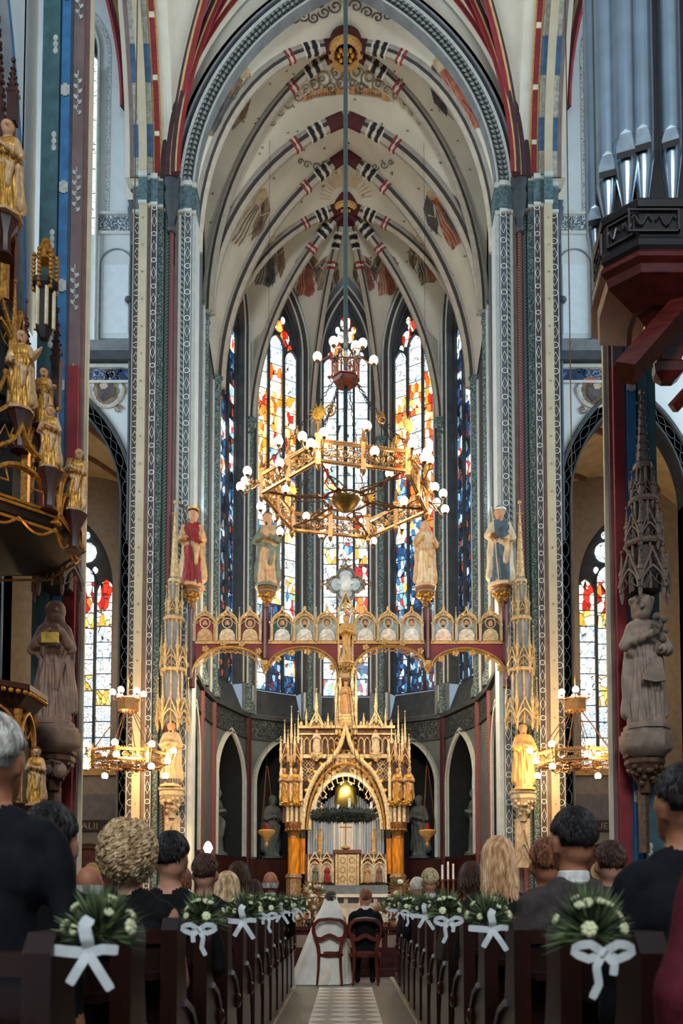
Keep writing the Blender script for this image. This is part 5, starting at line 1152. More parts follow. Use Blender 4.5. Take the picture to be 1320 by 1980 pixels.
for s in (-1, 1):
    for i in range(3):
        for j in range(3):
            px = 668 + s * (60 + i * 12 + 6); py = 1476 + j * 14
            if abs(px - 668) < 52 + j * 10 - 8: continue
            c = A(px, py) + V(0, -.06, 0); mb = MB(); mb.tube([c + V(.07 * cos(q * pi / 6), 0, .08 * sin(q * pi / 6)) for q in range(13)], .012, 4); mb.tube([c - V(.05, 0, .05), c + V(.05, 0, .05)], .012, 4); mb.tube([c - V(-.05, 0, .05), c + V(-.05, 0, .05)], .012, 4); mb.build('spandrel_tracery', GS, al)
# gallery over the arch
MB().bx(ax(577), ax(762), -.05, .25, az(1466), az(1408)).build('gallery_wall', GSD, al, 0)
for y0, y1, d in ((1468, 1461, .2), (1410, 1405, .16), (1422, 1419, .1)): MB().bx(ax(576), ax(763), -d, .25, az(y0), az(y1)).build('gallery_cornice', GS, al, 0)
for k in range(16):
    px = 582 + k * 11.6
    if abs(px - 668) < 12: continue
    mb = MB(); x = ax(px); P = [V(x - .055, -.06, az(1458))] + [V(x + q, -.06, az(1436) + z) for q, z in arch(.055, .10, 5)] + [V(x + .055, -.06, az(1458))]; mb.sweep(P, (0, -1, 0), [(0, 0), (.05, 0), (.05, -.018), (0, -.018)]); mb.ball((x, -.08, az(1428)), .025, 6, 4); mb.build('gallery_lancet', GS, al)
    mb = MB(); mb.lathe([(.03, 0), (.05, .05), (.03, .1), (.0, .14)], (x, -.05, az(1405)), 6); mb.build('cresting_leaf', GS, al)
for px in (612, 726): mb = MB(); gablet(mb, (ax(px), -.24, az(1412)), .34, .42, .05); pinn(mb, (ax(px), -.2, az(1400)), .9, .07); mb.build('gallery_canopy', GS, al); mb = MB(); console(mb, (ax(px), -.22, az(1458)), .15, .22); mb.build('gallery_bracket', GS, al)
# central tower
MB().bx(ax(655), ax(683), .0, .22, az(1425), az(1290)).build('tower_core', GSD, al, 0)
for px in (650, 657, 681, 688):
    mb = MB(); hh = az(1215 if px in (657, 681) else 1270) - az(1420); pinn(mb, (ax(px), -.05, az(1420)), hh, .075); mb.build('tower_shaft', GS, al)
mb = MB(); console(mb, (ax(669), -.12, az(1386)), .2, .45); mb.build('tower_bracket', GS, al); mb = MB(); gablet(mb, (ax(669), -.16, az(1306)), .42, .6, .06); mb.build('tower_gable', GS, al)
# side towers with amber columns
for s in (-1, 1):
    cx_ = 668.5 + s * 100; X = ax(cx_)
    MB().lathe([(.15, az(1690)), (.15, az(1622))], (ax(668.5 + s * 99), -.25, 0), 14).build('amber_column', AMB, al)
    MB().lathe([(.08, az(1690)), (.08, az(1622))], (ax(668.5 + s * 84), -.05, 0), 10).build('amber_column', AMB, al)
    mb = MB(); mb.lathe([(.17, az(1622)), (.15, az(1618)), (.19, az(1608)), (.24, az(1600)), (.24, az(1592))], (ax(668.5 + s * 99), -.25, 0), 8, 0, pi / 8)
    for k in range(14): a = k * 2 * pi / 14; mb.ball(V(ax(668.5 + s * 99) + .2 * cos(a), -.25 + .2 * sin(a), az(1607)), .045, 6, 4)
    mb.build('column_capital', M('capital_brown_gilt', '8a5f34', .45, .35, var=.3, scale=20), al)
    mb = MB(); mb.lathe([(.22, .3), (.22, az(1735)), (.2, az(1730)), (.2, az(1700)), (.24, az(1697)), (.18, az(1690))], (ax(668.5 + s * 99), -.25, 0), 8, 0, pi / 8); mb.build('column_base', M('base_carved', '8f7350', .5, .2, var=.4, scale=26), al)
    for dx in (-17, -9, 0, 9): mb = MB(); mb.lathe([(.045, az(1592)), (.045, az(1560))], (ax(cx_ - s * 2 + dx * 1.0 + 4), -.25, 0), 6); mb.build('colonnette', GS, al)
    for dx in (-11, 9): mb = MB(); console(mb, (ax(cx_ + s * 3 + dx), -.32, az(1552)), .16, .14); mb.build('statue_bracket', GOLD, al)
    MB().bx(ax(cx_ + s * 3 - 18), ax(cx_ + s * 3 + 18), -.2, .1, az(1592), az(1440)).build('tower_core', GSD, al, 0)
    for dx in (-20, -1, 18): mb = MB(); pinn(mb, (ax(cx_ + s * 3 + dx), -.34, az(1560)), az(1430) - az(1560), .07); mb.build('tower_shaft', GS, al)
    for dx in (-11, 9): mb = MB(); gablet(mb, (ax(cx_ + s * 3 + dx), -.42, az(1486)), .26, .5, .06); mb.build('tower_gable', GOLDP, al)
    for k, (dx, y1) in enumerate(((-22, 1425), (-15, 1390), (-8, 1412), (-2, 1362), (5, 1400), (11, 1372), (18, 1420))): mb = MB(); pinn(mb, (ax(cx_ + s * 3 + dx), -.2 + .1 * (k % 2), az(1476)), az(y1) - az(1476), .06); mb.build('spirelet', GS, al)
    for px, y1 in ((592, 1385), (634, 1395)): mb = MB(); pinn(mb, (ax(668.5 + s * (668.5 - px)), -.1, az(1405)), az(y1 - 15) - az(1405), .05); mb.build('spirelet', GS, al)
# statues of the altar
def st(px, y0, y1, name, label, mats, dy=-.33, **kw):
    b = at(px, y1, YH + dy); h = at(px, y0, YH + dy).z - b.z; return statue(name, label, h, b + V(0, 0, .02), mats, vox=.018, base=False, **kw)
st(668.5, 1318, 1384, 'tower_saint', 'gilt statue under the central spire of the high altar', sk('skin', 'gold', 'gold', 'brownhair'), -.14, seed=31)
st(612, 1412, 1456, 'gallery_saint', 'small white statue on left of the altar gallery', sk('skin', 'white', 'white', 'brownhair'), -.25, seed=32); st(726, 1412, 1456, 'gallery_saint', 'small white statue on right of the altar gallery', sk('skin', 'white', 'white', 'white'), -.25, head='veil', seed=33)
for px, lb, k in ((550, 'gilt statue at the outer left corner of the altar', 34), (571, 'gilt statue beside the left amber column top', 35), (768, 'gilt statue beside the right amber column top', 36), (790, 'gilt statue with raised arm at the outer right altar corner', 37)): st(px, 1487, 1551, 'altar_saint', lb, sk('gold', 'gilt', 'gold', 'gilt'), -.36, seed=k, turn=1 if px > 668 else -1)
for px, lb, c_ in ((609, 'seated figure in dark green in the outer left predella niche', 'green'), (632, 'seated figure in red in the inner left predella niche', 'red'), (710, 'seated figure in gold in the inner right predella niche', 'gold'), (733, 'seated figure in umber in the outer right predella niche', 'stone')): st(px, 1674, 1707, 'evangelist', lb, sk('skin', c_, c_, 'dark'), -.2, seated=True, seed=40 + px)
# pale ghost statues in the apse niches
for i in (2, 3, 5, 6):
    O, u, n, L = frame(PL[i], PL[i + 1]); c = O + u * (L / 2) - n * .4 + UZ * 2.45
    statue('niche_statue', 'dim grey statue in dark niche %s the high altar' % {2: 'far left of', 3: 'just left of', 5: 'just right of', 6: 'far right of'}[i], 1.75, c, [M('niche_grey', '5d6664', .7, var=.2)] * 4, rz=atan2(n.x, -n.y), seed=60 + i, vox=.018)
# ---------------- hanging wreath, sanctuary lamps
c = at(664, 1577, 17.6); wr = thing('hanging_wreath', 'dark green fir wreath hung before the altar on thin cords', 'wreath', c)
rr = random.Random(2); R = .60; mb = MB(); PINE = M('fir_green', '1d2a22', .7, var=.5, scale=20)
mb.tube([V(R * cos(k * pi / 16), R * sin(k * pi / 16), 0) for k in range(33)], .085, 8)
for k in range(900):
    a = rr.uniform(0, 2 * pi); b = rr.uniform(0, 2 * pi); c0 = V((R + .08 * cos(b)) * cos(a), (R + .08 * cos(b)) * sin(a), .08 * sin(b)); d = (V(cos(a) * cos(b), sin(a) * cos(b), sin(b)) + V(-sin(a), cos(a), 0) * rr.uniform(-.8, .8)).normalized(); q = d.orthogonal().normalized()
    mb.add([c0 - q * .016, c0 + q * .016, c0 + d * rr.uniform(.05, .09)], [(0, 1, 2)])
g_ = mb.build('fir_branches', PINE, wr, 0); g_['kind'] = 'stuff'
for k in range(4): a = k * pi / 2 + .6; MB().tube([V(R * cos(a), R * sin(a), .05), V(R * .1 * cos(a), R * .1 * sin(a), 3.6)], .006, 4).build('cord', IRON, wr)
MB().tube([V(0, 0, 3.55), V(0, 0, 21.0 - wr.location.z)], .006, 4).build('hanging_cord', IRON, wr)
for k in range(4): a = k * pi / 2 + .2; MB().lathe([(.028, .08), (.028, .30)], (R * cos(a), R * sin(a), 0), 8).build('candle', M('wax', 'e6ded0', .5), wr)
for px, lb in ((515, 'gilt hanging sanctuary lamp left of the altar'), (826, 'gilt hanging sanctuary lamp right of the altar')):
    c = at(px, 1612, 19.6); t = thing('sanctuary_lamp', lb, 'lamp', c)
    MB().lathe([(.01, -.32), (.05, -.26), (.03, -.2), (.10, -.08), (.19, .0), (.21, .06), (.17, .09), (.10, .10)], (0, 0, 0), 12).build('bowl', GOLDP, t)
    MB().lathe([(.045, .08), (.055, .15), (.045, .24)], (0, 0, 0), 10).build('glass', M('ruby_glass', '6a1418', .15, var=.1, emit=('c01812', .06)), t)
    for k in range(3): a = k * 2.09; MB().tube([V(.2 * cos(a), .2 * sin(a), .08), V(.02 * cos(a), .02 * sin(a), 1.6)], .007, 4).build('chain', DBRASS, t)
    MB().tube([V(0, 0, 1.58), V(0, 0, 17.6)], .004, 4).build('hanging_cord', IRON, t)
for s, px in ((-1, 402), (1, 1001)):
    if s > 0: continue
    c = at(402, 1640, 17.3); t = thing('flame_lamp', 'small glowing lamp on dark stand left of the chancel', 'lamp', V(c.x, c.y, .15)); hz_ = c.z - .15
    mb = MB(); mb.lathe([(.16, 0), (.16, .03), (.03, .07), (.02, hz_ - .2), (.05, hz_ - .12), (.06, hz_ - .1)], (0, 0, 0), 10); mb.build('stand', IRON, t)
    mb = MB(); mb.lathe([(.05, hz_ - .10), (.10, hz_), (.06, hz_ + .10), (.02, hz_ + .14)], (0, 0, 0), 12); mb.build('globe', GLOBE, t); lamp('lamp_light', V(0, -.25, hz_), 10, (1, .6, .3), .08, t)
lamp('chancel_fill_left', (-1.9, 18.4, 6.6), 170, (1, .76, .5), .15); lamp('chancel_fill_right', (1.9, 18.4, 6.6), 170, (1, .76, .5), .15)  # added point lights without fittings, brighten the altar
lamp('altar_inner_fill', (0, 21.1, 4.0), 34, (1, .9, .75), .1)  # added light inside the altar arch, brightens the drape
# ================================================================ pulpit
PW = M('pulpit_oak', '3a1d14', .4, var=.35, scale=8); PG = M('pulpit_gilding', 'b97f34', .35, .55, var=.35, scale=22); PB = M('pulpit_black', '120b09', .6)
PC = V(-4.12, 9.3, 0); pu = thing('pulpit', 'carved dark oak pulpit with gilded niches and tall spired sounding board', 'pulpit', PC)
def octo(R, z, a0=pi / 8): return [V(R * cos(a0 + k * pi / 4), R * sin(a0 + k * pi / 4), z) for k in range(8)]
zl = lambda py: at(60, py, PC.y).z
def oloft(name, mat, rings, mi=0):
    mb = MB(); mb.lathe([(r, z) for r, z in rings], (0, 0, 0), 8, mi, pi / 8); return mb.build(name, mat, pu, 20)
oloft('body', PW, [(.30, 1.0), (.42, 1.35), (.56, zl(1562)), (.56, zl(1372)), (.56, zl(1370))])
oloft('base_moulding', PW, [(.58, zl(1572)), (.63, zl(1566)), (.63, zl(1560)), (.57, zl(1552))]); oloft('cornice', PW, [(.57, zl(1378)), (.64, zl(1366)), (.70, zl(1352)), (.74, zl(1346)), (.74, zl(1336)), (.64, zl(1334))])
oloft('foot', PW, [(.35, 0), (.30, .2), (.22, .5), (.24, .9), (.30, 1.0)])
for k in range(8):
    a = k * pi / 4; e = V(cos(a), sin(a), 0)
    if e.y > .3: continue
    mb = MB(); P = [(-.18, zl(1555))] + [(x, zl(1430) + z) for x, z in arch(.18, .28, 8)] + [(.18, zl(1555))]; u_ = V(-sin(a), cos(a), 0); R_ = .56 * cos(pi / 8) + .005
    MB().ext([e * R_ + u_ * x + UZ * z for x, z in P], e * .01).build('niche_ground', PB, pu, 0)
    mb.sweep([e * R_ + u_ * x + UZ * z for x, z in P], e, [(0, 0), (.06, 0), (.06, -.03), (0, -.03)])
    for s in (-1, 1): mb.tube([e * (R_ + .03) + u_ * (s * .17) + UZ * zl(1440), e * (R_ + .03) + u_ * (s * .10) + UZ * zl(1412), e * (R_ + .03) + u_ * (s * .02) + UZ * zl(1428)], .012, 5)
    mb.build('niche_arch', PG, pu)
    a2 = a + pi / 8; c = V(.58 * cos(a2), .58 * sin(a2), 0); mb = MB(); mb.lathe([(.035, zl(1560)), (.035, zl(1400)), (.05, zl(1392)), (.05, zl(1380))], c, 6); mb.build('corner_colonnette', PG, pu)
    mb = MB()
    for q in range(7): mb.ball(e * .67 + u_ * (-.24 + .08 * q) + UZ * zl(1352), .03, 6, 4)
    mb.build('cornice_leaves', PG, pu)
# sounding board
oloft('sounding_board', PB, [(.7, zl(1062)), (1.02, zl(1052)), (1.08, zl(1040)), (1.10, zl(1030)), (.85, zl(1010)), (.5, zl(1000))])
for z_, R_ in ((zl(1058), 1.06), (zl(1036), 1.12), (zl(1028), 1.11)):
    P = octo(R_, z_); MB().tube(P + [P[0]], .016, 5).build('gilt_line', PG, pu)
P = octo(1.06, zl(1045))
for k in range(8):
    a, b = P[k], P[(k + 1) % 8]; d = b - a; m = (a + b) / 2; e = V(m.x, m.y, 0).normalized()
    if e.y > .5: continue
    mb = MB(); mb.tube([a.lerp(b, t) + UZ * (-.05 - .12 * abs(sin(t * 2 * pi))) for t in [q / 16 for q in range(17)]], .014, 5); mb.build('pendant_fringe', PG, pu)
    u_ = d.normalized(); A_ = [(x, z) for x, z in arch(.34, .36, 8)]; mb = MB()
    mb.sweep([m + u_ * x + UZ * (z + .12) for x, z in A_], e, [(-.03, 0), (.05, 0), (.05, -.035), (-.03, -.035)])
    mb.sweep([m + u_ * x * 1.1 + UZ * (z * 1.25 + .2) for x, z in ogee(.34, .56, 8)], e, [(-.03, 0), (.05, 0), (.05, -.03), (-.03, -.03)])
    for s in (-1, 1):
        mb.tube([m + u_ * (s * .3) + UZ * .3, m + u_ * (s * .12) + UZ * .30, m + u_ * (s * .16) + UZ * .44], .013, 5)
        for q in range(4): mb.ball(m + u_ * (s * (.32 - .08 * q)) + UZ * (.45 + .11 * q), .03, 6, 4)
    mb.build('gable_arch', PG, pu)
    mb = MB(); pinn(mb, a + V(0, 0, .0), 1.35, .09); mb.build('pinnacle', PG, pu)
    MB().bx(-.3, .3, -.01, .01, 0, .3).build('x', PB, pu) if 0 else None
# lantern tiers above
for R_, z0, z1 in ((.62, zl(1010), zl(800)), (.42, zl(800), zl(600)), (.26, zl(600), zl(360))):
    oloft('lantern_core', PB, [(R_ * .7, z0), (R_ * .7, z1), (R_ * .8, z1 + .03)])
    for k in range(8):
        a = pi / 8 + k * pi / 4
        if sin(a) > .75: continue
        mb = MB(); pinn(mb, (R_ * cos(a), R_ * sin(a), z0), (z1 - z0) * 1.25, .075); mb.build('lantern_pinnacle', PG if k % 2 else M('pulpit_red_gilt', '6b3222', .4, .4, var=.3), pu)
        mb = MB(); yw = a + pi / 8 + pi / 2; gablet(mb, (R_ * .92 * cos(a + pi / 8), R_ * .92 * sin(a + pi / 8), z0 + (z1 - z0) * .5), R_ * .76, R_ * 1.3, .05, yaw=yw); mb.build('lantern_gable', PG, pu)
mb = MB(); z0 = zl(360); mb.lathe([(.24, z0), (.2, z0 + .3), (.005, z0 + 2.6)], (0, 0, 0), 8)
for q in range(14):
    z_ = z0 + .3 + q * .16; r_ = .2 * (1 - (z_ - z0 - .3) / 2.3) + .01
    for j in range(8): mb.ball((r_ * cos(j * pi / 4), r_ * sin(j * pi / 4), z_), .03, 5, 3)
mb.build('spire', PW, pu)
# free standing spirelet in front
c = at(82, 830, 9.0) - PC; zt_ = at(82, 462, 9.0).z; mb = MB(); mb.lathe([(.05, zl(690)), (.10, zl(670)), (.10, zl(605)), (.15, zl(595)), (.15, zl(585))], (c.x, c.y, 0), 6); mb.build('spirelet_core', PB, pu)
for k in range(6): a = k * pi / 3; mb = MB(); mb.lathe([(.022, zl(672)), (.022, zl(600))], (c.x + .1 * cos(a), c.y + .1 * sin(a), 0), 6); mb.build('spirelet_shaft', M('ivory_shaft', 'cdbf9a', .5), pu)
for k in range(6):
    a = k * pi / 3 + .3; mb = MB()
    for q in range(9): mb.ball((c.x + .12 * cos(a), c.y + .12 * sin(a), zl(600) + q * .05), .026, 6, 4)
    mb.build('beaded_shaft', PG, pu)
mb = MB(); mb.lathe([(.09, zl(545)), (.075, zl(535)), (.01, zt_)], (c.x, c.y, 0), 6)
for q in range(10):
    for j in range(6): f = q / 10; r_ = .075 * (1 - f) + .012; mb.ball((c.x + r_ * cos(j * pi / 3), c.y + r_ * sin(j * pi / 3), zl(535) + (zt_ - zl(535)) * f), .022, 5, 3)
mb.build('spirelet_spire', PG, pu)
def pst(px, y0, y1, Y, lab, k, **kw):
    b = at(px, y1, Y); h = at(px, y0, Y).z - b.z; t = statue('pulpit_figure', lab, h, b, sk('skin', 'gilt', 'gold', 'brownhair'), seed=k, vox=.012, **kw)
    mb = MB(); mb.lathe([(.10, -.45), (.06, -.4), (.06, -.2), (.14, -.05), (.15, -.02)], (0, .02, 0), 8); mb.build('pedestal', PW, t); return t
pst(38, 640, 795, 8.95, 'tall gilt bearded figure holding a scroll on the pulpit canopy', 71, head='bald', turn=1, arms=[((-.15, -.03, .62), (-.05, -.12, .58)), ((.17, -.06, .64), (.26, -.10, .70))])
pst(82, 712, 825, 9.35, 'hooded gilt figure with outstretched hand on the pulpit canopy', 72, head='beard', turn=1, arms=[((-.15, -.03, .62), (-.03, -.12, .58)), ((.15, -.08, .62), (.24, -.16, .60))])
pst(95, 786, 908, 8.75, 'gilt winged figure in cape at the pulpit canopy edge', 73, head='hair', turn=1)
pst(143, 868, 990, 9.2, 'gilt stooping figure at the corner of the pulpit canopy', 74, head='hood', turn=1, lean=.06)
pst(10, 235, 420, 8.9, 'gilt figure high in the pulpit spire with folded hands', 75, head='hair', turn=1)
pst(68, 1445, 1556, 8.70, 'small gilt figure standing on the pulpit corner', 76, head='beard', turn=1)
for px, Y, lab, k in ((22, 8.70, 'gilt relief figure in the pulpit niche', 77),): pst(px, 1470, 1550, Y, lab, k, seated=True)
for px, py, h_, Y in ((24, 110, 130, 9.1), (50, 620, 150, 9.3), (108, 590, 200, 9.6)):
    mb = MB(); b = at(px, py + h_, Y) - PC; tz = at(px, py, Y).z; pinn(mb, b, tz - b.z, .10); mb.build('outer_pinnacle', PW, pu)
lamp('pulpit_light', (-3.2, 7.9, 4.4), 14, (1, .6, .28), .1)  # warm point light before the pulpit, no fitting modelled
# ================================================================ organ
OW = M('organ_mahogany', '4a170f', .28, var=.3, scale=5, stretch=(1, 1, 4)); OD = M('organ_dark_oak', '17120f', .4, var=.3, scale=6); TIN = M('organ_tin', 'a9bac4', .22, .85, var=.08, scale=4)
og = thing('organ', 'hanging organ case of dark wood with tall silver pipes', 'organ', (0, 0, 0))
zr = 8.25; R0 = [atz(1340, 396, zr), atz(1235, 396, zr), atz(1167, 434, zr), atz(1150, 500, zr)]; R0[0].x = 4.3; R0.append(V(R0[-1].x + .15, 9.3, zr)); R0.append(V(4.3, 9.3, zr))
cc = V(3.45, 8.75, 0)
def oring(k, z, dz=0): return [V(cc.x + (p.x - cc.x) * k, cc.y + (p.y - cc.y) * k, z) for p in R0]
def oloft2(name, mat, rings):
    mb = MB(); L = [oring(k, z) for k, z in rings]; n = len(R0)
    for a, b in zip(L, L[1:]): mb.add(a + b, [(i, (i + 1) % n, (i + 1) % n + n, i + n) for i in range(n)])
    mb.add(L[0], [tuple(range(n))]); mb.add(L[-1], [tuple(range(n))]); return mb.build(name, mat, og, 20)
oloft2('parapet', OD, [(1.0, zr), (1.0, zr - .36)]); oloft2('parapet_rail', OD, [(1.03, zr + .06), (1.05, zr + .03), (1.03, zr - .03)]); oloft2('lower_cornice', OD, [(1.02, zr - .34), (1.05, zr - .38), (1.05, zr - .44), (1.0, zr - .48)])
for i in range(3):
    a, b = R0[i], R0[i + 1]; d = (b - a); u_ = d.normalized(); n_ = V(u_.y, -u_.x, 0); n_ = n_ if n_.dot(a - cc) > 0 else -n_; m = (a + b) / 2; L_ = d.length * .4
    if i == 0: m = V(3.1, a.y, zr); L_ = .26
    mb = MB(); P = [m + u_ * x + UZ * z + n_ * .01 for x, z in ((-L_, -.30), (L_, -.30), (L_, -.06), (-L_, -.06), (-L_, -.30))]; mb.sweep(P, n_, [(0, 0), (.02, 0), (.02, .02), (0, .02)]); mb.build('panel_frame', M('organ_panel_edge', '3a3230', .35), og)
    mb = MB()
    for s in (-1, 1): mb.tube([m + u_ * (s * (.02 + .8 * L_ * t)) + UZ * (-.18 + .05 * sin(t * 9)) + n_ * .02 for t in [q / 10 for q in range(11)]], .012, 5)
    mb.build('carved_leaf', M('organ_panel_edge'), og)
oloft2('soffit', OW, [(1.0, zr - .46), (1.06, zr - .52), (1.06, zr - .56), (.98, zr - .60), (.95, zr - .68), (.55, zr - .84)])
oloft2('corbel', OW, [(.54, zr - .80), (.36, zr - .92), (.20, zr - 1.14), (.15, zr - 1.26)]); oloft2('corbel_knob', OW, [(.15, zr - 1.25), (.20, zr - 1.29), (.18, zr - 1.38), (.08, zr - 1.46)])
oloft2('case_back', OD, [(.72, zr), (.72, 14.5)])
mb = MB(); P = [at(1208, 722, 8.15), at(1275, 645, 8.3), at(1350, 560, 8.5)]; mb.tube(P, .15, 4); mb.build('brace', OW, og, 20)
MB().tube([at(1300, 790, 8.4), at(1350, 735, 8.3)], .07, 4).build('rail', OW, og, 20)
def pipe(p, r, foot, mouth, top=15.5):
    mb = MB(); mb.lathe([(r * .25, 0), (r * .3, .02), (r, foot), (r, foot + .02)], p, 16); mb.lathe([(r, foot + mouth), (r, top - p.z)], p, 20)
    mb.lathe([(r, foot + .02), (r * .98, foot + .05), (r * .98, foot + mouth)], p, 20)
    o = mb.build('pipe', TIN, og); f = (V(0, 0, 0) - V(p.x, p.y, 0)).normalized(); a = atan2(f.y, f.x)
    q = MB(); s_ = V(-f.y, f.x, 0); c = p + f * (r * .92)
    q.add([c + s_ * (x * r) + UZ * z + f * d for x, z, d in ((-.72, foot + .06, .03), (.72, foot + .06, .03), (.72, foot + mouth * .55, .012), (.45, foot + mouth, .012), (0, foot + mouth * 1.15, .015), (-.45, foot + mouth, .012), (-.72, foot + mouth * .55, .012))], [tuple(range(7))]); q.build('mouth_plate', M('pipe_mouth', 'c3d0d6', .2, .85), o, 0)
    q = MB(); q.add([c + s_ * (x * r) + UZ * z + f * .034 for x, z in ((-.7, foot + .0), (.7, foot + .0), (.7, foot + .07), (-.7, foot + .07))], [(0, 1, 2, 3)]); q.build('mouth_slot', PB, o, 0)
def alo(i, t, k=.93): a, b = oring(k, zr)[i], oring(k, zr)[i + 1]; return a.lerp(b, t)
pipe(V(3.36, R0[0].y + .16, zr + .02), .115, .62, .22); pipe(V(3.06, R0[0].y + .14, zr + .02), .12, .56, .26); pipe(alo(1, .42), .125, .50, .28); pipe(alo(1, 1.0), .115, .42, .26); pipe(alo(2, 1.0) + V(0, .15, 0), .10, .40, .22); pipe(V(3.66, R0[0].y + .18, zr + .02), .11, .7, .2)
# ================================================================ pews
PEW = M('pew_wood', '1c0b08', .32, var=.4, scale=5, stretch=(1, 1, .25)); PEWE = M('pew_end_wood', '2c140b', .3, var=.35, scale=5, stretch=(1, 1, .25))
ORD = ['front', 'second', 'third', 'fourth', 'fifth', 'sixth', 'seventh', 'eighth', 'ninth', 'tenth', 'eleventh', 'twelfth', 'thirteenth']
NR = 13; PY = [2.1 + .75 * k for k in range(NR)]; XE = .70; ZT = 1.12; ZF = .10
def make_pew():
    t = thing('pew', '', 'pew'); w = 2.6
    MB().bx(.07, w, -.03, .03, .28, ZT - .06).build('backrest', PEW, t, 0)
    MB().bx(.04, w, -.05, .05, ZT - .06, ZT).build('top_rail', PEWE, t, 0)
    for k in range(3): MB().bx(.15 + k * .82, .15 + k * .82 + .70, -.042, -.028, .36, ZT - .16).build('back_panel', PEWE, t, 0)
    MB().bx(.07, w, .03, .38, .44, .48).build('seat', PEW, t, 0)
    MB().bx(.07, w, -.20, -.06, ZT - .20, ZT - .17).build('book_ledge', PEW, t, 0)
    MB().bx(.07, w, -.26, -.10, .18, .23).build('kneeler', PEW, t, 0)
    P = [(-.10, ZF), (.38, ZF), (.38, .40), (.32, .52), (.36, .62), (.28, .70), (.12, .82), (.08, 1.0), (.10, ZT + .0), (.05, ZT + .05), (-.06, ZT + .05), (-.10, ZT)]
    MB().ext([V(0, y, z) for y, z in P], (.07, 0, 0)).build('end_panel', PEWE, t, 0)
    mb = MB(); mb.tube([V(-.005, .30, .66), V(-.005, .20, .75), V(-.005, .06, .80)], .018, 6); mb.ball((-.01, .32, .60), (.025, .05, .05), 8, 6); mb.build('end_moulding', PEWE, t)
    return t
proto = make_pew()
for s in (-1, 1):
    for k in range(NR):
        r = NR - 1 - k; o = proto if (s == -1 and k == 0) else copytree(proto)
        o.location = (s * XE, PY[k], 0); o.scale = (s, 1, 1)
        o['label'] = 'dark wooden pew %s of the aisle, %s row back from the bridal chairs' % ('left' if s < 0 else 'right', ORD[r]); o['group'] = 'pews along the aisle'
# ================================================================ bouquets with ribbons
LEAFM = M('bouquet_leaf', '66754a', .6, var=.4, scale=14); LEAFD = M('bouquet_dark_fir', '2f3b28', .7, var=.4, scale=14); FLW = M('pale_flower', 'd6d6a6', .6, var=.15, scale=20); RIB = M('satin_ribbon', 'c9ccc9', .35, var=.06, scale=5)
def make_bouquet(seed):
    t = thing('pew_bouquet', '', 'bouquet'); rr = random.Random(seed)
    mb = MB()
    for k in range(950):
        a = rr.uniform(0, 2 * pi); e = rr.uniform(-.5, 1.35); d = V(cos(a) * cos(e), sin(a) * cos(e) * .8, sin(e)).normalized(); L = rr.uniform(.04, .16) * (1.1 if a < 2.5 else .85); b = d * rr.uniform(.0, .06); tip = b + d * L + V(0, 0, .02)
        q = d.orthogonal().normalized(); q = Matrix.Rotation(rr.uniform(0, 6.28), 3, d) @ q; w = rr.uniform(.002, .0055); m = b.lerp(tip, .55)
        mb.add([b, m - q * w, tip, m + q * w], [(0, 1, 2, 3)], 0 if rr.random() < .55 else 1)
    f = mb.build('foliage', [LEAFM, LEAFD], t, 0); f['kind'] = 'stuff'
    for k in range(13):
        a = rr.uniform(0, 2 * pi); e = rr.uniform(.1, 1.3); d = V(cos(a) * cos(e), sin(a) * cos(e) * .8, sin(e)); c = d * rr.uniform(.11, .15); fm = MB(); q = d.orthogonal().normalized(); R = rr.uniform(.012, .026)
        for p in range(7): u = Matrix.Rotation(p * 2 * pi / 7, 3, d) @ q; fm.ball(c + u * R * .7 + d * .006, R * .55, 6, 4)
        fm.ball(c + d * R * .4, R * .6, 6, 4); fm.build('flower', FLW, t)
    def strip(P, w, nrm=V(0, -1, 0)):
        m = MB(); P = resample(P, 14); vs = []
        for i, p in enumerate(P):
            tt = (P[min(13, i + 1)] - P[max(0, i - 1)]).normalized(); q = tt.cross(nrm).normalized(); ww = w * (1 if 0 < i < 13 else .8); vs += [p - q * ww / 2, p + q * ww / 2]
        m.add(vs, [(2 * i, 2 * i + 1, 2 * i + 3, 2 * i + 2) for i in range(13)]); m.add([v + V(0, .003, 0) for v in vs], [(2 * i, 2 * i + 2, 2 * i + 3, 2 * i + 1) for i in range(13)]); return m
    y = -.11
    if seed == 9:
        rb = strip([V(-.012, y - .02, -.07), V(0, y - .035, -.062), V(.012, y - .02, -.055)], .03).build('ribbon', RIB, t)
        for sx in (-1, 1): strip([V(0, y - .02, -.062), V(sx * .05, y - .03, -.03), V(sx * .095, y - .02, -.04), V(sx * .10, y - .015, -.065), V(sx * .05, y - .02, -.085), V(0, y - .02, -.064)], .03).build('ribbon_loop', RIB, rb)
        strip([V(0, y - .02, -.064), V(.03, y - .035, -.11), V(.02, y - .03, -.17), V(.045, y - .03, -.22)], .028).build('ribbon_tail', RIB, rb); strip([V(0, y - .02, -.064), V(-.035, y - .03, -.10), V(-.03, y - .03, -.14)], .028).build('ribbon_tail', RIB, rb); return t
    rb = strip([V(0, y, -.06), V(.0, y - .03, -.02), V(-.012, y - .03, .03), V(.006, y - .02, .06)], .045).build('ribbon', RIB, t)
    strip([V(-.14, y + .03, -.055), V(-.07, y, -.06), V(0, y - .01, -.065)], .04).build('ribbon_band', RIB, rb)
    strip([V(0, y - .015, -.065), V(-.025, y - .03, -.11), V(-.06, y - .03, -.17)], .034).build('ribbon_tail', RIB, rb)
    strip([V(0, y - .015, -.065), V(.04, y - .03, -.12), V(.085, y - .03, -.19)], .034).build('ribbon_tail', RIB, rb)
    strip([V(0, y - .01, -.065), V(.05, y - .02, -.05), V(.10, y, -.055)], .036).build('ribbon_loop', RIB, rb)
    return t
bq = [make_bouquet(3), make_bouquet(9)]; used = [False, False]
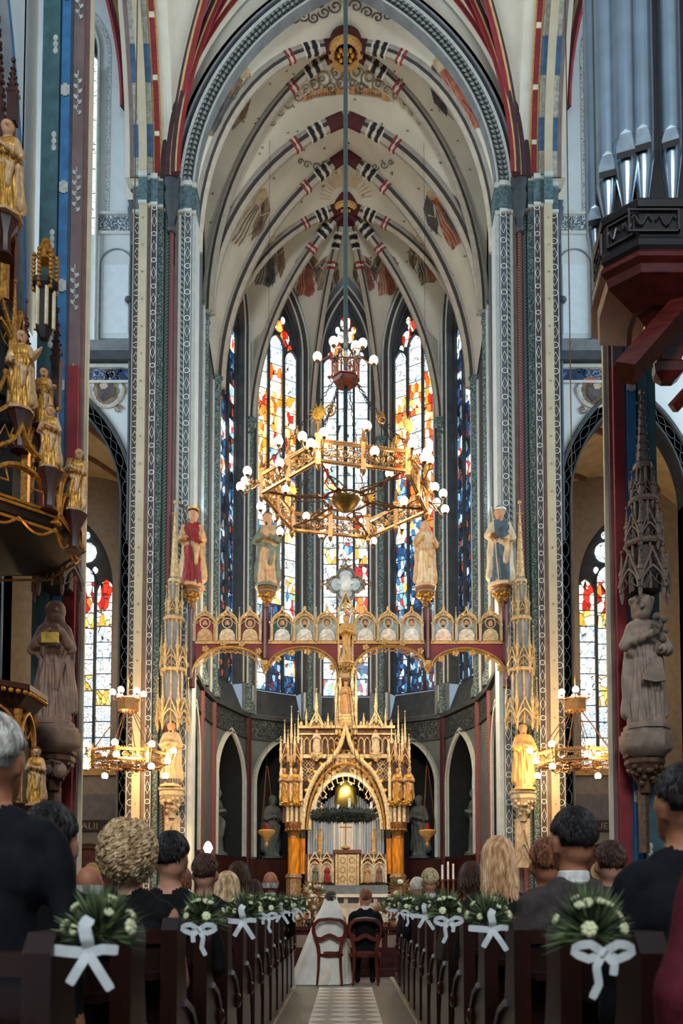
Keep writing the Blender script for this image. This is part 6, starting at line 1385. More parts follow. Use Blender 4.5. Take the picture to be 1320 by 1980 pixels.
for s in (-1, 1):
    for j, k in enumerate(range(0, NR, 2)):
        i = (j + (s > 0)) % 2; o = bq[i] if not used[i] else copytree(bq[i]); used[i] = True
        o.location = (s * (XE - .09), PY[k] - .02, ZT + .045); sc = .68 if k < 4 else .8; o.scale = (-s * sc if i else sc, sc, sc); r = NR - 1 - k
        o['label'] = 'greenery bouquet with pale ribbon on %s row pew end %s of the aisle' % (ORD[r], 'left' if s < 0 else 'right'); o['group'] = 'ribbon bouquets on the pew ends'
# ================================================================ people
SKIN = M('skin_light', 'b98468', .55, var=.08, scale=12); SKIN2 = M('skin_warm', 'a56a4c', .55, var=.08, scale=12)
def cloth(n, c, rough=.85): return M('cloth_' + n, c, rough, var=.18, scale=30, bump=.15, bscale=160, spec=.2)
def strands(t, c, R, mat, n, end, hang, curl=0., seed=1, r=.006, part=0., name='hair', front=.35):
    """hair: a cap with locks combed from the crown, hanging below the head for long hair"""
    rr = random.Random(seed); mb = MB(); m = MB(); m.ball((0, 0, 0), 1, 20, 14); vs = []
    for v in m.v:
        k = 1 + .04 * noise.noise(v * 4 + V(seed, 0, 0)); q = V(v.x * R[0] * k, v.y * R[1] * k, v.z * R[2] * k)
        if v.y > front: q.y = R[1] * (front + (v.y - front) * .25); q *= .94
        if v.z < -.45: q = V(q.x * .9, q.y * .9, R[2] * -.45 + (v.z + .45) * R[2] * .3)
        vs.append(c + q)
    mb.add(vs, m.f)
    for i in range(n):
        a = rr.uniform(pi * .92, pi * 2.08) if rr.random() < .82 else rr.uniform(0, pi); e = end * rr.uniform(.75, 1.05); P = []; ph = rr.uniform(0, 6)
        for j in range(9):
            th = .12 + (e - .12) * j / 8; k = 1.03 + .035 * rr.random(); d = V(sin(th) * cos(a), sin(th) * sin(a), cos(th)); wv = curl * sin(ph + j * 1.9); wz = curl * cos(ph + j * 1.9)
            P.append(c + V(d.x * R[0] * k - d.y * wv, d.y * R[1] * k + d.x * wv, d.z * R[2] * k + wz * .6))
        if hang:
            l = hang * rr.uniform(.75, 1.05); b = P[-1]
            for j in range(1, 6): P.append(b + V(b.x - c.x, b.y - c.y, 0) * (.12 * j / 5) + V(curl * sin(ph + j * 2.2), curl * cos(ph + j * 2.2) * .5 - .01 * j, -l * j / 5))
        q = r * rr.uniform(.7, 1.2); mb.tube(P, [q] * (len(P) - 2) + [q * .7, q * .25], 4)
    return mb.build(name, mat, t, 50)
def curls(t, c, R, mat, n, seed):
    """full head of loose curls over a rounded cap"""
    rr = random.Random(seed); mb = MB(); m = MB(); m.ball((0, 0, 0), 1, 22, 16)
    mb.add([c + V(v.x * R[0] * .93, v.y * R[1] * .93 * (1 if v.y < .4 else .8), max(v.z, -.85) * R[2] * .95) * (1 + .05 * noise.noise(v * 5)) if 0 else c + V(v.x * R[0] * .93, v.y * R[1] * .93 * (1 if v.y < .4 else .8), max(v.z, -.85) * R[2] * .95) for v in m.v], m.f)
    for i in range(n):
        a = rr.uniform(pi * .85, pi * 2.15); th = math.acos(rr.uniform(-.80, .98)); ln = rr.uniform(.035, .075); tu = rr.uniform(1.0, 2.2); rad = rr.uniform(.006, .013); ph = rr.uniform(0, 6); P = []
        for j in range(11):
            f = j / 10; q = th + f * ln / R[2] * 1.1; aa = a + rr.uniform(-.01, .01) + .5 * f * sin(ph); d = V(sin(q) * cos(aa), sin(q) * sin(aa), cos(q)); s_ = V(-sin(aa), cos(aa), 0); w = ph + f * tu * 2 * pi
            P.append(c + V(d.x * R[0], d.y * R[1], d.z * R[2]) * (1.0 + .03 * rr.random()) + s_ * (rad * cos(w)) + d * (rad * sin(w)))
        r = rr.uniform(.004, .007); mb.tube(P, [r * .5] + [r] * 9 + [r * .4], 4)
    return mb.build('hair', mat, t, 50)
def tufts(t, c, R, mat, n, seed):
    """cropped hair: overlapping short locks over a close cap, tapering at the nape"""
    rr = random.Random(seed); mb = MB(); m = MB(); m.ball((0, 0, 0), 1, 20, 14); vs = []
    for v in m.v:
        lim = -.62 if v.y < 0 else -.62 + 1.05 * min(1, v.y * 1.6); z = max(v.z, lim); k = .985 if z == v.z else .90
        vs.append(c + V(v.x * R[0] * k * .97, v.y * R[1] * k * (1 if v.y < .4 else .93), z * R[2] * k))
    mb.add(vs, m.f)
    for i in range(n):
        a = rr.uniform(pi * .85, pi * 2.15) if rr.random() < .85 else rr.uniform(0, pi); back = max(0, -sin(a)); mx = 1.45 + .62 * back; th = rr.uniform(0, mx - .3); e = min(mx, th + rr.uniform(.3, .55)); P = []; da = rr.uniform(-.25, .25)
        for j in range(5):
            f = j / 4; q = th + (e - th) * f; aa = a + da * f; k = 1.0 + .045 * sin(f * pi) + .03 * rr.random() * f; P.append(c + V(sin(q) * cos(aa) * R[0] * k, sin(q) * sin(aa) * R[1] * k, cos(q) * R[2] * k))
        mb.tube(P, [.004, .0075, .0075, .005, .0015], 4)
    return mb.build('hair', mat, t, 50)
def person(name, label, px, ytop, d, top, hair=None, hm=None, s=None, skin=None, fem=False, legs=None, turn=0., collar=None, bare=False, vox=.016, lean=0., rz=0., stand=False, hairk=1., n=120, seed=1, zf=ZF, group=None, arms=None):
    zt = at(px, ytop, d).z; x = at(px, ytop, d).x; k = (zt - zf) / (1.38 if not stand else 1.76)
    t = thing(name, label, 'person', (x, d, zf), rz, group); skin = skin or SKIN; legs = legs or top; o = 0 if not stand else .38; W = .9 if fem else 1.0
    S = lambda *p: tuple(q * k for q in p)
    hx, hy = lean, .0; c0 = V(hx, -.005, 1.25 + o)
    ct, st_ = cos(turn), sin(turn); hd = lambda x_, y_, z_: (hx + x_ * ct - y_ * st_, x_ * st_ + y_ * ct, z_ + o)
    K = [(S(-.08, .0, .50 + o), .125 * k, S(.08, .0, .50 + o), .125 * k, 2), (S(0, -.01, .58 + o), .15 * k * W, S(hx * .5, -.02, .80 + o), .145 * k * W, 1, (1.05, .75, 1)), (S(-.085 * W + hx * .8, -.02, .90 + o), .125 * k * W, S(.085 * W + hx * .8, -.02, .90 + o), .125 * k * W, 1, (1, .8, 1)), (S(-.155 * W + hx, -.02, 1.0 + o), .066 * k, S(.155 * W + hx, -.02, 1.0 + o), .066 * k, 1), (S(-.07 + hx, -.02, 1.05 + o), .055 * k, S(.07 + hx, -.02, 1.05 + o), .055 * k, 1)]
    K += [(S(hx, -.012, 1.07 + o), .056 * k, S(hx, -.005, 1.16 + o), .054 * k, 0), (S(*hd(0, -.02, 1.262)), .092 * k, S(*hd(0, .02, 1.255)), .088 * k, 0, (.86, 1, 1.08)), (S(*hd(0, .045, 1.19)), .055 * k, S(*hd(0, .055, 1.165)), .045 * k, 0), (S(*hd(0, .098, 1.235)), .013 * k, S(*hd(0, .112, 1.21)), .014 * k, 0), (S(*hd(0, -.03, 1.21)), .068 * k, S(*hd(0, .01, 1.20)), .066 * k, 0, (.95, 1, 1))]
    for sx in (-1, 1):
        K += [(S(*hd(sx * .082, -.002, 1.245)), .016 * k, S(*hd(sx * .080, .006, 1.205)), .013 * k, 0), (S(*hd(sx * .032, .088, 1.25)), .014 * k, S(*hd(sx * .034, .088, 1.25)), .013 * k, 0)]
        sh = (sx * .185 * W + hx, -.02, .985 + o); el = (sx * .245 * W, -.02, .72 + o); wr = (sx * .15, .22, .62 + o)
        if stand: el = (sx * .25, -.03, .72 + o); wr = (sx * .24, .06, .48 + o)
        if arms: el, wr = arms[0 if sx < 0 else 1]
        am = 0 if bare else 1; K += [(S(*sh), .058 * k * W, S(*el), .044 * k, am), (S(*el), .044 * k, S(*wr), .03 * k, am)]; dv = (V(*wr) - V(*el)).normalized()
        K += hand_caps(V(*wr) * k, dv, .026 * k, 0, -sx, k)
        if stand: K += [(S(sx * .09, 0, .50 + o), .10 * k, S(sx * .10, .01, .48), .068 * k, 2), (S(sx * .10, .01, .48), .068 * k, S(sx * .10, -.02, .09), .045 * k, 2), (S(sx * .10, -.03, .05), .045 * k, S(sx * .11, .14, .04), .038 * k, 2)]
        else: K += [(S(sx * .09, .02, .50), .10 * k, S(sx * .11, .29, .51), .07 * k, 2), (S(sx * .11, .29, .51), .068 * k, S(sx * .11, .25, .10), .046 * k, 2), (S(sx * .11, .22, .05), .045 * k, S(sx * .12, .34, .04), .038 * k, 2)]
    blob(K, vox, [skin, top, legs], 'body', t, lambda co, vi: ((vi == 1)) * .0035 * np.sin(co[:, 2] * 38 + np.sin(co[:, 0] * 20) * 2) * (np.abs(co[:, 0]) > .12), 3)
    if collar: MB().lathe([(.062 * k, 1.075 * k + o * k), (.068 * k, 1.085 * k + o * k), (.062 * k, 1.125 * k + o * k), (.056 * k, 1.13 * k + o * k)], (hx * k, -.008 * k, 0), 16, sq=.95).build('collar', collar, t)
    c = V(*S(*hd(0, -.012, 1.272))); R = [.084 * k * hairk, .104 * k * hairk, .110 * k * hairk]
    if hair == 'short': tufts(t, c, R, hm, n * 2, seed)
    elif hair == 'curly': curls(t, c + V(0, -.012, -.012) * k, [R[0] * 1.2, R[1] * 1.1, R[2] * 1.1], hm, n, seed)
    elif hair == 'bob': strands(t, c, R, hm, n, 1.9, .07 * k, .003, seed)
    elif hair == 'long': strands(t, c, R, hm, n, 1.7, .24 * k, .004, seed)
    elif hair == 'bald':
        m = MB()
        for j in range(60): a = pi + pi * j / 59; p = c + V(R[0] * .98 * cos(a), R[1] * .95 * sin(a), -.035 * k); m.tube([p, p + V(0, 0, -.03) * k, p + V(-cos(a) * .008, 0, -.055) * k], .006 * k, 4)
        m.build('hair', hm, t)
    elif hair == 'bun': strands(t, c, R, hm, n, 1.8, 0, seed=seed); MB().ball(c + V(0, -R[1] * .9, .02), (.05 * k, .04 * k, .045 * k), 12, 8).build('hair_bun', hm, t)
    return t
NAVYC = cloth('navy', '0f1014'); BLK = cloth('black', '0a0a0b'); CHAR = cloth('charcoal', '24201f'); GRY = cloth('brown_grey', '3f3734'); BURG = cloth('burgundy', '5a1c26'); DKB = cloth('dark_brown', '2a1d18'); WHC = cloth('white', 'd8d4cc'); TWD = cloth('olive_tweed', '383327')
def HM(n, c, c2=None): return M('hair_' + n, c, .62, var=.3, scale=40, stretch=(1, 1, .15), col2=c2)
H_GREY = HM('silver', '7d766c', 'd0c8bc'); H_BLACK = HM('black', '0f0d0c', '231d1a'); H_BL = HM('blonde', '94704a', 'e0c294'); H_BL2 = HM('ash_blonde', '9c7146', 'e2b588'); H_BR = HM('brown', '2a1a12', '4d3222'); H_RD = HM('auburn', '4a2615', '8a5232'); H_LT = HM('light_blonde', '8f7a52', 'cbb88c'); H_WH = HM('pale', 'b0a48c', 'd8d0bc')
PP = [('silver haired man in navy suit standing beside the pulpit end pew', -8, 1388, 2.45, NAVYC, 'short', H_GREY, dict(stand=True, turn=-.25, vox=.012, n=420, skin=SKIN2, hairk=1.04)),
('dark haired guest in black between navy suit man and pier', 100, 1556, 3.05, BLK, 'short', H_BLACK, dict(vox=.014, n=200)),
('woman with curly blonde hair in sleeveless black dress', 250, 1592, 3.8, BLK, 'curly', H_BL, dict(fem=True, bare=True, vox=.012, n=700, hairk=1.12)),
('black haired man in black suit beside the curly blonde woman', 330, 1610, 4.55, BLK, 'short', H_BLACK, dict(n=200, turn=.5)),
('bald guest showing only a smooth head beyond the curly blonde woman', 174, 1668, 5.3, BLK, 'bald', H_GREY, dict(skin=SKIN2)),
('auburn haired guest behind the black suited man', 350, 1676, 7.55, DKB, 'bob', H_RD, dict(fem=True, n=110)),
('dark brown short haired guest below the flame lamp', 397, 1652, 6.05, BLK, 'short', H_BR, dict(n=150)),
('dark haired woman in front of the straight blonde woman', 462, 1672, 8.3, BLK, 'bob', H_BR, dict(fem=True, n=140, hairk=1.2)),
('woman with straight blonde bob in olive tweed', 440, 1690, 6.8, TWD, 'long', H_BL, dict(fem=True, vox=.014, n=240, hairk=1.12)),
('brown haired woman between blonde bob and bald man', 492, 1702, 9.05, BLK, 'bob', H_BR, dict(fem=True, n=110)),
('bald man with grey fringe on left aisle side', 523, 1682, 9.8, BLK, 'bald', H_GREY, dict(skin=SKIN2, collar=WHC)),
('dark haired man in dark suit standing by the right near pier', 1316, 1482, 2.45, NAVYC, 'short', H_BLACK, dict(stand=True, turn=.35, vox=.012, n=360, skin=SKIN2)),
('dark haired man in brown grey suit with white collar', 1105, 1564, 3.8, GRY, 'short', H_BLACK, dict(vox=.012, n=360, collar=WHC, skin=SKIN2, turn=.25, rz=.15)),
('guest half hidden left of the brown grey suit man', 1056, 1622, 4.55, BLK, 'short', H_RD, dict(n=150, skin=SKIN2)),
('woman with long straight blonde hair in dark coat', 962, 1622, 5.3, CHAR, 'long', H_BL2, dict(fem=True, vox=.014, n=300, hairk=1.05)),
('brown haired woman left of the long blonde haired woman', 910, 1668, 6.05, TWD, 'bob', H_BR, dict(fem=True, n=130)),
('blond boy in black jacket on the right side', 831, 1680, 9.05, BLK, 'short', H_LT, dict(n=160, collar=WHC)),
('pale haired guest beside the blond boy', 806, 1697, 10.55, CHAR, 'short', H_WH, dict(fem=True, n=130)),
('guest in black beyond the brown grey suit man', 1178, 1628, 5.3, BLK, 'short', H_BR, dict(n=150)),
('guest in burgundy coat at the outer right pew', 1500, 1340, 1.62, BURG, 'bob', H_BR, dict(fem=True, stand=True, vox=.013, n=60))]
for i, (lab, px, yt, d, tm_, hr, hm_, kw) in enumerate(PP): person('person', lab, px, yt, d, tm_, hr, hm_, seed=2 + i, **kw)
# ================================================================ bridal couple
MAH = M('chair_mahogany', '5a2112', .28, var=.3, scale=10, stretch=(1, 1, .3)); SEATC = M('chair_seat_cloth', '4a1f1a', .7, var=.3, scale=30)
def chair(x, label, y=12.2):
    t = thing('balloon_chair', label, 'chair', (x, y, 0), 0, 'bridal chairs in the aisle'); k = .96
    P = [(-.155, .46), (-.165, .56), (-.20, .68), (-.235, .78), (-.225, .88), (-.15, .945), (0, .965), (.15, .945), (.225, .88), (.235, .78), (.20, .68), (.165, .56), (.155, .46)]
    Q = resample([V(a, -.02 - .10 * (z - .46), z) for a, z in P], 40); MB().sweep(Q, (0, -1, 0), [(-.016, -.026), (.016, -.026), (.024, 0), (.016, .026), (-.016, .026)]).build('back_frame', MAH, t)
    mb = MB(); S = resample([V(-.20, -.045, .68), V(-.12, -.045, .665), V(-.06, -.045, .70), V(0, -.045, .725), V(.06, -.045, .70), V(.12, -.045, .665), V(.20, -.045, .68)], 20); mb.sweep(S, (0, -1, 0), [(-.012, -.03), (.014, -.03), (.014, .03), (-.012, .03)]); mb.build('splat', MAH, t)
    mb = MB(); mb.lathe([(.20, .40), (.235, .41), (.24, .45), (.22, .46)], (0, .18, 0), 20, sq=.95); mb.build('seat_rail', MAH, t); mb = MB(); mb.lathe([(.215, .455), (.21, .485), (.12, .505), (.01, .51)], (0, .18, 0), 20, sq=.95); mb.build('seat', SEATC, t)
    for sx in (-1, 1):
        MB().tube([V(sx * .155, -.02, .46), V(sx * .16, -.03, .25), V(sx * .18, -.09, .0)], [.024, .02, .016], 8).build('leg', MAH, t)
        MB().tube([V(sx * .19, .36, .42), V(sx * .215, .39, .32), V(sx * .20, .37, .15), V(sx * .215, .41, .0)], [.03, .026, .016, .02], 8).build('leg', MAH, t)
    return t
chair(at(637, 1800, 12.15).x, 'mahogany balloon back chair holding the bride'); chair(at(706, 1800, 12.15).x, 'mahogany balloon back chair holding the groom')
gx = at(708, 1720, 12.36).x
g_ = person('person', 'groom in black tailcoat seated beside the bride', 706, 1719, 12.36, BLK, 'short', HM('groom', '5a2f1e', '94603f'), vox=.014, n=160, seed=30, collar=WHC, zf=0., turn=.7)
bx = at(640, 1725, 12.36).x; GOWN = M('ivory_gown', 'd9cdb4', .7, var=.08, scale=8, bump=.1, bscale=20); VEIL = M('veil_tulle', 'e0d9ca', .8, var=.06, scale=6)
k = 1.0; bt = person('person', 'bride in ivory gown with long veil seated beside the groom', 640, 1724, 12.36, GOWN, 'short', HM('bride', '2a211c', '4a3a30'), fem=True, vox=.014, n=160, seed=31, zf=0., turn=-.5, bare=True)
mb = MB(); n = 36; vs = []
for i, (z, rx_, ry_, ox, oy) in enumerate(((.62, .19, .17, 0, .02), (.50, .30, .26, -.02, .12), (.30, .34, .32, -.05, .16), (.12, .38, .36, -.08, .17), (.01, .44, .40, -.12, .17))):
    for j in range(n): a = 2 * pi * j / n; f = 1 + (.06 * sin(9 * a + i) + .03 * sin(17 * a)) * (.3 + i * .2); vs.append(V(ox + rx_ * f * cos(a), oy + ry_ * f * sin(a), z))
mb.add(vs, [(i * n + j, i * n + (j + 1) % n, (i + 1) * n + (j + 1) % n, (i + 1) * n + j) for i in range(4) for j in range(n)]); mb.build('skirt', GOWN, bt)
mb = MB(); vs = []; n = 30; rows = ((1.30, .085, .115, .0), (1.22, .10, .13, -.01), (1.12, .14, .15, -.01), (1.00, .20, .16, -.02), (.80, .24, .17, -.06), (.55, .27, .18, -.13), (.30, .30, .19, -.20), (.12, .32, .20, -.26), (.01, .36, .24, -.30))
for i, (z, rx_, ry_, ox) in enumerate(rows):
    for j in range(n):
        a = pi * (.98 + 1.04 * j / (n - 1)); f = 1 + .035 * sin(11 * a + i * .5) * min(1, i / 3); lx = ox if cos(a) < 0 else ox * .3; vs.append(V(lx + rx_ * f * cos(a), -.0 + ry_ * f * sin(a) * .9, z))
mb.add(vs, [(i * n + j, i * n + j + 1, (i + 1) * n + j + 1, (i + 1) * n + j) for i in range(len(rows) - 1) for j in range(n - 1)]); mb.build('veil', VEIL, bt)
# ================================================================ communion rail and flowers
RW = M('rail_mahogany', '3f1210', .3, var=.35, scale=8); rl = thing('communion_rail', 'dark red panelled wooden bench before the bridal couple', 'rail', (.08, 13.75, 0))
MB().bx(-.95, .95, -.12, .12, .74, .80).build('top', RW, rl, 0); MB().bx(-.92, .92, -.05, .05, .0, .74).build('front_board', RW, rl, 0); MB().bx(-.95, .95, -.3, .1, 0, .12).build('kneeling_step', RW, rl, 0)
for k in range(5): x = -.74 + .37 * k; MB().bx(x - .14, x + .14, -.07, -.05, .46, .66).build('panel', M('rail_pale_panel', '8a7264', .4, var=.2), rl, 0); MB().bx(x - .14, x + .14, -.065, -.05, .2, .38).build('panel', RW, rl, 0)
def arrangement(px, py, Y, lab, cols, R, seed, zb=None, n=260):
    c = at(px, py, Y); t = thing('flower_arrangement', lab, 'flowers', c); rr = random.Random(seed)
    zf_ = (.30 if Y > 15 else .80) - c.z
    MB().lathe([(.09, zf_), (.09, zf_ + .02), (.03, zf_ + .05), (.035, -R - .06), (.09, -R * .8), (.07, -R * .5), (.08, -R * .45)] if Y > 15 else [(.06, zf_), (.09, zf_ + .06), (.07, -R * .3), (.08, -R * .25)], (0, 0, 0), 12).build('vase', M('vase_brown', '4a3a30', .4), t)
    mb = MB()
    for k in range(n):
        d = V(rr.gauss(0, 1), rr.gauss(0, .8), rr.gauss(.3, 1)).normalized(); b = d * R * .3; L = R * rr.uniform(.5, .95); q = d.orthogonal().normalized(); q = Matrix.Rotation(rr.uniform(0, 6), 3, d) @ q; w = rr.uniform(.006, .014); m = b + d * L * .6; mb.add([b, m - q * w, b + d * L, m + q * w], [(0, 1, 2, 3)], rr.randrange(2))
    f = mb.build('foliage', [M('dried_orange', 'a8623a', .8, var=.3), LEAFM], t, 0); f['kind'] = 'stuff'
    for k in range(12):
        d = V(rr.gauss(0, 1), rr.gauss(-.3, .7), rr.gauss(.2, 1)).normalized(); c_ = d * R * rr.uniform(.6, .95); fm = MB(); q = d.orthogonal().normalized(); r_ = rr.uniform(.025, .05)
        for p in range(6): fm.ball(c_ + (Matrix.Rotation(p * 1.047, 3, d) @ q) * r_ * .7, r_ * .55, 6, 4)
        fm.ball(c_ + d * r_ * .4, r_ * .6, 6, 4); fm.build('flower', M('bloom_' + cols[k % len(cols)], cols[k % len(cols)], .7, var=.2, scale=20), t)
    return t
arrangement(601, 1768, 13.8, 'tall dried orange and cream flowers left of the bride', ['c98a5a', 'd9b48a', 'b3623c', 'd8cdb4'], .30, 1)
arrangement(604, 1730, 15.3, 'cream flowers before the left amber column', ['d8cfb4', 'c9b48c'], .26, 2)
arrangement(745, 1775, 13.8, 'orange and blush flowers right of the groom', ['c9744a', 'd8b8a0', 'b8502c', 'd9c4a8'], .28, 3)
arrangement(775, 1722, 15.3, 'pale cream flowers before the right amber column', ['d8d0b4', 'b9b890'], .26, 4)
for i, (px, py) in enumerate(((855, 1672), (866, 1666), (876, 1670))):
    b = at(px, 1700, 15.8); zt_ = at(px, py, 15.8).z; t = thing('tall_candle', ('shorter left candle on slim brass stand right of the chancel step', 'tallest candle on slim brass stand right of the chancel step', 'candle nearest the pier on slim brass stand right of chancel')[i], 'candle', (b.x, 15.8, .30), 0, 'candles right of the chancel step')
    MB().lathe([(.045, 0), (.045, .02), (.02, .05), (.015, b.z - .34), (.05, b.z - .30)], (0, 0, 0), 10).build('stand', BRASS, t); MB().lathe([(.02, b.z - .30), (.02, zt_ - .3)], (0, 0, 0), 8).build('candle_stick', M('wax'), t)
# ================================================================ paintings on vault and walls
bv = bvh_of([ceiling] + apse_walls); bw = bvh_of([TW_L, TW_R]); 
def PM(n, c, c2=None): return M('fresco_' + n, c, .85, var=.3, scale=5, col2=c2)
FR = [PM('brown', '6b5846', '8d7a62'), PM('slate', '4e5a60', '74807f'), PM('red', '8a4234', 'a86a54'), PM('pale', 'a89c84', 'bfb49a'), PM('ochre', 'b08f58', 'c4a878'), PM('dark', '3c3a3c', '5a5654')]
def fresco(parts, name, parent=None, b=None, g=4.):
    mb = MB()
    for poly, mi in parts: paint(mb, b or bv, poly, mi, g, .012 + .003 * mi)
    return mb
def finish(mb, name, parent): return mb.build(name, FR, parent, 0) if mb.v else None
def blobpoly(cx, cy, rx_, ry_, rot=0., n=14, j=.15, seed=0):
    r = random.Random(seed); return [(cx + (rx_ * cos(a) * cos(rot) - ry_ * sin(a) * sin(rot)) * (k := 1 + r.uniform(-j, j)), cy + (rx_ * cos(a) * sin(rot) + ry_ * sin(a) * cos(rot)) * k) for a in [2 * pi * i / n for i in range(n)]]
def angel(cx, cy, L, ang, cols, seed, k=1.):
    L *= 1.2
    """reclining robed angel: wings, robe in folds, head with halo; ang is the pixel direction from head to hem"""
    d = (cos(ang), sin(ang)); q = (-d[1], d[0]); P = lambda s, w: (cx + d[0] * s * L + q[0] * w * L, cy + d[1] * s * L + q[1] * w * L)
    mb = MB(); S = lambda pts, mi: paint(mb, bv, [P(*p) for p in pts], mi, 1.6, .012 + .002 * mi)
    S([(-.15, -.10), (.05, -.30), (.45, -.42), (.75, -.36), (.5, -.22), (.25, -.1)], cols[3]); S([(-.15, .10), (.05, .28), (.35, .36), (.6, .30), (.4, .16), (.2, .08)], cols[3])
    S([(0, -.07), (.2, -.15), (.5, -.2), (.85, -.26), (1.0, -.12), (.95, .05), (1.0, .2), (.8, .22), (.5, .18), (.2, .13), (0, .07)], cols[0]); S([(.3, -.12), (.6, -.16), (.9, -.2), (.92, -.04), (.6, .0), (.35, .02)], cols[1]); S([(.45, .04), (.75, .06), (.9, .16), (.7, .18), (.5, .14)], cols[2])
    paint(mb, bv, blobpoly(*P(-.10, 0), .10 * L, .10 * L, seed=seed, j=.03), 4, 3., .02); paint(mb, bv, blobpoly(*P(-.09, 0), .06 * L, .065 * L, seed=seed, j=.05), 3, 2., .024)
    for w in (-.16, -.1, -.04, .03, .09, .15): stroke(mb, bv, [P(.12, w * .5), P(.5, w + .02), P(.75, w * 1.1 - .02), P(.97, w * 1.3)], 1.3, 5 if w < 0 else 3, .03)
    stroke(mb, bv, [P(.08, -.06), P(.25, -.2), P(.1, -.3)], 3.2, 3, .032); stroke(mb, bv, [P(.08, .06), P(.3, .16), P(.2, .26)], 3.2, 3, .032)
    for s_ in (-1, 1):
        for e in range(3): stroke(mb, bv, [P(0, s_ * .1), P(.25 + e * .1, s_ * (.26 + .02 * e)), P(.5 + .1 * e, s_ * (.36 - .06 * e))], 1.3, 5, .03)
    return mb.build('painted_angel', FR, ceiling, 0)
angel(462, 150, 105, 2.15, (0, 5, 2, 0), 1); angel(858, 135, 112, 1.05, (2, 1, 1, 5), 2); angel(500, 384, 84, 2.2, (3, 1, 2, 0), 3); angel(842, 384, 86, 1.05, (2, 5, 1, 5), 4)
for cx, cy, L, a, c in ((524, 472, 70, 1.75, (1, 5, 1, 0)), (593, 500, 62, 1.62, (2, 0, 2, 0)), (742, 498, 62, 1.5, (2, 0, 1, 0)), (812, 470, 68, 1.35, (0, 2, 5, 0)), (636, 505, 50, 1.75, (0, 5, 0, 0)), (700, 505, 50, 1.4, (2, 0, 0, 0))): angel(cx, cy, L, a, c, int(cx))
# banner with scrolls in the first bay
mb = MB(); bl = [(583 + i * 5, 186 - 12 * sin(min(1, i / 17) * pi / 2) + (3 if i < 3 else 0)) for i in range(17)] ; br = [(1338 - x, y) for x, y in bl][::-1]
stroke(mb, bv, bl, 15, 4); stroke(mb, bv, br, 15, 4); ban = mb.build('painted_banner', [FR[0], FR[1], FR[2], FR[3], PM('banner', 'a8794c', 'bd9468')], ceiling, 0)
letters('Spiritus', lambda x, z: onto(bv, 590 + x * 20, 188 - 9 * sin(min(1, (x * 20) / 80) * pi / 2) - z * 13 + 3, .03), FR[5], ban); letters('Sanctus', lambda x, z: onto(bv, 684 + x * 18, 178 + 9 * (1 - cos(min(1, (x * 18) / 70) * pi / 2)) - z * 13 + 3, .03), FR[5], ban)
mb = MB()
for s in (-1, 1):
    X = lambda v: 668 + s * v
    for c in ((20, 140, 16), (45, 150, 18), (12, 160, 12), (62, 162, 12), (30, 168, 12), (95, 185, 11), (115, 198, 12), (130, 215, 9), (145, 235, 8), (78, 172, 10)): stroke(mb, bv, spiral(X(c[0]), c[1], c[2], 1.25, pi / 2, 16, s), 3.5, 0 if c[0] < 70 else 3, .02); stroke(mb, bv, spiral(X(c[0]) + 2, c[1] + 2, c[2] * .9, .9, 0, 12, -s), 1.5, 5, .024)
    stroke(mb, bv, [(X(60), 168), (X(90), 190), (X(112), 192), (X(125), 214), (X(140), 220), (X(152), 246)], 3, 3, .02)
    for c in ((20, 12, 14), (42, 24, 12), (62, 34, 11), (80, 30, 13), (98, 36, 10), (112, 42, 8), (50, 4, 12), (85, 14, 11)): stroke(mb, bv, spiral(X(c[0]), c[1], c[2], 1.3, pi, 14, s), 2.6, 5, .02)
    for c in ((40, 318, 9), (58, 322, 8), (75, 318, 8), (88, 312, 6), (30, 248, 7), (50, 256, 6)): stroke(mb, bv, spiral(X(c[0]), c[1], c[2], 1.2, 0, 12, s), 1.8, 5, .02)
mb.build('painted_scrollwork', FR, ceiling, 0)['kind'] = 'stuff'
mb = MB()
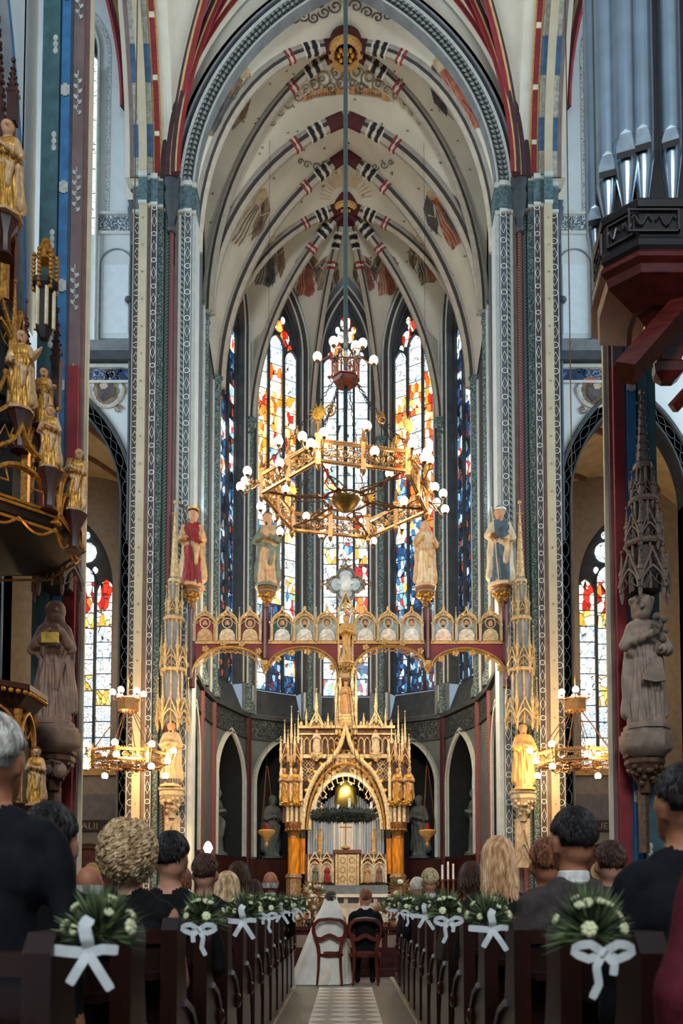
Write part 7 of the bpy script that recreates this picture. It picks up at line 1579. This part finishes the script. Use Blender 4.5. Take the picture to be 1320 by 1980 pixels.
for k in range(34):
    a = pi * (.03 + .94 * k / 33); r0, r1 = 30, (66 if k % 2 else 52); stroke(mb, bv, [(668 - cos(a) * r0, 388 - sin(a) * r0), (668 - cos(a) * r1, 388 - sin(a) * r1)], 1.4, 4, .02)
mb.build('painted_sunburst', FR, ceiling, 0)
mb = MB(); rr = random.Random(3)
for k in range(110):
    x, y = rr.uniform(400, 940), rr.uniform(110, 540); p = onto(bv, x, y)
    if p is not None: paint(mb, bv, [(x + 3.4 * (1 if i % 2 else .45) * cos(i * pi / 5), y + 3.4 * (1 if i % 2 else .45) * sin(i * pi / 5)) for i in range(10)], 0, 1.4, .012)
mb.build('painted_stars', FR, ceiling, 0)['kind'] = 'stuff'
# crests on the transept walls
for s, w in ((-1, TW_L), (1, TW_R)):
    X = lambda v: 668 + s * v; mb = MB(); cx = X(463 if s < 0 else 482)
    paint(mb, bw, blobpoly(cx, 752, 25, 30, j=.06, seed=1), 0, 3.); paint(mb, bw, blobpoly(cx, 755, 17, 20, j=.2, seed=2), 5, 2.5, .02); paint(mb, bw, blobpoly(cx, 722, 16, 13, j=.15, seed=5), 3, 3., .02); paint(mb, bw, blobpoly(cx + s * 4, 746, 7, 8, j=.2, seed=6), 3, 2., .024)
    if s > 0: paint(mb, bw, blobpoly(cx - 10, 738, 13, 8, j=.3, seed=8), 2, 2.5, .026)
    stroke(mb, bw, [(cx + s * 34 * cos(a), 752 + 36 * sin(a)) for a in [i * .2 - .2 for i in range(18)]], 5, 3, .022); stroke(mb, bw, [(cx - s * 30 + s * 8 * sin(i * .9), 712 + i * 8) for i in range(11)], 4, 1 if s > 0 else 0, .02); stroke(mb, bw, spiral(cx - s * 28, 715, 9, 1.2, 0, 14, s), 3, 0, .02); stroke(mb, bw, spiral(cx - s * 24, 792, 9, 1.3, 0, 14, s), 3, 0, .02); stroke(mb, bw, spiral(cx + s * 26, 715, 8, 1.3, 0, 14, -s), 3, 0, .02)
    mb.build('painted_crest', FR, w, 0)
